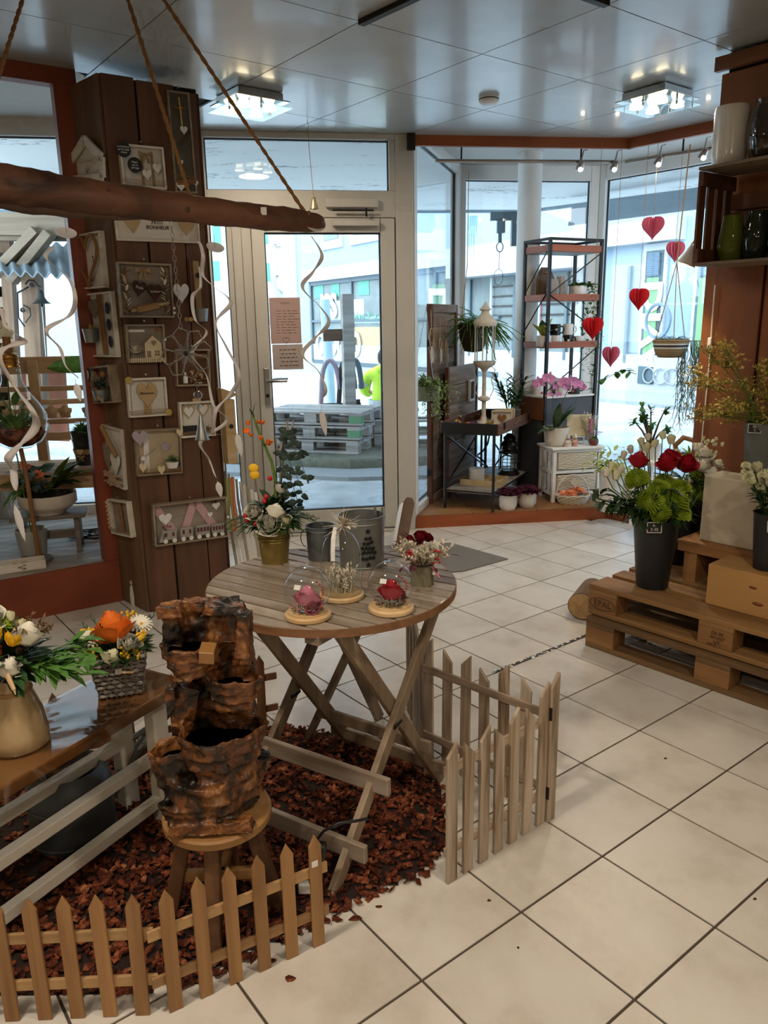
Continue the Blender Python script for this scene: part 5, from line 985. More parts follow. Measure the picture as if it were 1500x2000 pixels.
MB().lathe([(0, 0), (.10, 0), (.098, .3), (.085, .44), (0, .45)], 22, None, lambda a, z: .06*math.sin(3*a)+.03*math.sin(7*a+9*z)).obj('trunk', flat('dark_trunk_bark', '5e3d26', .9, nz=.35, nscale=14, bump=.8), tl, smooth=60); MB().lathe([(0, 0), (.022, 0), (.014, .03), (0, .03)], 12, TR(-.02, -.095, .32, math.pi/2)).obj('branch_scar', M_maple, tl, smooth=50)
# right bucket with white pompoms
P = fl(1487, 1110, PZ+.175); v3 = thing('flower_bucket', 'black bucket of white pompom chrysanthemums on the pine box', 'flowers', (P.x+.02, P.y+.0, PZ+.1755), 0, 'black flower buckets'); vase_black(v3, .050, .068, .235, M_bb)
g = MB(); tips = []
for k in range(30):
    a = R.uniform(0, 6.28); q = Vector((math.cos(a)*.03, math.sin(a)*.03, .22)); e = Vector((math.cos(a)*R.uniform(.03, .12)-.04, math.sin(a)*R.uniform(.02, .11), R.uniform(.33, .43))); g.tube([q, (q+e)/2+Vector((0, 0, .015)), e], .0022, 5); tips.append(e)
    for s in range(2): g.leaf(q.lerp(e, .4+.25*s), (R.uniform(-1, 1), R.uniform(-1, 1), .1), .05, .022, .3)
g.obj('stems', L_dark, v3, stuff=True)
for e in tips: inst(MUM['cream'], 'pompom', v3, e, (uni(-.3, .5), uni(-.4, .4), uni(0, 6)), uni(.018, .027))
tagboard(v3, (-.02, -.072, .195), .055, -.1, '3-')
# grey bucket with dried limonium
P = Vector(RF.w(.43, 0, .108)); gb = thing('dried_limonium', 'tall grey bucket of dried yellow limonium sprays by the brown boards', 'flowers', (P.x, P.y, .66))
MB().lathe([(0, 0), (.075, 0), (.098, .33), (.102, .335), (.096, .335), (.072, .01), (0, .01)], 36).obj('bucket', flat('grey_plastic', '6f7470', .5, nz=.06), gb, smooth=40)
g = MB(); gy = MB()
for k in range(46):
    e = Vector((uni(-.42, .10), uni(-.14, .10), uni(.30, .72))); q = [Vector((uni(-.05, .02), uni(-.03, .03), .30))]; q += [q[0].lerp(e, t)+Vector((0, 0, .04*math.sin(t*3.1))) for t in (.35, .7, 1)]; gy.tube(q, .0016, 4)
    for s in range(11):
        b = q[2].lerp(e, R.random()); d = sph(R, -.4); f = b+d*R.uniform(.03, .075); gy.tube([b, f], .0009, 3)
        for z in range(7): p = b.lerp(f, .4+.1*z); g.leaf(p, sph(R, -.3), .017, .009, .1, n=2)
gy.obj('stalks', L_stem, gb, stuff=True); g.obj('limonium_florets', L_olive, gb, stuff=True)
tagboard(gb, (-.085, -.055, .315), .05, -.5, 'BE\n C')
for x, z in ((.06, .52), (.085, .50)): inst(DAISY['orange'] if x < .07 else DAISY['yellow'], 'gerbera', gb, (x, -.06, z), (1.2, 0, 0), .03)
gbs = thing('bucket_stand', 'stack of dark wooden boxes carrying the grey bucket, behind the cream box', 'stand', (P.x, P.y, PZ+.002), RF.th); MB().box((0, 0, .178), (.20, .18, .356)).obj('box', M_rwall, gbs, bevel=.004); MB().box((0, 0, .359), (.21, .19, .006)).obj('top', M_rwx, gbs)
# cable with switch on the board, clip lamp
tag(MB().tube([RF.w(.062, z, .012+.004*math.sin(z*9)) for z in [1.62-.08*i for i in range(17)]], .0035, 6).obj('lamp_cable', M_white, smooth=60), 'white lamp cable running down the brown board', 'cable'); sw = tag(MB().box((0, 0, 0), (.02, .014, .055)).obj('cable_switch', M_white, bevel=.004), 'small white inline switch on the lamp cable', 'switch'); sw.location = RF.w(.062, 1.345, .020); sw.rotation_euler.z = RF.th
# crate shelf
M_crate = wood('dark_crate_wood', '6d4326', '3a2112', 'X', 10, .6, .15, lo=.25, hi=.75); M_crate_e = wood('grey_crate_edge', '8c7a64', '5e4b39', 'X', 10, .65, .1)
CRF = Face(tuple(RF.w(0, 0, .30).to_2d()), -52.3); cu0, cz0 = CRF.uv(1350, 520); cu1, cz1 = CRF.uv(1362, 330)
cr = thing('wall_crate', 'dark slatted wooden crate shelf fixed to the boards holding green glass vases', 'crate', CRF.w(cu0, cz0), RF.th); CH = cz1-cz0; CW, CD = .52, .285
MB().box((CW/2, CD/2, .007), (CW, CD, .014)).obj('bottom', M_crate_e, cr, bevel=.002); MB().box((CW/2, .05, CH), (CW, .1, .014)).obj('top_board', M_crate_e, cr, bevel=.002); MB().box((CW/2, .19, CH), (CW, .16, .014)).obj('top_board', M_crate_e, cr, bevel=.002)
for y in (.03, .105, .18, .255): MB().box((.006, y, CH/2), (.012, .052, CH-.02)).obj('side_slat', M_crate, cr, bevel=.002)
for z in (.045, CH-.045): MB().box((.02, CD/2, z), (.014, CD, .06)).obj('end_rail', M_crate, cr, bevel=.002)
for z in (.05, .13, .21, .29): 
    if z < CH: MB().box((CW/2, CD-.006, z), (CW, .012, .07)).obj('back_slat', M_crate, cr, bevel=.002)
MB().box((CW-.006, CD/2, CH/2), (.012, CD, CH-.02)).obj('side_slat', M_crate, cr)
def green_vase(u, y, r, h, label, mat, ribs=0, belly=.12):
    p = cr.location+Vector((math.cos(RF.th)*u-math.sin(RF.th)*y*1, math.sin(RF.th)*u+math.cos(RF.th)*y, .0142)); t = thing('glass_vase', label, 'vase', p, 0, 'vases on the crate')
    MB().lathe([(r*.72, .0), (r*.85, .01), (r*(1+belly), h*.35), (r*.98, h*.65), (r*.8, h*.92), (r*.82, h), (r*.78, h), (r*.93, h*.62), (r*.9, h*.3), (r*.6, .02)], 36, None, (lambda a, z: .05*math.sin(14*a)*math.sin(60*z)) if ribs else None).obj('vase', mat, t, smooth=60); MB().lathe([(0, .0), (r*.72, 0), (r*.6, .012), (0, .012)], 24).obj('foot', mat, t, smooth=60); return t
M_gg = dglass('olive_glass', 'b7c268', '76802f', .4); M_dg = dglass('dark_green_glass', '6a7866', '2f3a2c', .4); M_og = flat('olive_ceramic', '7c7a42', .35)
green_vase(.11, .13, .052, .20, 'olive green clear glass vase leftmost in the wall crate', M_gg); green_vase(.225, .13, .05, .205, 'dark green diamond-textured glass vase beside the olive one in the crate', M_dg, 1); green_vase(.345, .13, .055, .19, 'opaque olive vase at the right side of the crate', M_og)
def top_vase(u, label, mat, r, h, ribs, nm):
    p = cr.location+Vector((math.cos(RF.th)*u-math.sin(RF.th)*.12, math.sin(RF.th)*u+math.cos(RF.th)*.12, CH+.0075)); t = thing(nm, label, 'vase', p, 0, 'vases on the crate')
    pr = [(r*.8, 0), (r*.93, .01), (r, h*.2)]+[(r*(1+(.012 if i % 2 else -.006)), h*(.22+.03*i)) for i in range(24)]+[(r*.97, h*.97), (r*.95, h), (r*.9, h), (r*.92, h*.9), (r*.9, .03)] if ribs else [(r*.6, 0), (r*.85, .012), (r, h*.3), (r*1.02, h*.6), (r*.85, h*.85), (r*.72, h*.95), (r*.78, h), (r*.74, h), (r*.68, h*.95), (r*.95, h*.55), (r*.6, .02)]
    MB().lathe(pr, 40).obj('vase', mat, t, smooth=50); MB().lathe([(0, .002), (r*.8, 0), (r*.7, .012), (0, .012)], 24).obj('foot', mat, t, smooth=50)
top_vase(.07, 'white ribbed ceramic vase on top of the wall crate', flat('glossy_white_ceramic', 'dcd7cc', .25, coat=.3), .074, .245, True, 'ceramic_vase'); top_vase(.235, 'smoky clear glass vase on top of the wall crate', glass('smoky_glass', 'c8cccb', .02, 1.6), .078, .24, False, 'glass_vase')
# clip lamp under the crate
lp = RF.hit(1345, 505, .16); cl_ = thing('clip_lamp', 'small white conical lamp lit at the left end of the wall crate', 'lamp', lp); 
MB().lathe([(.012, .06), (.02, .06), (.026, .03), (.045, -.03), (.043, -.03), (.024, .028), (.012, .058)], 24, TR(0, 0, 0, .15, .35)).obj('shade', M_white, cl_, smooth=50); MB().ball((-.008, -.0, -.018), .016, 12, 8).obj('bulb', glow('warm_bulb', 'ffd9a8', 22), cl_, smooth=60); MB().tube([(.0, 0, .05), (.03, .03, .08), (.06, .08, .06)], .005, 6).obj('arm', M_white, cl_)
l = bpy.data.lights.new('clip_light', 'SPOT'); l.energy = 14; l.color = (1, .8, .56); l.spot_size = 2.0; l.spot_blend = .6; l.shadow_soft_size = .03; lo = bpy.data.objects.new('clip_light', l); COL.objects.link(lo); lo.parent = cl_; lo.location = (-.012, -.004, -.04); lo.rotation_euler = (.15, .35, 0)
# ================================================================== wall decorations on the column
M_wf = wood('whitewashed_frame', 'e2dccf', 'c2b6a2', 'X', 14, .6, .05, lo=.25, hi=.6); M_gf = wood('greyed_frame', 'a59780', '75654f', 'X', 14, .6, .1); M_cardw = flat('white_card', 'dedbd2', .8, nz=.03); M_cardg = wood('grey_backing', '9c9184', '7a6f62', 'X', 8, .75, .05)
M_nat = wood('natural_plywood', 'cdb38a', 'b0925f', 'X', 8, .6, .05); M_slatep = flat('chalk_black', '26262a', .8); M_lilac = flat('lilac_card', 'a99aa4', .7); M_lace = flat('pink_lace', 'c9a3a6', .9, nz=.25, nscale=220); M_hess = flat('hessian_ribbon', 'a08763', .95, nz=.25, nscale=250, bump=.4); M_brh = wood('dark_heart_wood', '4a2117', '2a120c', 'Z', 10, .4, .1); M_tw = flat('twig_brown', '8a6038', .8, nz=.2); M_dr = flat('pale_driftwood', 'b39b7c', .85, nz=.2)
K = 1.5
def frame(face, c, label, nm='wall_frame', fm=None, bm_=None, dep=.035, bw=.009, cat='wall decoration', off=.001, nail=True, group='frames on the column'):
    q = [face.uv(*p, off) for p in c]; W = ((q[1][0]-q[0][0])+(q[2][0]-q[3][0]))/2; Hh = ((q[0][1]-q[3][1])+(q[1][1]-q[2][1]))/2; cu = sum(a[0] for a in q)/4; cz = sum(a[1] for a in q)/4
    t = thing(nm, label, cat, face.w(cu, cz, off), face.th, group); roll = -math.atan2((q[1][1]-q[0][1])+(q[2][1]-q[3][1]), 2*W); t.rotation_euler = (0, max(-.09, min(.09, roll)), face.th)
    if fm:
        for x, z, a, b in ((0, Hh/2-bw/2, W, bw), (0, -Hh/2+bw/2, W, bw), (-W/2+bw/2, 0, bw, Hh-2*bw), (W/2-bw/2, 0, bw, Hh-2*bw)): MB().box((x, -dep/2, z), (a, dep, b)).obj('frame_side', fm, t, bevel=.001)
        MB().box((0, -.003, 0), (W-2*bw, .004, Hh-2*bw)).obj('backing', bm_ or M_cardw, t)
    if nail: MB().tube([(0, 0, Hh/2+.012), (0, -.022, Hh/2+.016)], .0022, 6).tube([(0, -.022, Hh/2+.016), (0, -.025, Hh/2+.0165)], .005, 8).obj('nail', M_steel, t)
    return t, W, Hh
def hrt(t, x, z, w_, h, mat, y=-.012, th=.006, nm='heart', ry=0): 
    w_, h = w_*K, h*K; o = MB().prism(heart(w_, h), -th/2, th/2).obj(nm, mat, t, bevel=.0012); o.location = (x, y, z); o.rotation_euler.y = ry; return o
def bow(t, x, z, s, y=-.014, mat=None):
    g = MB(); s = s*K
    for sx in (-1, 1):
        g.prism([(0, 0), (sx*s, .45*s), (sx*s*1.05, -.35*s)], -.003, .003, TR(x, y, z)); g.prism([(0, 0), (sx*s*.25, 0), (sx*s*.7, -1.3*s), (sx*s*.25, -1.2*s)], -.002, .002, TR(x, y+.003, z))
    g.ball((x, y-.003, z), s*.16, 8, 6); g.obj('bow', mat or M_hess, t)
def rod(t, a, b, r, mat, nm='stick'): r = r*K; MB().tube([a, (Vector(a)+Vector(b))/2+Vector((uni(-.003, .003), 0, uni(-.003, .003))), b], r, 7).obj(nm, mat, t, smooth=60)
def tuft(t, x, z, r, mat, y=-.03, n=40, L=.03, nm='plant', up=1.0):
    g = MB(); r, L = r*K, L*K
    for k in range(n): d = sph(zmin=-.1); g.leaf((x+d.x*r*.4, y+d.y*r*.4, z), (d.x, d.y, abs(d.z)+.25*up), uni(.6, 1)*L, L*.22, .3)
    g.obj(nm, mat, t, stuff=True)
def pot(t, x, z, r, h, mat, y=-.03): r, h = r*K, h*K; MB().lathe([(0, 0), (r*.72, 0), (r, h), (r*1.06, h), (r*.92, h), (r*.65, .004)], 18, TR(x, y, z)).obj('small_pot', mat, t, smooth=40)
def wraps(t, W, z, n=5, mat=None, y=-.037):
    g = MB()
    for k in range(n): g.tube([(-W/2, y, z+k*.004+uni(-.003, .003)), (0, y-.001, z+k*.004+uni(-.003, .003)), (W/2, y, z+k*.004+uni(-.004, .004))], .0009, 4)
    g.obj('twine_wrap', mat or M_twine, t, stuff=True)
# 1 house on the left face
t, W, H0 = frame(CL, [(150, 275), (207, 268), (207, 350), (142, 355)], 'white house-shaped frame at the top of the column side', 'house_frame', nail=False)
hp_ = [(-W/2, -H0/2), (W/2, -H0/2), (W/2, 0), (0, H0/2), (-W/2, 0)]; 
for i in range(5): a, b = hp_[i], hp_[(i+1) % 5]; MB().bar((a[0], -.02, a[1]), (b[0], -.02, b[1]), .04, .012, (0, 1, 0)).obj('frame_side', M_wf, t)
MB().prism([(x*.92, z*.92) for x, z in hp_], -.006, -.002).obj('backing', M_cardw, t); wraps(t, W*.7, -H0*.1, 4); MB().ball((0, -.02, -H0*.25), .01, 8, 6).obj('ornament', M_lilac, t)
# 2
t, W, H0 = frame(CF, [(233, 283), (316, 290), (321, 372), (233, 366)], 'white frame with black round tags, hessian bow and two glossy hearts', fm=M_wf)
bow(t, W*.1, H0*.32, .02)
for x in (-.03, .02): MB().box((x+W*.15, -.007, -.01), (.012, .003, H0*.8)).obj('ribbon', M_hess, t)
hrt(t, W*.08, -H0*.18, .03, .032, M_white, -.018, .012); hrt(t, W*.33, -H0*.02, .028, .034, M_white, -.018, .012)
for x, z, s in ((-W*.42, H0*.36, 'Le bonheur\nest la seule\nchose'), (-W*.2, H0*.02, 'Plaisir\nqui se\npartage')):
    o = MB().lathe([(0, 0), (.034, 0), (.034, .003), (0, .003)], 20, TR(0, 0, 0, math.pi/2)).obj('round_tag', M_slatep, t); o.location = (x, -.036, z); text('tag_text', s, .012, M_letter, o, (0, -.0035, 0), ext=.0002)
wraps(t, W, -H0*.4, 5)
# 3
t, W, H0 = frame(CF, [(326, 178), (366, 182), (384, 380), (338, 376)], 'tall narrow frame with glass front and small hearts at the column edge', fm=M_gf, bm_=M_plankg, dep=.02)
MB().box((0, -.018, 0), (W-.02, .002, H0-.02)).obj('glass_front', M_pane, t); hrt(t, W*.1, H0*.12, .024, .026, M_cardw, -.022); hrt(t, -W*.15, -H0*.2, .014, .016, M_white, -.022); hrt(t, -W*.25, -H0*.44, .03, .028, M_white, -.022); hrt(t, W*.45, -H0*.4, .016, .018, M_white, -.022)
rod(t, (0, -.02, H0*.44), (.005, -.02, H0*.12), .0025, L_olive, 'dried_sprig'); tuft(t, 0, H0*.33, .008, P_orange, -.02, 14, .02, 'dried_flower'); wraps(t, W, -H0*.38, 8, y=-.022)
for k in range(4): rod(t, (-W*.4, -.024, -H0*.42+k*.005), (W*.45, -.026, -H0*.40+k*.006), .002, M_tw)
# 4
t, W, H0 = frame(CF, [(221, 398), (384, 408), (389, 476), (224, 470)], 'wide white board lettered Petit Bonheur between two wooden hearts', nm='lettered_board', fm=M_wf, bm_=M_wf, dep=.02, nail=False)
hrt(t, -W*.30, -.002, .052, .062, M_nat, -.014); hrt(t, W*.34, -.006, .052, .062, M_nat, -.014); text('letters', 'PETIT\nBONHEUR', .024, M_slatep, t, (.0, -.008, -.004), ext=.001)
# 5
t, W, H0 = frame(CL, [(148, 462), (203, 451), (215, 562), (166, 566)], 'white box frame with a thick twine-wrapped heart on the column side', fm=M_wf, dep=.03, nail=False)
h_ = heart(W*.85, H0*.9, 28); h_.append(h_[0]); MB().tube([(x, -.036, z) for x, z in h_], .008, 8).obj('twine_heart', M_rope, t, smooth=60); text('word', 'amour', .02, M_slatep, t, (.012, -.006, .0), (math.pi/2, math.pi/2, 0), ext=.001)
rod(t, (-W*.3, -.02, -H0*.4), (W*.1, -.02, -H0*.32), .003, M_tw)
# 6
t, W, H0 = frame(CF, [(225, 512), (330, 516), (337, 621), (233, 620)], 'grey frame with two dark hearts lettered Petit and bonheur and a twine bobbin', fm=M_gf, bm_=M_cardg)
bow(t, -.005, H0*.36, .024); a = hrt(t, -W*.12, .006, .046, .05, M_brh, -.02, .01, ry=.2); b = hrt(t, W*.17, -.012, .048, .055, M_brh, -.02, .01)
text('word', 'Petit', .019, M_letter, a, (0, -.0065, .006), ext=.0006); text('word', 'bonheur', .014, M_letter, b, (0, -.0065, .008), ext=.0006)
rod(t, (-W*.3, -.022, -H0*.38), (W*.42, -.022, -H0*.22), .006, M_dr); MB().tube([(-W*.2, -.026, -H0*.355), (W*.2, -.026, -H0*.27)], .017, 10).obj('twine_bobbin', M_twine, t, smooth=60)
for x in (-W*.36, W*.36):
    rod(t, (x, -.015, -H0*.4), (x+.006, -.015, H0*.42), .003, M_tw); rod(t, (x+.01, -.015, -H0*.4), (x-.004, -.015, H0*.38), .0025, M_tw)
    g = MB()
    for k in range(14): g.leaf((x, -.024, -H0*.42+k*.058*H0), (uni(-1, 1), -.3, .8), .036, .015, .2)
    g.obj('dried_leaves', P_dried, t, stuff=True)
for k in range(2): MB().box((W*.5, -.036, -H0*.32-.014*k*1.6), (.012, .001, .010)).obj('price_sticker', M_white, t)
# 7
t, W, H0 = frame(CL, [(172, 574), (223, 569), (238, 697), (187, 697)], 'white frame with zinc pot, grey heart and three dark medallions on the column side', fm=M_wf, nail=False, dep=.022, bm_=M_cardw)
hrt(t, -W*.2, H0*.25, W*.26, H0*.2, M_cardg, -.02, .01); pot(t, -W*.25, -H0*.27, .026, .045, M_zinc, -.045); tuft(t, -W*.25, -H0*.08, .02, L_olive, -.045, 40, .024)
for z in (H0*.25, 0, -H0*.26): o = MB().ball((0, 0, 0), .021, 12, 8, 1.4).obj('medallion', M_slatep, t, smooth=60); o.location = (W*.3, -.02, z); o.scale = (.85, .35, 1)
for k in range(3): rod(t, (W*(.02+.05*k), -.02, -H0*.45), (W*(-.02+.06*k), -.02, H0*.47), .0035, M_tw)
# 8
t, W, H0 = frame(CL, [(190, 716), (228, 712), (240, 785), (201, 788)], 'small grey planter box with succulent and pale blue heart on the column side', nm='planter_box', fm=M_gf, bm_=M_cardg, dep=.05)
hrt(t, -W*.55, H0*.25, .046, .06, M_slatep, -.055, .005); hrt(t, -W*.55, H0*.25, .032, .044, flat('pale_blue_card', 'a9c9d2', .6), -.058, .004); pot(t, -W*.1, -H0*.42, .03, .035, M_zinc, -.04); tuft(t, -W*.1, -H0*.05, .02, L_euc, -.045, 26, .045, 'succulent', .6)
inst(berry(M_tw), 'pine_cone', t, (W*.1, -.04, H0*.28), sc=(.014, .014, .016)); 
for k in range(3): rod(t, (-W*.1+.01*k, -.07, -H0*.3), (W*.2, -.07, -H0*.45+.006*k), .003, M_dr)
# 9
t, W, H0 = frame(CF, [(241, 633), (316, 634), (322, 706), (247, 709)], 'grey box frame with a cut-out house, dried grass and tiny picket fence', fm=M_gf, bm_=M_cardg)
M_cut = flat('cream_plywood', 'd8c8a4', .7); MB().prism([(W*-.02, -H0*.4), (W*.42, -H0*.4), (W*.42, 0), (W*.2, H0*.2), (-W*.02, 0)], -.016, -.010).obj('house', M_cut, t)
hrt(t, W*.22, H0*.0, .016, .016, M_cardg, -.0175, .003); MB().box((W*.08, -.0165, -H0*.28), (.018, .003, .03)).obj('house_door', M_cardg, t)
for i in range(4): MB().box((W*.26+(i % 2)*.013, -.0165, -H0*.22-(i//2)*.014), (.010, .003, .010)).obj('house_window', M_cardg, t)
for k in range(16): MB().prism([(-.002, 0), (.002, 0), (.002, .02), (0, .024), (-.002, .02)], -.002, .001, TR(-W*.42+k*W*.058, -.036, -H0*.5)).obj('tiny_picket', M_cut, t)
MB().box((0, -.034, -H0*.5+.008), (W*.95, .002, .003)).box((0, -.034, -H0*.5+.016), (W*.95, .002, .003)).obj('tiny_rail', M_cut, t); tuft(t, -W*.28, -H0*.25, .02, P_dried, -.018, 34, .04, 'dried_grass', 2); MB().box((-W*.2, -.008, H0*.33), (W*.42, .003, .012)).obj('word_strip', M_cardw, t)
hrt(t, W*.32, H0*.34, .014, .014, M_tw, -.012); MB().box((W*.5, -.036, H0*.1), (.01, .001, .01)).obj('price_sticker', M_white, t)
# 11
t, W, H0 = frame(CF, [(244, 739), (320, 736), (325, 810), (250, 815)], 'white frame with a large wooden heart lettered Bienvenue', fm=M_wf)
a = hrt(t, 0, .008, .066, .085, M_nat, -.018, .012); text('word', 'Bienvenue', .0165, M_slatep, a, (0, -.008, .012), ext=.0006)
MB().box((.0, -.01, -H0*.3), (.034, .006, H0*.35)).obj('post', M_nat, t); wraps(t, W, -H0*.42, 6)
for x, z in ((-W*.46, H0*.46), (W*.5, -H0*.42)): MB().lathe([(.006, 0), (.017, .001), (.017, .004), (.006, .004)], 12, TR(x, -.036, z, math.pi/2), lambda a, z: .15*math.sin(6*a)).obj('straw_rosette', flat('straw', 'b09a52', .8), t)
# 12
t, W, H0 = frame(CL, [(203, 828), (242, 838), (250, 957), (211, 940)], 'white frame with driftwood bobbin, two pale hearts and twigs on the column side', fm=M_wf, dep=.02)
hrt(t, -W*.25, -.01, W*.34, H0*.3, M_cardg, -.02); hrt(t, W*.2, -.03, W*.3, H0*.24, M_cardw, -.026); MB().tube([(-W*.3, -.035, H0*.48), (W*.35, -.035, H0*.05)], .012, 10).obj('bobbin', M_twine, t, smooth=60); inst(berry(M_hess), 'twine_ball', t, (-W*.75, -.03, H0*.38), sc=.018)
for k in range(14): rod(t, (uni(-W*.7, 0), -.03, -H0*uni(.25, .5)), (uni(0, W*.5), -.03, -H0*uni(.22, .5)), .0028, M_dr)
# 13
t, W, H0 = frame(CF, [(260, 839), (348, 835), (354, 922), (265, 929)], 'beige box frame with lilac heart, small key and green plant in a white cup', fm=M_gf, bm_=flat('beige_card', 'b7a68a', .8))
hrt(t, -W*.42, H0*.32, .05, .052, M_lilac, -.038, .005); hrt(t, W*.46, H0*.4, .024, .028, M_cut, -.038); hrt(t, -W*.38, -H0*.32, .025, .033, M_cut, -.038); hrt(t, W*.02, -H0*.4, .026, .034, M_cut, -.038)
MB().lathe([(0, 0), (.022, 0), (.022, .004), (0, .004)], 24, TR(W*.17, -.008, H0*.1, math.pi/2)).obj('round_plaque', M_lilac, t, smooth=40); MB().tube([(-W*.3, -.012, -H0*.1), (-W*.08, -.012, H0*.08)], .003, 6).obj('key', M_steel, t); MB().lathe([(.004, 0), (.012, 0), (.012, .003), (.004, .003)], 14, TR(-W*.33, -.012, -H0*.13, math.pi/2)).obj('key_bow', M_white, t)
pot(t, W*.26, -H0*.36, .022, .022, M_white, -.04); tuft(t, W*.26, -H0*.2, .02, L_mid, -.042, 46, .026); wraps(t, W, -H0*.45, 7); MB().box((-W*.25, -.006, 0), (.026, .003, H0*.9)).obj('paper_strip', M_cardw, t)
# 14
t, W, H0 = frame(CF, [(338, 682), (404, 681), (408, 753), (341, 754)], 'grey frame with white bottle shape and brown pebbles behind the wire flower', fm=M_gf, bm_=M_plank)
MB().lathe([(0, 0), (.012, 0), (.012, .03), (.005, .045), (.005, .055), (0, .055)], 12, TR(-W*.22, -.02, -H0*.42)).obj('white_bottle', M_white, t, smooth=50)
for k in range(22): inst(berry(M_tw if k % 3 else M_dr), 'pebble', t, (uni(-.01, W*.4), -.018, uni(-H0*.42, -H0*.1)), sc=(uni(.006, .010), .006, uni(.004, .008)))
wraps(t, W, H0*.25, 6)
# 15
t, W, H0 = frame(CF, [(345, 785), (414, 782), (417, 849), (351, 855)], 'pale frame with two cut-out hearts and straw, right of the key box', fm=M_wf, bm_=M_cardw)
for x, z in ((-W*.22, H0*.2), (W*.2, H0*.24)): hrt(t, x, z, .045, .05, M_nat, -.010); hrt(t, x, z, .034, .038, M_cardw, -.0155, .006)
hrt(t, W*.0, H0*.5, .03, .024, M_nat, -.03); MB().box((-W*.2, -.012, -H0*.3), (W*.4, .006, H0*.25)).obj('slate_piece', M_slatep, t); tuft(t, W*.22, -H0*.32, .02, M_nat, -.02, 40, .028, 'straw', .2); wraps(t, W, -H0*.42, 5)
# 16 white heart
p = CF.hit(354, 574, .012); t = thing('hanging_heart', 'flat white wooden heart hanging right of the Petit bonheur frame', 'wall decoration', p, CF.th); hrt(t, 0, 0, .055, .066, M_white, 0, .006, 'heart_plate'); MB().tube([(0, 0, .025), (.004, .004, .075)], .0012, 5).obj('cord', M_twine, t); MB().tube([(.004, .006, .075), (.004, -.012, .078)], .002, 6).obj('nail', M_steel, t)
# 17 lace board with pot
t, W, H0 = frame(CF, [(366, 508), (398, 508), (406, 628), (374, 628)], 'narrow board with lace strip and small zinc pot at the column edge', nm='narrow_board', fm=None, nail=False); MB().box((0, -.006, 0), (W*.9, .012, H0)).obj('board', M_plank, t); MB().box((-.004, -.014, .01), (W*.35, .003, H0*.9)).obj('lace_strip', M_hess, t); pot(t, -W*.05, -H0*.5, .024, .042, M_zinc, -.04); tuft(t, -W*.05, -H0*.33, .018, L_olive, -.04, 20, .018); inst(berry(M_slatep), 'dark_knot', t, (0, -.02, H0*.25), sc=(.012, .006, .014))
for k in range(3): MB().lathe([(0, 0), (.011, 0), (.011, .005), (0, .005)], 14, TR(-.075+k*.022, -.012, -H0*.46, math.pi/2)).obj('wood_disc', M_nat, t)
# 18
t, W, H0 = frame(CL, [(218, 972), (258, 979), (266, 1048), (227, 1040)], 'small white frame with carved edge, lowest on the column side', fm=M_wf, bm_=M_cardg, dep=.03)
for k in range(7): MB().ball((0, 0, 0), .011, 8, 6).obj('carving', M_nat, t, smooth=60).location = (-W*.5, -.03, H0*(.4-.12*k))
rod(t, (W*.1, -.02, -H0*.35), (W*.05, -.02, H0*.4), .006, M_tw); wraps(t, W, -H0*.38, 4)
# 19 train
t, W, H0 = frame(CF, [(290, 984), (438, 969), (442, 1044), (302, 1066)], 'wide grey box frame with a toy train, pink lace and white hearts', fm=M_gf, bm_=M_cardg, dep=.04)
M_train = flat('grey_toy', '9b978f', .6); M_plum = flat('plum', '5a2634', .6)
for k, (x, wd, h) in enumerate(((-W*.30, .078, .05), (-W*.07, .07, .056), (W*.15, .078, .056), (W*.36, .07, .052))):
    MB().box((x, -.025, -H0*.44+.012+h/2), (wd, .018, h)).obj('wagon', M_train, t, bevel=.004)
    for q in (-.3, .3): MB().lathe([(.005, 0), (.012, 0), (.012, .004), (.005, .004)], 12, TR(x+q*wd, -.036, -H0*.44+.009, math.pi/2)).obj('wheel', M_cardw, t)
    for q in ((-.25, .25) if k < 2 else (-.35, -.12, .12, .35)): MB().box((x+q*wd, -.035, -H0*.44+.012+h*.6), (wd*.14, .003, h*.4)).obj('wagon_window', M_plum, t)
MB().prism([(-W*.44, -H0*.42), (-W*.36, -H0*.42), (-W*.36, -H0*.22), (-W*.40, -H0*.22)], -.034, -.016).tube([(-W*.38, -.025, -H0*.25), (-W*.38, -.025, -H0*.12)], .006, 8).obj('locomotive_nose', M_train, t)
for a, b in (((W*.06, H0*.42), (-W*.08, -H0*.25)), ((W*.1, H0*.42), (W*.34, -H0*.25)), ((-W*.45, H0*.42), (-W*.22, -H0*.25))): MB().bar((a[0], -.009, a[1]), (b[0], -.009, b[1]), .042, .002, (0, 1, 0)).obj('lace_band', M_lace, t)
hrt(t, -W*.33, H0*.1, .046, .044, M_white, -.016); hrt(t, W*.36, H0*.28, .03, .028, M_white, -.016); hrt(t, W*.27, H0*.08, .02, .02, M_white, -.016); tuft(t, -W*.32, -H0*.08, .018, P_bur, -.012, 20, .016, 'red_moss'); tuft(t, W*.34, H0*.36, .02, P_bur, -.012, 22, .016, 'red_moss'); MB().box((W*.5, -.041, .0), (.012, .001, .012)).obj('price_sticker', M_white, t)
K = 1.0
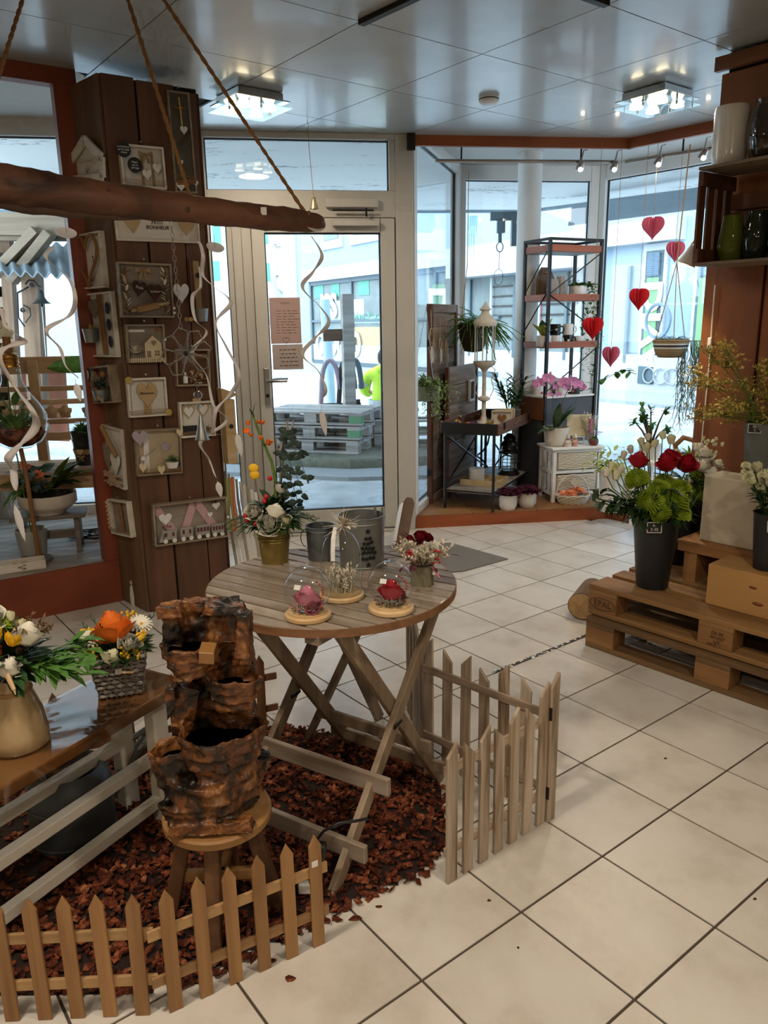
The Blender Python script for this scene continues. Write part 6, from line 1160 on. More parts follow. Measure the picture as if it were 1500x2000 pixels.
# 20 birdhouse and strips on the column's right edge
CE = Face(tuple(CF.w(.475, 0, -.01).to_2d()), 33)
t = thing('birdhouse', 'tall pale wooden birdhouse box on the right edge of the column', 'birdhouse', CF.w(.505, CF.uv(432, 905)[1], -.02), CF.th); MB().box((0, -.035, .17), (.058, .07, .34)).obj('box', M_nat, t, bevel=.002); MB().prism([(-.04, .33), (.04, .36), (.04, .37), (-.036, .40), (-.044, .40)], -.075, .005).obj('roof', M_nat, t); MB().tube([(0, -.06, .2), (0, -.075, .2)], .012, 12).obj('entrance', M_slatep, t)
t = thing('paper_strips', 'green and orange paper strips standing below the birdhouse', 'paper strips', CF.w(.50, CF.uv(440, 1040)[1], -.02), CF.th)
for k, (c, x) in enumerate((('8f9a4a', -.018), ('b58a55', .0), ('c2724a', .014))): MB().box((x, -.02-.004*k, .15), (.014, .004, .30)).obj('strip', flat('paper_%s' % c, c, .7), t)
t = thing('sheet_stack', 'stack of long white decorative sheets leaning beside the column', 'sheets', (-.93, 4.30, .002), math.radians(-10))
for k in range(9): MB().strip([(.02+k*.022, .0, .66-.015*k), (.03+k*.022, -.02, .5), (.06+k*.024, -.06, .30), (.13+k*.024, -.16, .02)], [(.035+k*.022, .0, .66-.015*k), (.045+k*.022, -.02, .5), (.078+k*.024, -.06, .30), (.15+k*.024, -.16, .02)]).obj('sheet', M_white if k % 3 else M_cream, t, solid=.003)
# small birch figure at the column foot
p = fl(262, 1182); t = thing('birch_figure', 'small birch stick figure standing at the foot of the column', 'figurine', p); MB().lathe([(0, 0), (.016, 0), (.017, .06), (.013, .11), (0, .12)], 12, None, lambda a, z: .1*math.sin(40*z)).obj('body', flat('birch_bark', 'c9bda8', .8, nz=.45, nscale=30), t, smooth=60); MB().ball((.0, 0, .13), .014, 10, 8).obj('head', M_dr, t, smooth=60)
# ================================================================== driftwood beam, wire flower, paper spirals
M_drift = wood('dark_driftwood', '7d5138', '2c1a11', 'X', 7, .6, 0, lo=.3, hi=.7, bump=.9, stretch=.2); M_under = wood('driftwood_underside', '5b4434', '2a1d15', 'X', 5, .7, 0)
def lg_at(px, py): Y = 2.72+.52*px/640; return aty(px, py, Y)
lw = thing('driftwood_beam', 'long driftwood beam hung on jute ropes from the ceiling', 'driftwood', lg_at(300, 390)); O_ = Vector(lw.location)
top = [(-70, 345, 40), (0, 358, 37), (60, 368, 36), (130, 378, 34), (215, 388, 32), (290, 397, 29), (380, 408, 26), (460, 418, 25), (540, 427, 23), (600, 432, 21), (636, 436, 15)]
pts = [lg_at(x, y)-O_ for x, y, r in top]; rr = [r*(2.72+.52*x/640)/1497*1.02 for x, y, r in top]
def lw_obj(nm, pts, rr, mat, n=14, st=.022):
    o = MB().tube(pts, rr, n, flat=.9).obj(nm, mat, lw, smooth=60); s_ = o.modifiers.new('sub', 'SUBSURF'); s_.levels = 2; s_.render_levels = 2; d = o.modifiers.new('relief', 'DISPLACE'); tt = bpy.data.textures.new('log_relief', 'CLOUDS'); tt.noise_scale = .06; d.texture = tt; d.strength = st; d.texture_coords = 'LOCAL'; return o
lw_obj('log', pts, rr, M_drift)
lw_obj('lower_branch', [lg_at(x, y)-O_+Vector((0, .01, 0)) for x, y in ((-60, 388), (20, 396), (100, 405), (200, 414), (300, 420), (390, 428), (450, 432))], [.03, .032, .03, .026, .02, .014, .006], M_under)
for x, y in ((218, 383), (370, 412)): MB().ball((0, 0, 0), .018, 10, 8).obj('knot', M_under, lw, smooth=60).location = lg_at(x, y)-O_+Vector((0, -.045, 0))
MB().box((0, 0, 0), (.022, .002, .028)).obj('price_sticker', M_white, lw).location = lg_at(519, 416)-O_+Vector((0, -.052, 0))
def rope(nm, a, b, r=.0085):
    a, b = Vector(a), Vector(b); L = (b-a).length; n = int(L/.012)
    for s in (0, 1): MB().tube([a.lerp(b, i/n)+Vector((math.cos(i*.9+s*math.pi), math.sin(i*.9+s*math.pi), 0))*r*.42 for i in range(n+1)], r*.62, 6).obj('rope_strand', M_rope, lw, smooth=60)
for x0, y0, x1, y1, Y in ((47, -10, -12, 150, 2.75), (248, -6, 378, 405, 0), (316, -6, 604, 428, 0)):
    e = lg_at(x1, y1) if Y == 0 else lg_at(-60, 330); s_ = fl(x0, y0, 2.648); s_ = ray(x0, y0); tt_ = (2.648-CAMH)/s_.z; s_ = CAM+s_*tt_; rope('rope', s_-O_, e-O_)
MB().tube([lg_at(604, 430)-O_+Vector((.0, .03*math.cos(t)-.0, .03*math.sin(t))) for t in [i*.5 for i in range(27)]], .006, 6).obj('rope_knot', M_rope, lw, smooth=60)
MB().tube([lg_at(426, 414)-O_+Vector((.0, .033*math.cos(t), .033*math.sin(t))) for t in [i*.5 for i in range(14)]], .0025, 5).obj('wire_loop', M_twine, lw)
# wire flower wind chime
W0 = aty(363, 690, 3.0); t = thing('wire_flower_chime', 'grey wire flower with glass beads and bell hung on a chain from the driftwood', 'wind chime', W0, .15); M_wire = flat('grey_wire', '86847f', .5, .4)
for k in range(8):
    a = k*math.pi/4+.2; d, n_ = Vector((math.cos(a), 0, math.sin(a))), Vector((-math.sin(a), 0, math.cos(a)))
    MB().tube([d*.01, d*.05+n_*.022, d*.078+n_*.028, d*.098, d*.078-n_*.028, d*.05-n_*.022, d*.01], .0024, 6).obj('petal_loop', M_wire, t, smooth=60)
    d2 = Vector((math.cos(a+.4), -.3, math.sin(a+.4))); n2 = Vector((-math.sin(a+.4), 0, math.cos(a+.4))); MB().tube([d2*.005, d2*.03+n2*.008, d2*.05, d2*.03-n2*.008, d2*.005], .0016, 5).obj('inner_loop', M_wire, t, smooth=60)
MB().ball((0, -.01, 0), .008, 10, 8).obj('hub', M_iron, t, smooth=60)
ch = lg_at(333, 425)-W0; n = 20
LINK = mm(MB().tube([(.006*math.cos(q), 0, .0115*math.sin(q)) for q in [2*math.pi*i/10 for i in range(11)]], .0013, 5, cap=False), 'chain_link', M_wire)
for k in range(n):
    p = Vector((-.012, 0, .1)).lerp(ch, k/(n-1)); inst(LINK, 'chain_link', t, p, (0, 0, (k % 2)*1.57))
M_bead = glass('clear_bead', 'eef4f4', 0, 2.2); MB().tube([(.03, 0, -.095), (.036, 0, -.27)], .001, 4).obj('thread', M_wire, t)
for z, r in ((-.118, .011), (-.160, .017), (-.205, .011)): MB().ball((.032-z*.01, 0, z), r, 14, 10).obj('glass_bead', M_bead, t, smooth=180)
MB().lathe([(.002, 0), (.008, -.01), (.013, -.045), (.015, -.048), (.027, -.098), (.030, -.10), (.027, -.1), (.012, -.048), (.004, -.01)], 24, TR(.038, 0, -.235)).obj('cone_bell', flat('grey_tin', '8a8b88', .4, .7), t, smooth=40)
# paper spirals
M_paper = flat('white_paper', 'dcd6d4', .7, nz=.02); M_plas = flat('white_plastic', 'e6e4e4', .25, nz=.01)
def spiral(label, px, py, Y, path, ph=0.0, tail=None, disc=True, rr=.030, tilt=.5, amp=None, bw=.014):
    top_ = aty(px, py, Y); t = thing('paper_spiral', label, 'paper spiral', top_, 0, 'spirals under the driftwood')
    if disc:
        MB().lathe([(.011, 0), (rr, .002), (rr*1.12, .006), (rr*1.12, .009), (rr*.9, .006), (.011, .004)], 24, rotm(tilt, .35, 0)).obj('disc', M_plas, t, smooth=50)
        MB().tube([(0, 0, .0), (0, 0, .05)], .0009, 4).obj('thread', M_twine, t)
    q = [aty(x, y, Y)-top_ for x, y in path]
    fine = []
    for i in range(len(q)-1):
        p0, p1, p2, p3 = q[max(0, i-1)], q[i], q[i+1], q[min(len(q)-1, i+2)]
        for s in range(8): u = s/8; fine.append(.5*((2*p1)+(p2-p0)*u+(2*p0-5*p1+4*p2-p3)*u*u+(3*p1-p0-3*p2+p3)*u**3))
    fine.append(q[-1]); A, B = [], []; cx = sum(p.x for p in fine)/len(fine)
    for i, p in enumerate(fine):
        k = i/(len(fine)-1); off = (p.x-cx); dz = math.sin(min(1, abs(off)/.04)*1.57); w_ = bw*(.35+.65*dz)*(1 if k < .95 else (1-k)*20*.8+.2); nrm = Vector((0, 1 if (i//8) % 2 else -1, 0)); y = .03*math.cos(i*math.pi/8+ph)
        A.append(p+Vector((-w_/2, y, w_*.3))); B.append(p+Vector((w_/2, y+.003, -w_*.3)))
    MB().strip(A, B).obj('ribbon', M_paper, t, solid=.0008, smooth=180)
    if tail:
        e = aty(tail[0], tail[1], Y)-top_; L = tail[2]; MB().tube([fine[-1], e], .0009, 4).obj('tail_thread', M_twine, t)
        MB().lathe([(0, 0), (.012, -.2*L), (.015, -.45*L), (.008, -.8*L), (0, -L)], 14, Matrix.Translation(e) @ rotm(0, -.15, 0) @ Matrix.Diagonal((1, .35, 1, 1))).obj('leaf_pendant', M_plas, t, smooth=60)
    return t
spiral('white paper spiral with tilted disc hanging left of the column', 130, 458, 2.85, [(97, 480), (96, 505), (125, 540), (153, 580), (130, 615), (97, 645), (110, 680), (135, 715), (147, 740)], tail=(148, 748, .07))
spiral('white paper spiral with disc hanging beside the side light of the door', 420, 486, 3.05, [(385, 470), (400, 500), (392, 535), (420, 560), (448, 590), (425, 630), (440, 680), (470, 730), (448, 770), (425, 800), (412, 850)], tail=(462, 845, .10))
spiral('white paper spiral with disc at the right end of the driftwood, before the door glass', 614, 446, 3.2, [(607, 460), (630, 500), (610, 530), (592, 562), (625, 600), (643, 630), (615, 660), (592, 692), (620, 725), (637, 758), (628, 780)], tail=(627, 800, .115))
spiral('white paper spiral ending in a leaf pendant before the bulb terrarium', 0, 410, 2.75, [(-8, 600), (20, 640), (38, 665), (5, 690), (20, 755), (70, 800), (60, 840), (25, 890), (18, 920), (38, 955)], tail=(28, 985, .145), disc=False, bw=.026)
spiral('long thin white paper spiral crossing the wire flower', 400, 545, 3.1, [(385, 520), (395, 560), (372, 580), (385, 625), (400, 650), (378, 690), (400, 735), (420, 790), (440, 825), (395, 860), (405, 900), (425, 930)], tail=(425, 940, .07), disc=False)
# ================================================================== right display bay: suitcase table and its neighbours
DZ = .0965
M_case = wood('brown_suitcase', '7a5237', '4a2e1c', 'Y', 9, .5, 0, lo=.25, hi=.75); M_blk2 = flat('black_lacquer', '181716', .35); M_old = wood('weathered_shutter_wood', 'b3a496', '57432f', 'X', 10, .75, .16, lo=.28, hi=.7, bump=.5, mid='8d7763'); M_oldz = wood('old_brown_post', '7d4c2e', '472615', 'Z', 9, .7, .1, bump=.4)
TA2 = math.radians(-26.4); T0 = Vector((.463, 5.652, DZ)); st = thing('suitcase_table', 'black iron side table with a suitcase tray top in the display bay', 'table', T0, TA2); TW, TD = .378, .93
for x, y in ((0, 0), (TW, 0), (0, TD), (TW, TD)): MB().tube([(x, y, 0), (x, y, .575)], .012, 8).obj('leg', M_blk2, st, smooth=60)
tray = MB().box((TW/2, -.004-.0, .61), (TW+.06, .012, .085)).box((TW/2, TD+.004, .61), (TW+.06, .012, .085)).obj('tray_end', M_blk2, st, bevel=.003)
for x in (-.03, TW+.03): MB().box((x, TD/2, .61), (.012, TD+.02, .085)).obj('tray_side', M_case, st, bevel=.003)
MB().box((TW/2, TD/2, .575), (TW+.06, TD, .012)).obj('tray_floor', M_case, st)
MB().tube([(TW+.045, .35, .61), (TW+.06, .38, .625), (TW+.06, .46, .625), (TW+.045, .49, .61)], .006, 6).obj('handle', M_case, st, smooth=60)
for y in (.12, .75): MB().box((TW+.038, y, .625), (.01, .035, .05)).obj('corner_fitting', M_darkmetal, st)
MB().box((TW/2, TD/2, .137), (TW, TD, .016)).obj('lower_shelf', M_gboard, st, bevel=.002)
for a, b in (((0, 0, .14), (TW, 0, .14)), ((0, TD, .14), (TW, TD, .14)), ((0, 0, .14), (0, TD, .14)), ((TW, 0, .14), (TW, TD, .14)), ((0, 0, .16), (0, TD, .56)), ((0, TD, .16), (0, 0, .56))): MB().tube([a, b], .007, 6).obj('brace', M_blk2, st, smooth=60)
def on_t(x, y, z): return st.matrix_basis @ Vector((x, y, z)) if False else T0+Matrix.Rotation(TA2, 3, 'Z') @ Vector((x, y, z))
# tray contents
for k, (x, y, lab, col) in enumerate(((.10, .12, 'bundle of orange dried pods at the near corner of the suitcase tray', P_orange), (.22, .10, 'dark red leathery leaves in the middle of the suitcase tray', L_purple), (.30, .16, 'curled pale leaf bundle at the front of the suitcase tray', L_olive))):
    t = thing('dried_leaf_bundle', lab, 'dried leaves', on_t(x, y, .5825), 0, 'dried bundles in the tray'); g = MB()
    for q in range(16): d = sph(zmin=.0); g.leaf((d.x*.02, d.y*.02, .01), (d.x, d.y, d.z+.2), uni(.06, .11), .035, .3)
    g.obj('leaves', col, t, stuff=True); MB().ball((0, 0, .02), .02, 8, 6).obj('core', M_tw, t, smooth=60)
for k, (x, y, lab) in enumerate(((.30, .42, 'small white frame with a brown heart on the suitcase tray'), (.28, .55, 'second small white frame behind it on the suitcase tray'))):
    t = thing('heart_picture', lab, 'picture', on_t(x, y, .5825), TA2+.3, 'frames in the tray')
    for a in ((0, .005, .16, .01), (0, .115, .16, .01)): MB().box((a[0], 0, a[1]), (a[2], .02, a[3])).obj('frame_side', M_cut, t)
    for a in (-.075, .075): MB().box((a, 0, .06), (.01, .02, .11)).obj('frame_side', M_cut, t)
    hrt(t, 0, .055, .07, .07, M_tw if k == 0 else M_white, 0, .008); MB().box((0, .008, .06), (.14, .004, .10)).obj('backing', M_cardw, t)
t = thing('rope_roll', 'grey roll of coarse ribbon at the far end of the suitcase tray', 'ribbon', on_t(.28, .78, .582)); MB().lathe([(0, 0), (.06, 0), (.062, .09), (.02, .09), (.02, .03), (0, .03)], 24, None, lambda a, z: .03*math.sin(24*a)).obj('roll', M_cardg, t, smooth=40); MB().tube([(.01, -.06, .05), (.03, -.08, .02), (.05, -.075, .0)], .004, 5).obj('loose_end', M_cardg, t)
# tall white lantern on the tray
P = T0+Matrix.Rotation(TA2, 3, 'Z') @ Vector((.16, .40, .5825)); LZ = .5825+DZ; s_ = (hz(P, 925, 590)-LZ)/1.0
wl = thing('white_lantern', 'tall cream pedestal lantern with glass chimney on the suitcase tray', 'lantern', P); M_cr = flat('cream_enamel', 'cfc5b2', .5, nz=.06); wl.scale = (s_,)*3
MB().lathe([(0, 0), (.09, 0), (.085, .02), (.03, .05), (.018, .09), (.018, .2), (.05, .215), (.05, .235), (.018, .25), (.015, .44), (.035, .47), (.085, .50), (.095, .53), (.0, .53)], 28).obj('pedestal', M_cr, wl, smooth=50)
MB().lathe([(.08, .53), (.08, .83)], 28).obj('glass_chimney', M_dome, wl, smooth=180)
for k in range(6): a = k*math.pi/3+.2; MB().tube([(.083*math.cos(a), .083*math.sin(a), .52), (.083*math.cos(a), .083*math.sin(a), .82)], .005, 6).obj('chimney_rib', M_cr, wl, smooth=60)
MB().lathe([(.09, .81), (.098, .83), (.095, .85), (.06, .88), (.035, .91), (.03, .93), (.05, .94), (.025, .965), (.012, .985), (.012, 1.0), (0, 1.0)], 28).obj('lid', M_cr, wl, smooth=50)
for k in range(14): a = k*2*math.pi/14; MB().prism([(-.014, 0), (.014, 0), (0, -.03)], -.002, .002, TR(.085*math.cos(a), .085*math.sin(a), .825, 0, 0, a+math.pi/2)).obj('lace_edge', M_cr, wl)
for s in (-1, 1): MB().tube([(.04*s, 0, .5), (.09*s, 0, .46), (.06*s, 0, .38), (.08*s, 0, .3), (.05*s, 0, .24)], .004, 5).obj('scroll', M_cr, wl, smooth=60)
# lower shelf: tray, candle, lantern
t = thing('wooden_tray', 'shallow natural wood tray on the lower shelf of the suitcase table', 'tray', on_t(.20, .32, .1455), TA2)
MB().box((0, 0, .006), (.30, .24, .012)).obj('tray_base', M_nat, t)
for a in ((0, -.12, .30, .01), (0, .12, .30, .01)): MB().box((a[0], a[1], .022), (a[2], a[3], .044)).obj('tray_wall', M_nat, t)
for x in (-.15, .15): MB().box((x, 0, .022), (.01, .24, .044)).obj('tray_wall', M_nat, t)
t = thing('speckled_candle', 'white speckled candle block in the tray under the suitcase table', 'candle', on_t(.14, .31, .158)); MB().lathe([(0, 0), (.06, 0), (.062, .004), (.062, .1), (.056, .105), (0, .1)], 28).obj('wax', flat('speckled_wax', 'd6d0c4', .6, nz=.12, nscale=70), t, smooth=40); MB().tube([(0, 0, .1), (.002, 0, .115)], .002, 5).obj('wick', M_iron, t)
t = thing('moss_patch', 'small clump of green moss in the tray under the suitcase table', 'moss', on_t(.27, .30, .158)); tuft(t, 0, 0.002, .05, L_mid, 0, 60, .04, 'moss_leaves', .3); MB().ball((0, 0, .012), .03, 8, 5, .4).obj('soil', M_tw, t)
P = on_t(.27, .73, .1455); bl = thing('black_lantern', 'black ship lantern with caged glass on the lower shelf of the suitcase table', 'lantern', P)
MB().lathe([(0, 0), (.085, 0), (.088, .015), (.07, .03), (.07, .04), (0, .04)], 24).obj('base', M_blk2, bl, smooth=40); MB().lathe([(.066, .04), (.08, .08), (.08, .14), (.066, .18)], 24).obj('glass_body', M_dome, bl, smooth=180)
for k in range(8): a = k*math.pi/4; MB().tube([(.078*math.cos(a), .078*math.sin(a), .03), (.088*math.cos(a), .088*math.sin(a), .11), (.078*math.cos(a), .078*math.sin(a), .19)], .003, 5).obj('cage_bar', M_blk2, bl, smooth=60)
MB().tube([(.088*math.cos(a), .088*math.sin(a), .11) for a in [2*math.pi*i/24 for i in range(25)]], .003, 5).obj('cage_ring', M_blk2, bl)
MB().lathe([(0, .18), (.085, .18), (.085, .195), (.06, .21), (.055, .23), (.075, .24), (.07, .26), (.045, .28), (.05, .295), (.05, .305), (.02, .335), (0, .34)], 24).obj('hood', M_blk2, bl, smooth=40); MB().tube([(.028*math.cos(t_), 0, .36+.033*math.sin(t_)) for t_ in [i*.45 for i in range(15)]], .003, 5).obj('ring', M_steel, bl)
# iron trellis behind
it = thing('iron_trellis', 'low dark iron trellis of crossing arcs standing behind the suitcase table', 'trellis', (.86, 6.78, DZ), math.radians(8))
for x in (-.12, .02, .20, .34): MB().tube([(x, 0, 0), (x, 0, .55)], .010, 6).obj('upright', M_darkmetal, it, smooth=60)
for cx in (-.15, .37):
    for zz in (.08, .42): MB().tube([(cx+(1 if cx < 0 else -1)*.24*math.sin(math.radians(q)), 0, zz+.20*math.cos(math.radians(q))-.05) for q in range(10, 171, 20)], .008, 6).obj('arc', M_darkmetal, it, smooth=60)
# shutters
A, B = Vector((.352, 5.80, DZ)), Vector((.60, 6.42, DZ)); aS = math.atan2(B.y-A.y, B.x-A.x); L = (B-A).length; HS = 1.50
sh = thing('wooden_shutter', 'tall weathered wooden shutter standing by the side window with dreamcatchers', 'shutter', A, aS, 'old shutters'); n = 9
for k in range(n): MB().box((L/2, 0, HS*(k+.5)/n), (L-.06, .018, HS/n-.002)).obj('slat', M_old, sh, bevel=.003)
MB().box((L/2, .014, HS/2), (L-.05, .006, HS-.03)).obj('backing', M_old, sh)
for x in (0.015, L-.015): MB().box((x, -.004, HS/2), (.04, .04, HS)).obj('stile', M_oldz, sh, bevel=.003)
for z in (.03, HS-.03): MB().box((L/2, -.006, z), (L, .035, .06)).obj('rail', M_old, sh, bevel=.003)
for z in (.25, HS-.28): MB().box((-.03, -.012, z), (.05, .02, .05)).obj('hinge', M_iron, sh)
MB().tube([(L, -.01, HS*.58), (L+.06, -.02, HS*.58), (L+.07, -.02, HS*.53)], .008, 6).obj('latch', M_iron, sh)
A2, B2 = Vector((.50, 5.98, DZ)), Vector((.80, 6.62, DZ)); aS2 = math.atan2(B2.y-A2.y, B2.x-A2.x); L2 = (B2-A2).length; H2 = 1.03
s2 = thing('wooden_shutter', 'lower weathered shutter standing behind the suitcase table with a small slate frame', 'shutter', A2, aS2, 'old shutters')
for k in range(7): MB().box((L2/2, 0, H2*(k+.5)/7), (L2-.04, .018, H2/7-.003)).obj('slat', M_old, s2, bevel=.003)
MB().box((L2/2, .014, H2/2), (L2-.03, .006, H2-.02)).obj('backing', M_old, s2)
for x in (.0, L2): MB().box((x, -.004, H2/2), (.035, .03, H2)).obj('stile', M_blk2 if x else M_oldz, s2, bevel=.003)
def on_sh(px, py, off=.03): f = Face((A.x, A.y), math.degrees(aS)); return f.hit(px, py, off)
for k, (px, py, lab) in enumerate(((843, 660, 'largest dreamcatcher ring with feathers, leftmost on the tall shutter'), (860, 672, 'feather bundle dreamcatcher in the middle of the tall shutter'), (872, 678, 'rightmost feather dreamcatcher on the tall shutter'))):
    t = thing('dreamcatcher', lab, 'dreamcatcher', on_sh(px, py), aS, 'dreamcatchers'); r = .05 if k == 0 else .03
    MB().tube([(r*math.cos(q), 0, r*1.35*math.sin(q)) for q in [2*math.pi*i/24 for i in range(25)]], .004, 6).obj('hoop', M_nat, t, smooth=60); MB().tube([(0, 0, r*1.35), (0, .005, .2)], .003, 5).obj('cord', M_nat, t)
    for q in range(6): a = q*1.05; MB().tube([(r*math.cos(a), 0, r*1.3*math.sin(a)), (r*math.cos(a+2.2), 0, r*1.3*math.sin(a+2.2))], .0012, 4).obj('web_thread', M_nat, t)
    g = MB()
    for q in range(5): g.leaf((uni(-.02, .02), -.005, -r*1.2), (uni(-.15, .15), -.05, -1), uni(.08, .13), .02, .05)
    g.obj('feathers', P_dried, t, stuff=True)
P = Face((A2.x, A2.y), math.degrees(aS2)).hit(921, 762, .03); t = thing('slate_frame', 'small cream framed slate leaning on the low shutter beside the lantern stem', 'frame', P, aS2)
for x, z, a, b in ((0, .08, .13, .016), (0, -.08, .13, .016), (-.06, 0, .016, .17), (.06, 0, .016, .17)): MB().box((x, 0, z), (a, .02, b)).obj('frame_side', M_cr, t)
MB().box((0, .004, 0), (.11, .006, .15)).obj('slate', M_slatep, t)
# hanging zinc planter with trailing leaves
P = aty(826, 768, 5.72); t = thing('hanging_planter', 'pale zinc window planter with trailing green plant hung on the tall shutter', 'planter', P, aS-.9); MB().box((0, 0, 0), (.20, .12, .11), tx=1.15, ty=1.15).obj('trough', flat('sage_zinc', '9aa394', .5, .4, nz=.1), t, bevel=.004)
MB().tube([(-.09, 0, .05), (-.02, .03, .32), (.05, .06, .62)], .002, 5).tube([(.09, 0, .05), (.06, .03, .32), (.05, .06, .62)], .002, 5).obj('chain', M_steel, t)
g = MB()
for k in range(60):
    a = uni(0, 6.28); q = arc((uni(-.06, .08), uni(-.03, .03), .06), (math.cos(a)+.8, math.sin(a)-.3, 1.0), uni(.10, .22), .6); b = q[-1]; q += [b+Vector((uni(-.01, .03), uni(-.02, .01), -.045*i*uni(.8, 1.1))) for i in range(1, random.randint(2, 7))]
    for p, p2 in zip(q, q[1:]):
        for s in (-1, 1): g.leaf((p+p2)/2, (uni(-1, 1), uni(-1, 1), uni(-.6, .4)), .034, .014, .2)
g.obj('trailing_leaves', L_light, t, stuff=True)
# rhipsalis basket
P = aty(925, 648, 6.2); t = thing('rhipsalis_basket', 'dark half-round basket with wild green rhipsalis behind the cream lantern', 'plant', P); MB().lathe([(0, -.16), (.07, -.15), (.11, -.06), (.12, .06), (.11, .06), (.06, -.12), (0, -.13)], 20, None, lambda a, z: .03*math.sin(20*z*6)).obj('basket', flat('dark_basket', '3a2d22', .85, nz=.3, nscale=60, bump=.6), t, smooth=50); MB().tube([(-.1, 0, .06), (-.05, .05, .5), (-.04, .1, 1.2)], .003, 5).obj('cord', M_twine, t)
g = MB()
for k in range(190):
    a = uni(0, 6.28); L_ = uni(.12, .34); g.tube(arc((uni(-.06, .08), uni(-.06, .06), .06), (math.cos(a)+.55, math.sin(a), uni(.1, .9)), L_, uni(.4, 1.1)), .0036, 4)
g.obj('strands', L_mid, t, stuff=True)
# palm in glass behind the tray
P = T0+Matrix.Rotation(TA2, 3, 'Z') @ Vector((.30, .64, .5825)); t = thing('palm_plant', 'small dark green palm in a glass vase at the back of the suitcase tray', 'plant', P); MB().lathe([(.035, 0), (.03, .06), (.045, .16)], 20).obj('glass_vase', M_dome, t, smooth=180); MB().lathe([(0, 0), (.035, 0), (.03, .004), (0, .004)], 20).obj('vase_foot', M_dome, t)
g = MB(); gs = MB()
for k in range(13):
    a = k*2.4; q = arc((0, 0, .02), (math.cos(a)*.5, math.sin(a)*.5, 1.6), uni(.22, .42), .12); gs.tube(q, .003, 5)
    for i in range(3, 7):
        for s in (-1, 1): g.leaf(q[i], (math.cos(a+s*.9), math.sin(a+s*.9), .9), .12, .02, .35)
gs.obj('stalks', L_stem, t, stuff=True); g.obj('fronds', L_dark, t, stuff=True)
# oxalis pots
M_cer = flat('white_glazed_pot', 'e2ddd2', .3, nz=.02, coat=.3)
for px, py, lab in ((993, 1000, 'left white pot of dark purple oxalis on the bay deck'), (1031, 995, 'right white pot of dark purple oxalis on the bay deck')):
    P = fl(px, py-4, DZ); t = thing('oxalis_pot', lab, 'potted plant', P+Vector((0, .03, 0)), 0, 'oxalis pots'); MB().lathe([(0, 0), (.052, 0), (.055, .006), (.066, .03), (.068, .10), (.066, .112), (.061, .112), (.06, .03), (0, .02)], 32).obj('pot', M_cer, t, smooth=50); MB().lathe([(0, .098), (.062, .098)], 20).obj('soil', M_black, t)
    g = MB()
    for k in range(70):
        d = sph(zmin=.15); e = Vector((d.x*.085, d.y*.085, .11+d.z*.055)); g.tube([(d.x*.03, d.y*.03, .1), e], .001, 3)
        for q in range(3): g.leaf(e, (math.cos(q*2.1+k), math.sin(q*2.1+k), .15), .03, .028, .3, n=2, tip=.6)
    g.obj('leaves', L_purple, t, stuff=True)
# white wicker cabinet
C0 = Vector((1.296, 5.755, DZ)); ca = math.radians(12); cw, cd, chh = .40, .27, .425; cb_ = thing('wicker_cabinet', 'white bedside cabinet with two wicker drawers on the bay deck', 'cabinet', C0, ca)
for x in (.014, cw-.014):
    for y in (.014, cd-.014): MB().box((x, y, chh/2-.01), (.028, .028, chh-.02)).obj('post', M_white, cb_, bevel=.002)
MB().box((cw/2, cd/2, chh-.008), (cw+.03, cd+.03, .018)).obj('top', M_white, cb_, bevel=.003)
for z in (.065, .235, .395): MB().box((cw/2, .014, z), (cw-.05, .024, .02)).obj('front_rail', M_white, cb_); MB().box((.014, cd/2, z), (.022, cd-.05, .03)).obj('side_rail', M_white, cb_); MB().box((cw-.014, cd/2, z), (.022, cd-.05, .03)).obj('side_rail', M_white, cb_)
for y in (.09, .18): MB().box((.012, y, .23), (.012, .05, .33)).obj('side_slat', M_white, cb_)
MB().box((cw/2, cd-.01, .23), (cw-.05, .01, .33)).obj('back_panel', M_white, cb_)
M_wwick = flat('cream_wicker', 'ddd3bd', .8, nz=.06)
for z in (.08, .25):
    dr = MB().box((cw/2, .05, z+.068), (cw-.075, .07, .125)).obj('drawer', flat('drawer_lining', 'b9ae98', .8), cb_)
    for r in range(10): MB().tube([(.045+(cw-.09)*i/20, .008+.004*math.sin(i*1.57+r*math.pi), z+.012+r*.0125) for i in range(21)], .006, 5).obj('wicker_row', M_wwick, dr, smooth=60)
def on_c(x, y): return C0+Matrix.Rotation(ca, 3, 'Z') @ Vector((x, y, chh+.0015))
# orchid
P = on_c(.07, .12); t = thing('orchid', 'pink moth orchid in a cream pot on the wicker cabinet', 'orchid', P); MB().lathe([(0, 0), (.07, 0), (.082, .012), (.088, .05), (.1, .145), (.094, .145), (.08, .05), (0, .03)], 36).obj('pot', flat('cream_pot', 'd8cfbe', .4, nz=.03), t, smooth=50); MB().lathe([(0, .125), (.09, .125)], 20).obj('bark_fill', M_bark, t)
for k, (d, L_, up) in enumerate((((-.9, -.5, .35), .17, 0), ((-.5, -.8, .5), .12, 0), ((.35, -.1, 1.0), .25, 0), ((.1, .2, 1.1), .2, 0), ((.6, .2, 1), .22, 0), ((-.7, .3, .2), .15, 0))):
    MB().leaf((0, 0, .13), d, L_, .075, .25 if k > 1 else .5, n=5, tip=.1).obj('leaf', L_dark, t, solid=.004, smooth=180)
g = MB(); fl_pts = []
for path in (((0, 0, .13), (-.03, 0, .3), (-.04, 0, .45), (-.1, -.03, .5), (-.15, -.05, .48)), ((.02, 0, .13), (.03, 0, .3), (.08, 0, .44), (.16, -.02, .49), (.2, -.04, .46))): g.tube([Vector(p) for p in path], .003, 6)
g.obj('flower_stalk', L_brown, t, smooth=60)
ob = MB()
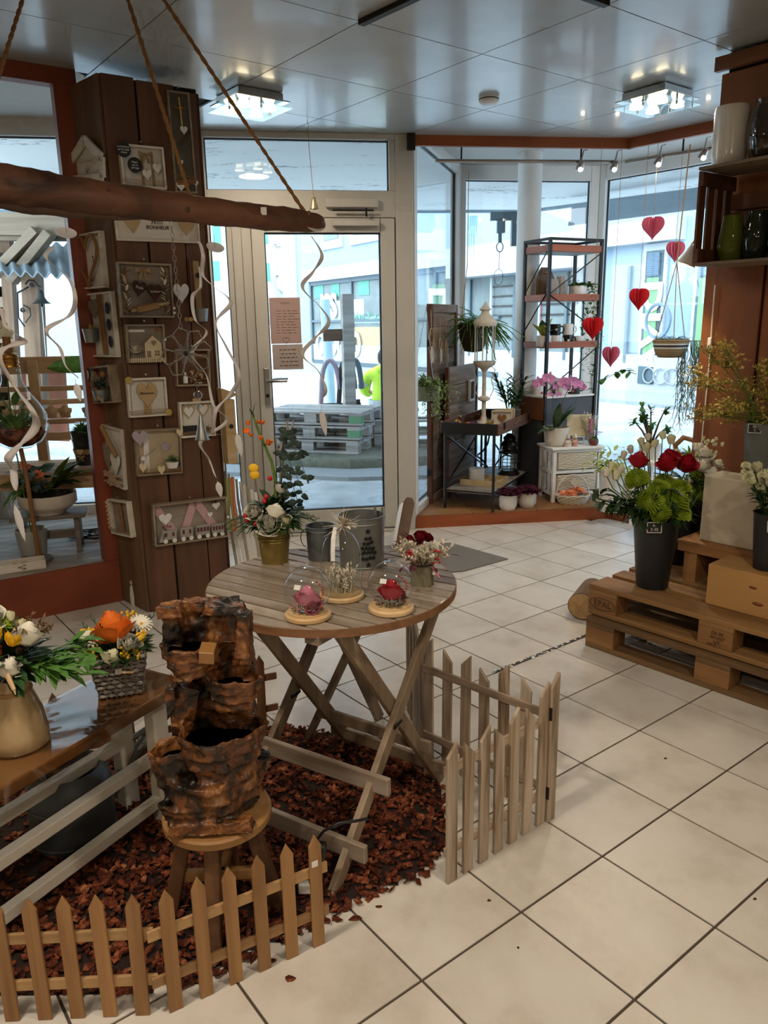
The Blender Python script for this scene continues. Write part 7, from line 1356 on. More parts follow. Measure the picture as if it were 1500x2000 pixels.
for k, (a, w_, L_) in enumerate(((math.pi/2, .6, 1.0), (math.pi/2+2.2, .6, 1.0), (math.pi/2-2.2, .6, 1.0), (.25, 1.15, 1.0), (math.pi-.25, 1.15, 1.0))): ob.leaf((0, 0, 0), (math.cos(a), -.12, math.sin(a)), L_, w_, .1, up=(0, -1, 0), n=4, tip=.3)
ob.leaf((0, -.1, 0), (0, -.8, -.6), .45, .35, .2)
ORC = mm(ob, 'blossom', petal('orchid_pink', 'c86fae', 'e3a6cf'))
for x, z, r in ((-.155, .485, .052), (-.085, .515, .055), (.035, .485, .052), (-.025, .45, .03), (.085, .495, .05), (.135, .47, .046), (.06, .45, .036), (.17, .45, .036), (-.07, .40, .022), (.0, .395, .026)): inst(ORC, 'blossom', t, (x, -.05+uni(-.02, .02), z), (uni(-.2, .2), uni(-.3, .3), uni(-.4, .4)), r)
for x, z in ((-.13, .41), (-.1, .385), (.1, .42)): inst(berry(P_dpink), 'bud', t, (x, -.05, z), sc=.010)
# figurines, frame, dried bouquet, small potted bloom on the cabinet
for k, (x, y, c, lab) in enumerate(((.135, .045, 'd8c7b6', 'left little kneeling angel figurine in beige on the wicker cabinet'), (.195, .05, 'cf9f8d', 'right little kneeling angel figurine in pink on the wicker cabinet'))):
    t = thing('angel_figurine', lab, 'figurine', on_c(x, y), 0, 'angel figurines'); MB().lathe([(0, 0), (.028, 0), (.03, .008), (.022, .035), (.014, .05), (0, .052)], 16).obj('gown', flat('angel_cloth_%d' % k, c, .7), t, smooth=50); MB().ball((0, -.002, .062), .015, 12, 8).obj('head', M_skin, t, smooth=60); MB().lathe([(.0, .1), (.008, .09), (.0165, .066), (.016, .062)], 14).obj('hood', M_cr, t, smooth=60)
    for s in (-1, 1): MB().leaf((s*.01, .01, .04), (s, .2, .5), .03, .02, .1).obj('wing', M_cr, t); MB().tube([(s*.016, -.01, .042), (s*.02, -.026, .032), (s*.005, -.032, .03)], .005, 6).obj('arm', flat('angel_sleeve', c, .7), t, smooth=60)
P = on_c(.27, .15); t = thing('canvas_on_easel', 'small blank cream canvas on a white easel on the wicker cabinet', 'canvas', P, ca-.25); MB().box((0, 0, .145), (.19, .022, .165), rx=-.12).obj('canvas', M_cut, t, bevel=.002); 
for x in (-.03, .03): MB().bar((x*1.6, -.02, 0), (x, .0, .1), .01, .01).obj('easel_leg', M_white, t)
MB().box((0, -.012, .058), (.1, .03, .008)).obj('easel_ledge', M_white, t)
P = on_c(.34, .10); t = thing('dried_posy', 'pale dried grass posy wrapped in cellophane before the canvas', 'flowers', P); g = MB()
for k in range(50): d = sph(zmin=.5); q = arc((0, 0, .0), (d.x*.55, d.y*.4, 1.3), uni(.16, .26), .05); g.tube(q, .0012, 3); [g.leaf(p, sph(zmin=0), .025, .006, .1, n=2) for p in q[3:]]
g.obj('dried_grass', P_dried, t, stuff=True); MB().lathe([(.012, .01), (.05, .15), (.075, .22)], 14, None, lambda a, z: .12*math.sin(5*a)).obj('cellophane', M_dome, t, smooth=180); MB().tube([(0, 0, .1), (.0, -.02, .2)], .014, 8).obj('pink_plume', P_pink, t)
P = on_c(.345, .035); t = thing('potted_primrose', 'tiny mauve flowers in a round brown pot on the wicker cabinet corner', 'potted plant', P); MB().lathe([(0, 0), (.025, 0), (.036, .02), (.036, .04), (.028, .055), (.024, .055), (0, .05)], 20).obj('pot', flat('brown_glaze', '6e3a30', .4), t, smooth=50); tuft(t, 0, .055, .03, L_mid, 0, 24, .04, 'leaves', .4)
for k in range(12): inst(DAISY['white'], 'blossom', t, (uni(-.045, .05), uni(-.03, .02), uni(.075, .105)), (uni(-.5, .5), uni(-.5, .5), 0), .012)
PMA = mm(daisy_mb(1, 8, 2), 'mauve_blossom', petal('mauve_petals', 'b066a4', 'd79ccb'))
for o in t.children:
    if o.name.startswith('blossom'): o.data = PMA
# basket with orange blooms
P = fl(1122, 986, DZ); t = thing('flower_basket', 'white wicker handled basket of orange silk flowers on the bay deck edge', 'basket', P+Vector((0, .07, 0)))
for k in range(6): z = .006+k*.0115; r = (.085+.028*(k/5)); MB().tube([(r*1.15*math.cos(a), r*.75*math.sin(a), z+.003*math.sin(a*12+k*3.14)) for a in [2*math.pi*i/48 for i in range(49)]], .0065, 5, cap=False).obj('wicker_ring', M_wwick, t, smooth=60)
MB().lathe([(0, .002), (.08, .002), (.105, .06), (0, .06)], 24, Matrix.Diagonal((1.12, .72, 1, 1))).obj('liner', M_cream, t); MB().tube([(.125*math.cos(a), 0, .06+.16*math.sin(a)) for a in [math.pi*i/14 for i in range(15)]], .006, 6).obj('handle', M_wwick, t, smooth=60); hrt(t, .02, .15, .08, .075, M_cr, -.0, .006)
SILK = mm(daisy_mb(1, 9, 2), "silk_flower", petal("apricot_petals", "ee7a48", "f7a57c"))
for k in range(11): inst(SILK, "silk_flower", t, (uni(-.085, .085), uni(-.05, .03), uni(.07, .10)), (uni(-.4, .8), uni(-.5, .5), 0), uni(.032, .045))
# rack
R0 = Vector((1.285, 6.08, DZ)); ra = math.radians(26); rw_, rd = .50, .31; rk = thing('shelf_rack', 'tall black metal rack with wooden shelves and dark cabinet base in the bay', 'shelf', R0, ra)
HT = hz(R0, 1074, 463)-DZ; zs = [hz(R0, 1070, 491)-DZ, hz(R0, 1068, 588)-DZ, hz(R0, 1066, 681)-DZ, hz(R0, 1060, 778)-DZ]
for x in (0, rw_):
    for y in (0, rd): MB().box((x, y, HT/2), (.022, .022, HT)).obj('post', M_darkmetal, rk)
for a, b in (((0, 0), (rw_, 0)), ((0, rd), (rw_, rd)), ((0, 0), (0, rd)), ((rw_, 0), (rw_, rd))): MB().bar((a[0], a[1], HT-.01), (b[0], b[1], HT-.01), .02, .02).obj('top_bar', M_darkmetal, rk)
for z in zs[:3]: 
    MB().box((rw_/2, rd/2, z+.006), (rw_-.02, rd, .012)).obj('shelf', M_gboard, rk); MB().box((rw_/2, -.004, z+.026), (rw_-.02, .014, .05)).obj('shelf_edge', M_orange, rk, bevel=.003); MB().box((-.0, rd/2, z+.026), (.014, rd-.03, .05)).obj('shelf_edge', M_orange, rk, bevel=.003)
for a, b in ((zs[0], zs[1]), (zs[2], zs[1]), (zs[2], zs[3])):
    for y in (-.014,): MB().tube([(rw_-.01, y, a), (.01, y, b+.06)] if (a, b) != (zs[2], zs[1]) else [(rw_-.01, y, a+.12), (.01, y, b+.04)], .005, 6).obj('cross_brace', M_darkmetal, rk)
MB().tube([(-.012, .02, zs[0]), (-.012, rd-.02, zs[1]+.06)], .005, 6).tube([(-.012, .02, zs[1]+.05), (-.012, rd, zs[2]+.1)], .005, 6).obj('cross_brace', M_darkmetal, rk)
MB().box((rw_/2, rd/2, zs[3]/2), (rw_, rd-.01, zs[3])).obj('base_cabinet', flat('charcoal_panel', '45464a', .6), rk, bevel=.004); MB().box((rw_/2, rd/2, zs[3]+.004), (rw_+.02, rd+.02, .012)).obj('counter', M_white, rk)
MB().box((-.012, rd/2, zs[3]-.09), (.016, rd, .17)).obj('drawer_side', M_rwx, rk); MB().box((rw_+.012, rd/2, zs[3]-.09), (.016, rd, .17)).obj('drawer_side', M_orange, rk)
def on_r(x, y, i): return R0+Matrix.Rotation(ra, 3, 'Z') @ Vector((x, y, zs[i]+(.0125 if i < 3 else .0105)))
G_ = 'things on the rack'; M_gv = flat('grey_glaze', '8c8a86', .35); M_mw = flat('white_mug_glaze', 'dedbd6', .25, nz=.01); M_mb = flat('black_mug_glaze', '151515', .25)
t = thing('wooden_label', 'big brown wooden tag shape at the back of the upper rack shelf', 'decoration', on_r(.13, .22, 1), ra, G_); MB().prism([(-.09, 0), (.09, 0), (.09, .17), (.04, .25), (-.04, .25), (-.09, .17)], -.006, .006).obj('plate', M_plankg, t); MB().tube([(0, -.008, .21), (.0, -.012, .2)], .02, 10).obj('eyelet', M_twine, t)
for x, h, lab in ((.11, .155, 'left grey angular vase on the upper rack shelf'), (.19, .175, 'right grey angular vase on the upper rack shelf')):
    t = thing('angular_vase', lab, 'vase', on_r(x, .09, 1), ra, G_); MB().lathe([(0, 0), (.045, 0), (.05, .01), (.05, h*.55), (.036, h), (.031, h), (.044, h*.5), (0, .01)], 8).obj('vase', M_gv, t); MB().lathe([(.037, h-.004), (.037, h), (.03, h)], 8).obj('lip', M_gv, t)
def trail(t, x, z, n, L, mat, ox=.0):
    g = MB()
    for k in range(n):
        a = uni(0, 6.28); q = arc((x+uni(-.03, .03), uni(-.03, .03), z), (math.cos(a)+ox, math.sin(a), .9), uni(.05, .10), .5, 4); b = q[-1]; q += [b+Vector((uni(-.01, .01), uni(-.01, .01), -.04*i)) for i in range(1, int(L*uni(.2, 1)/.04)+1)]
        for p in q: g.leaf(p, (uni(-1, 1), uni(-1, 1), uni(-.3, .5)), .03, .022, .2, n=2)
    g.obj('leaves', mat, t, stuff=True)
def wpot(lab, p, r, h, mat, nm='pot_plant'):
    t = thing(nm, lab, 'potted plant', p, 0, G_); MB().lathe([(0, 0), (r*.9, 0), (r, .01), (r, h), (r*.93, h), (r*.9, .02), (0, .02)], 28).obj('pot', mat, t, smooth=50); return t
t = wpot('white pot with bushy trailing ivy on the upper rack shelf', on_r(.36, .10, 1), .075, .105, M_mw); trail(t, 0, .10, 50, .06, L_mid); trail(t, .06, .10, 26, .75, L_mid, 1.2)
t = wpot('white pot with broad lime leaves at the left of the middle rack shelf', on_r(.03, .08, 2), .06, .085, M_mw)
for k, (d, c) in enumerate((((-.6, -.3, .9), 0), ((.2, -.2, 1.2), 0), ((.9, -.1, .8), 1), ((.0, .4, 1), 1), ((-.2, -.6, .7), 0))): MB().leaf((0, 0, .08), d, .15, .075, .25, n=4).obj('leaf', petal('lime_leaf_%d' % k, '9fb23a', 'c3cf62') if c == 0 else L_dark, t, solid=.002, smooth=180)
def mug(lab, p, mat, hm=None, rz=0, r=.042, h=.085):
    t = thing('mug', lab, 'mug', p, rz, G_); MB().lathe([(0, 0), (r*.93, 0), (r, .006), (r, h), (r*.92, h), (r*.9, .008), (0, .008)], 26).obj('cup', mat, t, smooth=50)
    MB().tube([(r*.95, 0, h*.8), (r*1.5, 0, h*.75), (r*1.65, 0, h*.45), (r*1.4, 0, h*.2), (r*.95, 0, h*.2)], .006, 7).obj('handle', mat, t, smooth=60)
    if hm: hrt(t, 0, h*.5, .022, .022, hm, -r-.001, .002)
    return t
z85 = Vector((0, 0, .0865))
mug('white mug at the bottom of the left mug pair on the middle rack shelf', on_r(.13, .07, 2), M_mw); mug('black mug with white heart on top of the left mug pair', on_r(.13, .07, 2)+z85, M_mb, M_white, .0)
mug('black mug with white heart at the bottom of the right mug pair', on_r(.255, .07, 2), M_mb, M_white); mug('white mug on top of the right mug pair on the rack', on_r(.255, .07, 2)+z85, M_mw)
t = wpot('small white tilted bowl at the right of the middle rack shelf', on_r(.38, .09, 2), .055, .075, M_mw, 'white_bowl'); t['category'] = 'bowl'
for x, y, m, hm, lab in ((.05, .16, M_mw, None, 'white jar at the left of the lowest rack shelf behind the orchid'), (.15, .2, M_mw, None, 'plain white mug behind the orchid on the rack counter'), (.24, .10, M_mw, M_gv, 'white mug with grey heart on the rack counter'), (.27, .22, M_gv, M_white, 'grey mug with white heart on the rack counter'), (.36, .09, flat('black_bronze', '2a2623', .3), M_gv, 'dark brown mug with pale heart on the rack counter')): mug(lab, on_r(x, y, 3), m, hm, 0, .05, .12)
t = thing('climbing_ivy', 'long green ivy vine climbing down the right side of the rack', 'plant', R0+Matrix.Rotation(ra, 3, 'Z') @ Vector((rw_+.08, .12, 0))); MB().lathe([(0, 0), (.06, 0), (.075, .12), (.07, .12), (0, .02)], 20).obj('pot', M_mw, t, smooth=50)
g = MB(); q = [Vector((0, 0, .1)), Vector((.02, 0, .5)), Vector((-.01, 0, .9)), Vector((.03, -.02, 1.15)), Vector((.0, 0, 1.5))]; g.tube(q, .003, 5); q2 = [Vector((0, 0, .85)), Vector((.1, -.05, .9)), Vector((.22, -.1, .97)), Vector((.32, -.12, .93))]; g.tube(q2, .003, 5)
for k in range(46): i = random.randint(0, 3); p = q[i].lerp(q[i+1], rnd()) if i < 4 else q[4]; g.leaf(p, (uni(-1, 1), uni(-1, 1), uni(-.2, .6)), .06, .045, .2)
for k in range(12): i = random.randint(0, 2); g.leaf(q2[i].lerp(q2[i+1], rnd()), (uni(-.3, 1), uni(-1, .5), uni(-.6, .5)), .07, .055, .2)
g.obj('vine', L_mid, t, stuff=True)
# paper hearts
def honey(px, py, Y, wpx, mat, lab, topy=None):
    P = aty(px, py, Y); w_ = wpx*Y/1497; t = thing('paper_heart', lab, 'paper heart', P, uni(-.5, .5), 'honeycomb hearts'); pr = [p for p in heart(w_, w_*1.05, 30) if p[0] >= -1e-6]
    pr.sort(key=lambda p: -math.atan2(p[1]-w_*.05, p[0]+1e-9)); pr = [(0, w_*.40)]+pr[0:]+[(0, -w_*.52)]
    me = None
    for k in range(16):
        a = k*2*math.pi/16; vs = [(x*math.cos(a)*1.0, x*math.sin(a)*.5, z) for x, z in pr]; m_ = len(pr)
        if me is None: pass
        MB().add(vs, [tuple(range(m_))]).obj('fin', mat, t, solid=.0008)
    MB().tube([(0, 0, w_*.38), (0, 0, (2.735 if topy is None else topy)-P.z)], .0016, 4).obj('string', M_twine, t)
    return t
M_hp = flat('pink_tissue', 'd2607f', .8, nz=.08); M_hr = flat('red_tissue', 'cf1022', .8, nz=.08)
honey(1275, 447, 5.6, 41, M_hp, 'highest pink honeycomb paper heart before the right bay window'); honey(1319, 493, 5.75, 37, M_hp, 'pink honeycomb heart behind the rope of the hanging basket'); honey(1248, 586, 5.6, 41, M_hr, 'red honeycomb heart hanging beside the green window banner'); honey(1158, 643, 5.55, 42, M_hr, 'red honeycomb heart in front of the rack'); honey(1193, 698, 5.7, 39, M_hp, 'lowest pink honeycomb heart right of the rack')
# hanging basket
P = aty(1309, 690, 5.2); t = thing('hanging_basket', 'woven hanging basket with trailing rhipsalis before the right bay window', 'hanging plant', P)
for k in range(10):
    z = -.02+k*.0115; r = .075+.037*math.sqrt(k/9); m = M_white if k in (5, 7) else (M_slatep if k == 6 else M_hess); MB().tube([(r*math.cos(a), r*math.sin(a), z) for a in [2*math.pi*i/36 for i in range(37)]], .0068, 6, cap=False).obj('coil', m, t, smooth=60)
MB().lathe([(0, -.022), (.074, -.022), (.106, .075), (0, .075)], 28).obj('liner', M_hess, t, smooth=50); top_ = aty(1322, 512, 5.2)-P; hk = Vector((top_.x+.03, 0, 2.52-P.z))
for a in (.3, 2.4, 4.5): MB().tube([(.108*math.cos(a), .108*math.sin(a), .08), top_], .003, 5).obj('cord', M_twine, t)
MB().tube([top_, hk], .004, 6).obj('rope', M_twine, t)
g = MB()
for k in range(60): a = uni(0, 6.28); g.tube(arc((uni(-.07, .07), uni(-.07, .07), .08), (math.cos(a), math.sin(a), uni(.3, 1.2)), uni(.05, .11), .4, 4), .002, 4)
for k in range(44):
    p = Vector((uni(-.02, .17), uni(-.08, .0), .08)); L_ = uni(.15, .58); pts = [p, p+Vector((.05, -.02, .0))]+[p+Vector((.06+uni(-.015, .015), -.02, -L_*i/6)) for i in range(1, 7)]; g.tube(pts, .0022, 4)
    for q in pts[3:]: 
        for s in (-1, 1): g.tube([q, q+Vector((s*.02, uni(-.01, .01), -.035))], .0015, 3)
g.obj('strands', L_grey, t, stuff=True)
# pipe rail with spot lamps
tr = thing('spot_rail', 'steel pipe rail with small spot lamps under the bay beam', 'lamp rail', (0, 0, 0)); q0, q1, q2, q3 = fl(850, 314, 2.53), fl(1205, 316, 2.53), fl(1222, 316, 2.53), fl(1380, 291, 2.53)
MB().tube([q0, q1], .012, 10).obj('pipe', M_steel, tr, smooth=60); MB().tube([q2, q3+(q3-q2)*.6], .012, 10).obj('pipe', M_steel, tr, smooth=60)
for px in (900, 1133): p = q0.lerp(q1, (px-850)/355); MB().tube([p, p+Vector((0, 0, .2))], .006, 6).box(tuple(p+Vector((0, 0, .2))), (.08, .02, .008)).obj('hook', M_iron, tr)
p = q2.lerp(q3, .72); MB().tube([p, p+Vector((0, 0, .2))], .006, 6).obj('hook', M_iron, tr)
M_bulb = glow('spot_bulb', 'fff0d8', 16)
for a, b, f in ((q0, q1, .795), (q0, q1, .985), (q2, q3, .42), (q2, q3, .96)):
    p = a.lerp(b, f); h = MB().lathe([(.012, .04), (.02, .035), (.032, -.02), (.03, -.02), (.016, .03)], 18, Matrix.Translation(p+Vector((.0, -.02, -.035))) @ rotm(.5, .25, 0)).obj('spot_head', M_steel, tr, smooth=50); MB().ball(tuple(p+Vector((-.006, -.032, -.055))), .017, 12, 8).obj('bulb', M_bulb, h, smooth=60); MB().tube([p+Vector((.0, -.02, .0)), p+Vector((.02, 0, .07)), p+Vector((.045, .0, .075))], .005, 6).obj('spot_arm', M_steel, tr)
    l = bpy.data.lights.new('spot_light', 'SPOT'); l.energy = 3; l.color = (1, .85, .65); l.spot_size = 1.3; l.spot_blend = .5; l.shadow_soft_size = .02; lo = bpy.data.objects.new('spot_light', l); COL.objects.link(lo); lo.parent = tr; lo.location = p+Vector((-.01, -.045, -.08)); lo.rotation_euler = (.5, .25, 0)
# plants at the right bay window
dk = thing('plant_table', 'low white table behind the red roses carrying window plants', 'table', fl(1312, 900, .55)+Vector((0, .0, -.55+DZ)), math.radians(-48)); MB().box((0, 0, .44), (.46, .26, .02)).obj('top', M_white, dk)
for x in (-.2, .2):
    for y in (-.1, .1): MB().box((x, y, .215), (.03, .03, .43)).obj('leg', M_white, dk)
PT = Vector(dk.location)+Vector((0, 0, .451)); dx = Vector((math.cos(math.radians(-48)), math.sin(math.radians(-48)), 0))
t = thing('jade_plant', 'jade plant with branching stems in a white pot before the right bay window', 'plant', PT-dx*.16); MB().lathe([(0, 0), (.06, 0), (.075, .1), (.07, .1), (0, .02)], 24).obj('pot', M_mw, t, smooth=50)
g = MB(); gl = MB()
for k in range(11):
    a = uni(0, 6.28); e = Vector((math.cos(a)*uni(.03, .15), math.sin(a)*uni(.03, .12), uni(.18, .36))); g.tube([(0, 0, .08), e*.5+Vector((0, 0, .06)), e], [.008, .006, .003], 6)
    for q in range(12): gl.leaf(e-Vector((0, 0, uni(0, .06))), sph(zmin=-.2), .045, .026, .1)
g.obj('branches', L_brown, t, smooth=60, stuff=True); gl.obj('leaves', L_mid, t, stuff=True)
t = thing('variegated_plant', 'pale yellow-green leafy plant right of the wicker cabinet', 'plant', fl(1196, 905, .45)+Vector((0, .0, -.45+DZ))); MB().lathe([(0, 0), (.07, 0), (.09, .3), (.085, .3), (0, .05)], 24).obj('pot', M_mw, t, smooth=50); g = MB()
for k in range(120): d = sph(zmin=-.1); q = arc((0, 0, .28), (d.x, d.y, d.z+.6), uni(.08, .28), .3); g.leaf(q[-1], (d.x, d.y, uni(-.5, .5)), uni(.05, .085), .03, .3)
g.obj('leaves', petal('variegated_leaf', '8fa64a', 'd3d98a'), t, stuff=True)
t = thing('bromeliad', 'small lime succulent in a brown bark bowl at the right end of the plant table', 'plant', PT+dx*.12); MB().lathe([(0, 0), (.06, 0), (.085, .06), (.08, .06), (0, .02)], 20, None, lambda a, z: .08*math.sin(4*a)).obj('bowl', M_tw, t, smooth=50); tuft(t, 0, .06, .06, P_lime, 0, 30, .08, 'rosette', .5); MB().tube([(-.08, 0, .05), (-.1, 0, .12), (-.05, 0, .17), (.02, 0, .15), (.06, 0, .06)], .018, 8).obj('driftwood_arch', M_tw, t, smooth=60)
# leaning board by the door
lb_ = thing('leaning_board', 'weathered board with rounded top leaning against the door frame', 'board', (.11, 4.98, .002), .25); MB().prism([(-.04, 0), (.04, 0), (.04, .30), (.02, .335), (-.02, .335), (-.04, .30)], -.012, .012, rotm(-.35, .32, 0)).obj('board', M_plankg, lb_, bevel=.003); MB().prism([(-.06, 0), (-.043, 0), (-.043, .29), (-.06, .27)], -.014, .014, rotm(-.35, .32, 0)).obj('white_edge', M_white, lb_)
dm = tag(MB().slab([tuple(p.to_2d()) for p in (fl(992, 1093), fl(880, 1062), fl(560, 1075), fl(560, 1140), fl(905, 1117))], .0005, .008).obj('door_mat', M_mat), 'large grey door mat on the tiles in front of the glass door', 'mat')
nt = thing('door_notice', 'two-part pink paper notice taped to the door glass', 'notice', DW.w(-.8515, 1.40, .012), DW.th); M_note = flat('pink_notice_paper', 'b79a92', .8, nz=.1, nscale=4); MB().box((0, 0, .09), (.205, .002, .30)).obj('sheet', M_note, nt); MB().box((.006, -.001, -.148), (.205, .002, .168)).obj('sheet', flat('beige_notice_paper', 'b5a79e', .8, nz=.08, nscale=5), nt)
M_nink = flat('faded_ink', '6d5a55', .8)
for r in range(9):
    g = MB(); x = -.06
    while x < .06: w_ = uni(.015, .04); g.box((min(x+w_/2, .07), -.0016, .155-r*.018), (w_, .0006, .003)); x += w_+.012
    g.obj('text_line', M_nink, nt, stuff=True)
for r in range(5):
    g = MB(); x = -.055+.01*(r % 2)
    while x < .055: w_ = uni(.012, .03); g.box((min(x+w_/2, .06)+.006, -.003, -.10-r*.026), (w_, .0006, .006)); x += w_+.008
    g.obj('text_line', M_nink, nt, stuff=True)
h_ = heart(.045, .045, 24); h_.append(h_[0]); MB().tube([(x, -.0016, z-.04) for x, z in h_], .0012, 4).tube([(-.03+.06*i/10, -.0016, .205+.008*math.sin(i*2)) for i in range(11)], .0012, 4).obj('drawn_heart', M_nink, nt)
# ================================================================== left display bay
LZ_ = .2425
M_oak = wood('pale_oak', 'c3a57f', '977650', 'X', 9, .55, .1, lo=.25, hi=.75); M_oakz = wood('pale_oak_upright', 'c3a57f', '977650', 'Z', 9, .55, .1, lo=.25, hi=.75)
f0 = fl(213, 1064, LZ_); bA = DW.th; gx = Vector((math.cos(bA), math.sin(bA), 0)); gy_ = Vector((-gx.y, gx.x, 0)); ob_ = thing('garden_bench', 'pale oak bench with turned legs and carved open back in the left window bay', 'bench', f0-gx*1.15, bA)
zse = hz(f0, 200, 925)-LZ_
for x in (1.15, .1):
    for y in (0, .46): MB().lathe([(.012, 0), (.018, .01), (.024, .05), (.02, .12), (.028, .14), (.022, .16), (.03, .22), (.024, .30), (.032, zse-.12), (.026, zse-.1), (.032, zse-.08)], 14, TR(x, y, 0)).box((x, y, zse-.035), (.06, .06, .1)).obj('turned_leg', M_oakz, ob_, smooth=40)
for k in range(4): MB().box((.62, .05+k*.12, zse+.005), (1.16, .11, .022)).obj('seat_slat', M_oak, ob_, bevel=.003)
MB().box((.62, 0, zse-.04), (1.06, .025, .07)).obj('apron', M_oak, ob_)
zt = zse+.62
for x in (1.18, .72, .2): MB().box((x, .48, zse+.31), (.06, .045, .62)).obj('back_post', M_oakz, ob_, bevel=.003)
for z, h in ((zt-.03, .10), (zt-.17, .03), (zt-.25, .03), (zt-.37, .03), (zt-.46, .05)): MB().box((.65, .48, z), (1.1, .03, h)).obj('back_rail', M_oak, ob_, bevel=.003)
for x in (.28, .42, .56, .64, .80, .88, 1.02, 1.1): MB().lathe([(.012, 0), (.035, .004), (.04, .012), (.02, .018), (0, .02)], 14, TR(x, .463, zt-.31, math.pi/2), lambda a, z: .2*math.sin(5*a)).obj('carved_rosette', M_oak, ob_, smooth=60)
def on_b(px, y): 
    zz = LZ_+zse+.017; d = None; p = fl(px, 905, zz); return p
t = thing('glass_planter', 'tall clear glass pot of green grass with twine and heart on the bench', 'potted plant', fl(168, 908, LZ_+zse+.017)); MB().lathe([(.05, 0), (.075, .25)], 24).obj('glass_pot', M_dome, t, smooth=180); MB().lathe([(0, .002), (.048, .002), (.069, .2), (0, .2)], 20).obj('soil', M_black, t, smooth=50); MB().lathe([(.058, .07), (.064, .1), (.062, .1), (.056, .07)], 24).obj('twine_band', M_twine, t, smooth=60); hrt(t, 0, .085, .04, .04, M_nat, -.067, .005); bow(t, 0, .06, .02, -.066); tuft(t, 0, .2, .07, L_mid, 0, 120, .07, 'grass', .8)
t = thing('big_leaf_plant', 'plant with one broad dark green leaf beside the red window post', 'plant', fl(192, 908, LZ_+zse+.017)+Vector((.02, .12, 0))); P = Vector(t.location); MB().lathe([(0, 0), (.05, 0), (.065, .12), (.06, .12), (0, .03)], 18).obj('pot', M_mw, t, smooth=50); e = aty(190, 712, P.y+.02)-P; MB().tube([(0, 0, .1), e*.6, e], .005, 6).obj('stem', L_stem, t); MB().leaf(e, (-1, -.1, .02), .30, .12, .12, n=6, up=(0, -.8, .6)).obj('leaf', L_mid, t, solid=.002, smooth=180)
# stool with anthurium bowl
sA0, sB0 = fl(42, 1084, LZ_), fl(150, 1074, LZ_); cS = (sA0+sB0)/2; sa = math.atan2(sB0.y-sA0.y, sB0.x-sA0.x); so2 = thing('wooden_footstool', 'low grey wooden footstool under the anthurium bowl in the left bay', 'stool', cS+Vector((0, .06, 0)), sa); M_gst = wood('grey_stool_wood', '857b70', '554c44', 'X', 10, .6, .1); Wd = (sB0-sA0).length
MB().box((0, 0, .205), (Wd+.1, .2, .022)).obj('seat', M_gst, so2, bevel=.004)
for x in (-Wd/2, Wd/2): MB().prism([(-.09, 0), (-.055, 0), (-.03, .05), (.03, .05), (.055, 0), (.09, 0), (.075, .195), (-.075, .195)], -.014, .014, TR(x, 0, 0, 0, 0, math.pi/2)).obj('leg', M_gst, so2, bevel=.003)
MB().box((0, 0, .09), (Wd, .025, .05)).obj('stretcher', M_gst, so2, bevel=.003)
an = thing('anthurium_bowl', 'wide cream bowl of dark anthuriums and variegated leaves on the grey footstool', 'potted plant', cS+Vector((0, .06, .2165))); r = .155
MB().lathe([(0, 0), (.09, 0), (.095, .012), (.13, .035), (r, .06), (r, .115), (r-.008, .115), (r-.012, .06), (0, .03)], 40).obj('bowl', flat('cream_bowl', 'd3c9bd', .45), an, smooth=50); MB().lathe([(r-.012, .098), (.08, .115), (0, .12)], 24).obj('soil', flat('potting_soil', '211a15', .95, nz=.4, nscale=80, bump=.8), an, smooth=60)
L_var = petal('variegated_croton', '3f6a2a', '9aa83c', sc=14)
for k in range(26):
    a = k*2.4; rr_ = uni(.02, .10); d = (math.cos(a), math.sin(a), uni(.3, 1.2)); MB().leaf((rr_*math.cos(a), rr_*math.sin(a), .14+uni(0, .1)), d, uni(.09, .15), uni(.06, .085), uni(.4, .9), n=5).obj('leaf', (L_dark, L_dark, petal('blackish_leaf', '14201a', '22302a'))[k % 3], an, smooth=180)
for d, L_ in (((.75, -.2, .8), .24), ((.6, -.3, .45), .26), ((.4, -.1, .9), .2), ((.9, .1, .5), .24)): MB().leaf((.05, 0, .16), d, L_, .085, .2, n=5).obj('leaf', L_var, an, smooth=180)
for x, z, s in ((.01, .235, .055), (-.06, .28, .06)):
    o = MB().prism(heart(s, s*1.1), -.0015, .0015).obj('spathe', flat('coral_spathe', 'd8705c', .35, nz=.08), an); o.location = (x, -.10, z); o.rotation_euler = (-.9, .5, .2); MB().tube([(0, -.004, .0), (.005, -.03, .02)], [.003, .002], 6).obj('spadix', P_yellow, o); MB().tube([(x*.3, -.02, .12), (x, -.098, z)], .002, 5).obj('stalk', L_stem, an)
g = MB()
for k in range(60): a = uni(0, 6.28); q = arc((-.06, .03, .12), (math.cos(a), math.sin(a), 1.3), uni(.15, .28), .45); g.leaf(q[2], q[4]-q[2], .13, .008, .6)
for k in range(18): a = uni(2, 4.5); q = arc((-.1, -.04, .12), (math.cos(a), math.sin(a), .8), uni(.08, .18), .9); g.tube(q, .003, 4)
g.obj('fine_grass', L_mid, an, stuff=True)
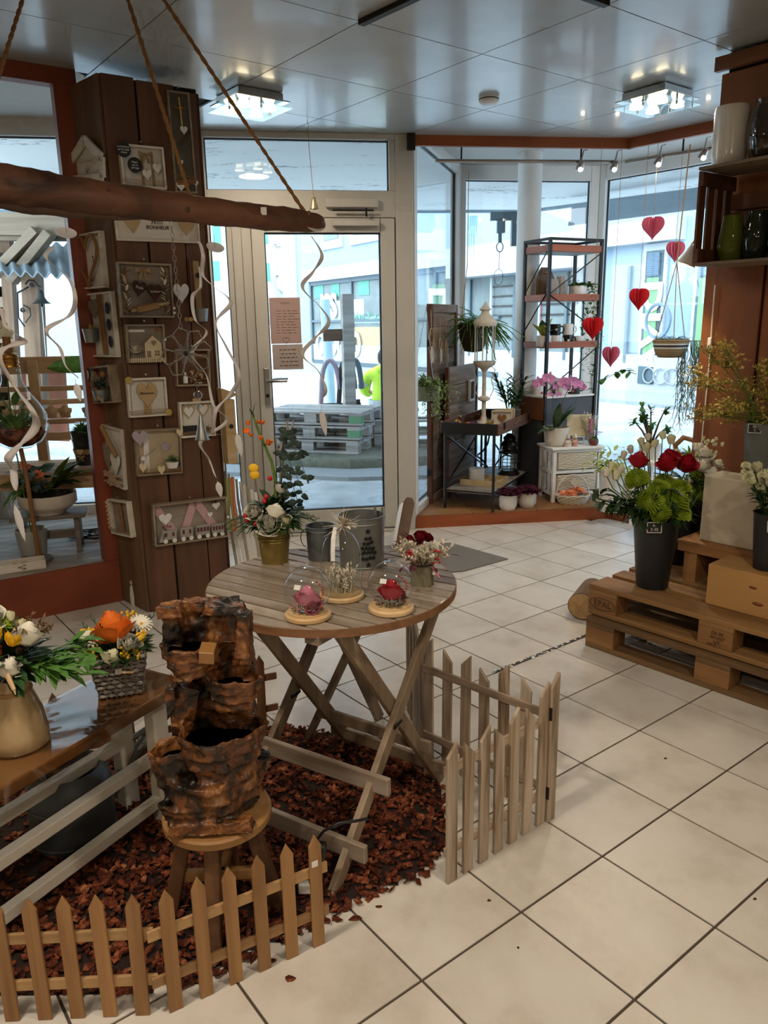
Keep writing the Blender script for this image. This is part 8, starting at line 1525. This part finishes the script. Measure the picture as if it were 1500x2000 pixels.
# bulb terrarium
Yb = 3.98; P = aty(33, 820, Yb); rb_ = .150; bt = thing('bulb_terrarium', 'big glass light-bulb terrarium with brass cap and fern inside in the left bay', 'terrarium', (P.x, Yb, LZ_)); zc_ = P.z-LZ_
MB().lathe([(.045, zc_+.27), (.05, zc_+.20), (.075, zc_+.14), (.115, zc_+.085), (.145, zc_+.03), (rb_, zc_-.02), (.138, zc_-.075), (.105, zc_-.12), (.06, zc_-.145), (.004, zc_-.15)], 36).obj('glass_bulb', M_dome, bt, smooth=180)
M_brass = flat('brass_cap', 'b58440', .3, .9); MB().lathe([(.0, zc_+.345), (.025, zc_+.34), (.044, zc_+.33), (.047, zc_+.322), (.043, zc_+.314), (.047, zc_+.306), (.043, zc_+.298), (.047, zc_+.29), (.043, zc_+.282), (.047, zc_+.27), (.0, zc_+.268)], 28).obj('cap', M_brass, bt, smooth=50)
MB().tube([(0, 0, zc_+.34), (0, 0, zc_+.42)], .02, 10).obj('cork_neck', M_tw, bt); MB().tube([(.045+.008*math.cos(i*1.1), -.01+.008*math.sin(i*1.1), zc_+.24+.004*i) for i in range(26)], .002, 4).obj('coil_wire', M_steel, bt)
MB().lathe([(0, zc_-.142), (.06, zc_-.135), (.1, zc_-.11), (.125, zc_-.07), (.11, zc_-.045), (0, zc_-.03)], 24, None, lambda a, z: .05*math.sin(3*a)).obj('soil', M_bark, bt, smooth=60)
g = MB()
for k in range(70): a = uni(0, 6.28); r_ = uni(0, .07); g.leaf((r_*math.cos(a), r_*math.sin(a), zc_-.05), (math.cos(a)*.5, math.sin(a)*.5, 1), uni(.06, .14), .022, .35)
for k in range(6):
    a = k; q = arc((0, 0, zc_-.04), (math.cos(a)*.4, math.sin(a)*.4, 1.2), .2, .2); g.tube(q, .002, 4)
    for p in q[1:]:
        for s in (-1, 1): g.leaf(p, (math.cos(a+s*1.4), math.sin(a+s*1.4), .3), .03, .007, .1, n=2)
g.obj('fern', L_mid, bt, stuff=True); MB().leaf((.01, -.02, zc_+.08), (.3, -.2, 1), .09, .05, .2, n=4).obj('leaf', L_mid, bt)
MB().tube([(.0, 0, zc_-.15), (.01, 0, zc_-.25), (.02, 0, .12), (.02, 0, .012)], .012, 8).obj('stand_rod', M_tw, bt, smooth=60); MB().lathe([(0, 0), (.09, 0), (.09, .015), (0, .015)], 20).obj('stand_foot', M_gst, bt)
t = thing('white_orchid', 'pale yellow orchid blossoms at the left edge above the brass cap', 'orchid', (P.x-.06, Yb+.12, LZ_)); MB().lathe([(0, 0), (.07, 0), (.085, .15), (.08, .15), (0, .03)], 20).obj('pot', flat('pale_zinc_pot', 'b8b8b2', .4, .4), t, smooth=50); q = [Vector((0, 0, .13)), Vector((-.03, 0, .7)), Vector((0, -.02, 1.15)), Vector((.03, -.05, 1.22))]; MB().tube(q, .004, 6).obj('stalk', L_stem, t, smooth=60)
ORW = mm(ob, 'blossom', petal('pale_orchid', 'dfe0bd', 'f2f1dc'))
for x, z, r_ in ((.03, 1.2, .04), (.04, 1.13, .04), (.01, 1.24, .035)): inst(ORW, 'blossom', t, (x, -.06, z), (0, 0, .3), r_)
P = fl(8, 1015, LZ_); t = thing('zinc_planter', 'white zinc planter of grassy leaves at the left frame edge in the bay', 'potted plant', P+Vector((-.03, .1, 0))); MB().lathe([(0, 0), (.075, 0), (.095, .2), (.09, .2), (0, .03)], 24).obj('pot', flat('white_zinc', 'cfcfcb', .45, .2), t, smooth=50); tuft(t, 0, .2, .08, L_mid, 0, 60, .14, 'leaves', .6)
P = fl(35, 1112, LZ_); t = thing('white_tray_box', 'flat whitewashed box with shells and cord on the deck edge', 'box', P, LF.th-.12); MB().box((0, 0, .008), (.26, .10, .012)).obj('base', M_wf, t)
for y in (-.05, .05): MB().box((0, y, .022), (.27, .01, .044)).obj('side', M_wf, t, bevel=.002)
for x in (-.13, .13): MB().box((x, 0, .022), (.01, .1, .044)).obj('side', M_wf, t, bevel=.002)
for k in range(7): inst(berry(M_dr), 'shell', t, (uni(-.1, .1), uni(-.03, .03), .022), sc=(uni(.012, .02), .012, .009))
MB().tube([(.02+.02*math.sin(i), -.057, .01+.003*i) for i in range(10)], .0015, 4).obj('cord', M_cable, t)
g = MB(); R = random.Random(2); cb0 = fl(180, 1045, LZ_+.006); pts = []
for k in range(70): a = k*.55; rr_ = .07+.05*math.sin(k*.37); pts.append(cb0+Vector((rr_*1.3*math.cos(a)+.02*math.sin(k*.2), rr_*math.sin(a), .004+.010*abs(math.sin(k*.9)))))
tag(MB().tube(pts, .004, 5).obj('coiled_cable', M_cable, smooth=60), 'tangle of black cable on the deck beside the turned bench leg', 'cable')
# ------------------------------------------------------------------ outside the left window: timber lean-to with bell
M_tim = wood('weathered_timber', 'b5a188', '85705a', 'X', 8, .7, .1); M_timz = wood('weathered_timber_post', 'a48667', '745640', 'Z', 8, .7, .1); Ys = 7.6
lt = thing('timber_shelter', 'open timber shelter with corrugated roof outside the left window', 'shelter', (0, 0, 0))
def V(x, y, d=0.0): return aty(x, y, Ys+d)
MB().bar(V(62, 520), V(78, 840), .16, .14, (0, 1, 0)).obj('post', M_timz, lt, bevel=.005); MB().bar(V(-60, 437), V(160, 440), .12, .2).obj('beam', M_tim, lt, bevel=.005); MB().bar(V(-60, 462, .15), V(160, 462, .15), .1, .08).obj('beam', M_tim, lt)
for a, b in (((72, 450), (-20, 545)), ((98, 455), (22, 550))): MB().bar(V(*a, -.08), V(*b, -.08), .08, .14, (0, 1, 0)).obj('brace', M_tim, lt, bevel=.004)
MB().bar(V(12, 460, .3), V(35, 850, .3), .1, .1, (0, 1, 0)).obj('post', M_timz, lt)
for k in range(9): MB().bar(V(-60+k*9, 560, .5), V(-50+k*9, 860, .5), .11, .02, (0, 1, 0)).obj('wall_board', flat('pinkish_board', 'b38a72', .8, var=.2), lt)
for y in (590, 660, 710): MB().bar(V(-60, y, .42), V(32, y, .42), .05, .1).obj('wall_rail', M_tim, lt)
MB().bar(V(82, 700, 1), V(92, 860, 1), .5, .03, (0, 1, 0)).obj('red_planks', wood('red_planks', 'a85f3e', '6e3a25', 'Z', 8, .7), lt)
a_, b_ = [], []
for i in range(181):
    x = -60+i*1.2; s_ = .022*math.sin(i*.32); pa, pb = V(x, 478-.0*x, .7), V(x+12, 534+.05*x, -.45); a_.append(pa+Vector((0, 0, s_))); b_.append(pb+Vector((0, 0, s_)))
MB().strip(a_, b_).obj('corrugated_roof', flat('grey_sheet', '8e9aa0', .6), lt, solid=.01, smooth=180)
MB().bar(V(78, 400, .0), V(92, 430, 0), .06, .12).obj('rafter', M_tim, lt)
bl_ = thing('iron_bell', 'small dark bell on a scrolled iron bracket fixed to the outdoor timber post', 'bell', V(78, 575, -.12)); B0 = Vector(bl_.location)
def vb(x, y): return V(x, y, -.12)-B0
MB().tube([vb(34, 572), vb(36, 620), vb(48, 638)], .008, 6).tube([vb(34, 572), vb(46, 566), vb(56, 560)], .008, 6).tube([vb(50, 555), vb(56, 547), vb(66, 548), vb(74, 558), vb(80, 560)], .008, 6).tube([vb(46, 596), vb(58, 602), vb(60, 616), vb(50, 630)], .007, 6).tube([vb(44+5*math.cos(q)*(1-q/14), 605+5*math.sin(q)*(1-q/14)) for q in [i*.6 for i in range(18)]], .006, 5).tube([vb(62+5*math.cos(q)*(1-q/14), 556+5*math.sin(q)*(1-q/14)) for q in [i*.6 for i in range(18)]], .006, 5).obj('bracket', M_iron, bl_, smooth=60)
cz_ = vb(78, 566); MB().lathe([(0, 0), (.018, -.004), (.03, -.03), (.036, -.07), (.052, -.10), (.083, -.125), (.078, -.125), (.03, -.08), (0, -.05)], 24, Matrix.Translation(cz_)).obj('bell_body', flat('aged_bronze', '4c504a', .5, .4), bl_, smooth=50); MB().tube([cz_+Vector((0, 0, -.12)), cz_+Vector((0, 0, -.155))], .012, 8).obj('clapper', M_iron, bl_); MB().tube([cz_+Vector((0, 0, -.15)), vb(90, 700)], .004, 5).obj('pull_cord', M_white, bl_)
struct(MB().box((-7.5, 12.5, 2.5), (9, .2, 6)).obj('wall_neighbour', M_stonew))
# ------------------------------------------------------------------ ceiling lamps, smoke detector, door chime
M_mir = flat('mirror_steel', 'c9c9c5', .12, 1.0); M_hal = glow('halogen', 'ffe6bf', 9); M_lglass = glass('lamp_glass', 'eaf6f4', .0, 1.6)
for i, (x, y, e) in enumerate(LAMPS):
    lab = ['square mirrored ceiling lamp with four halogen bulbs before the door transom', 'square mirrored ceiling lamp with four halogen bulbs above the pallets', 'unseen halogen ceiling lamp added over the bench', 'unseen halogen ceiling lamp added over the aisle', 'unseen halogen ceiling lamp added at the rear left', 'unseen halogen ceiling lamp added at the rear right'][i]
    t = thing('ceiling_lamp', lab, 'ceiling lamp', (x, y, 2.649), math.radians(37.2 if i != 1 else 37.2), 'halogen ceiling lamps'); MB().box((0, 0, -.02), (.26, .26, .038)).obj('housing', M_steel, t, bevel=.003); MB().box((0, 0, -.045), (.31, .31, .006)).obj('mirror_plate', M_mir, t); MB().box((0, 0, -.075), (.33, .33, .006)).obj('glass_plate', M_lglass, t)
    for sx in (-1, 1):
        for sy in (-1, 1): b = MB().lathe([(.02, -.045), (.034, -.075), (.036, -.08), (.0, -.08)], 18, TR(sx*.075, sy*.075, 0)).obj('bulb', M_hal, t, smooth=50)
    for sx, sy in ((.0, .12), (.12, 0), (0, -.12), (-.12, 0)): MB().tube([(sx, sy, -.04), (sx, sy, -.085)], .006, 8).obj('spacer', M_steel, t)
t = thing('smoke_detector', 'round white smoke detector on the ceiling panels', 'smoke detector', (.608, 4.592, 2.65)); MB().lathe([(0, -.032), (.04, -.032), (.052, -.024), (.055, -.012), (.055, 0), (0, 0)], 28).obj('body', M_white, t, smooth=40); MB().lathe([(.0555, -.014), (.0555, -.009)], 28).obj('slot', M_slatep, t)
t = thing('door_chime', 'small brass bell hanging on a thread from a ceiling hook before the door', 'bell', (-.423, 5.028, 2.65)); zb_ = aty(607, 395, 5.03).z-2.65; MB().tube([(0, 0, 0), (.002, 0, -.02), (.01, 0, -.03), (.004, 0, -.04)], .002, 5).obj('hook', M_steel, t); MB().tube([(0, 0, -.035), (.01, 0, zb_*.5), (.022, 0, zb_+.03)], .002, 5).obj('thread', M_twine, t); MB().lathe([(.004, .03), (.012, .025), (.016, 0), (.028, -.04), (.025, -.04), (.01, .015)], 20, TR(.022, 0, zb_)).obj('bell', flat('pale_brass', 'b3a276', .35, .7), t, smooth=50)
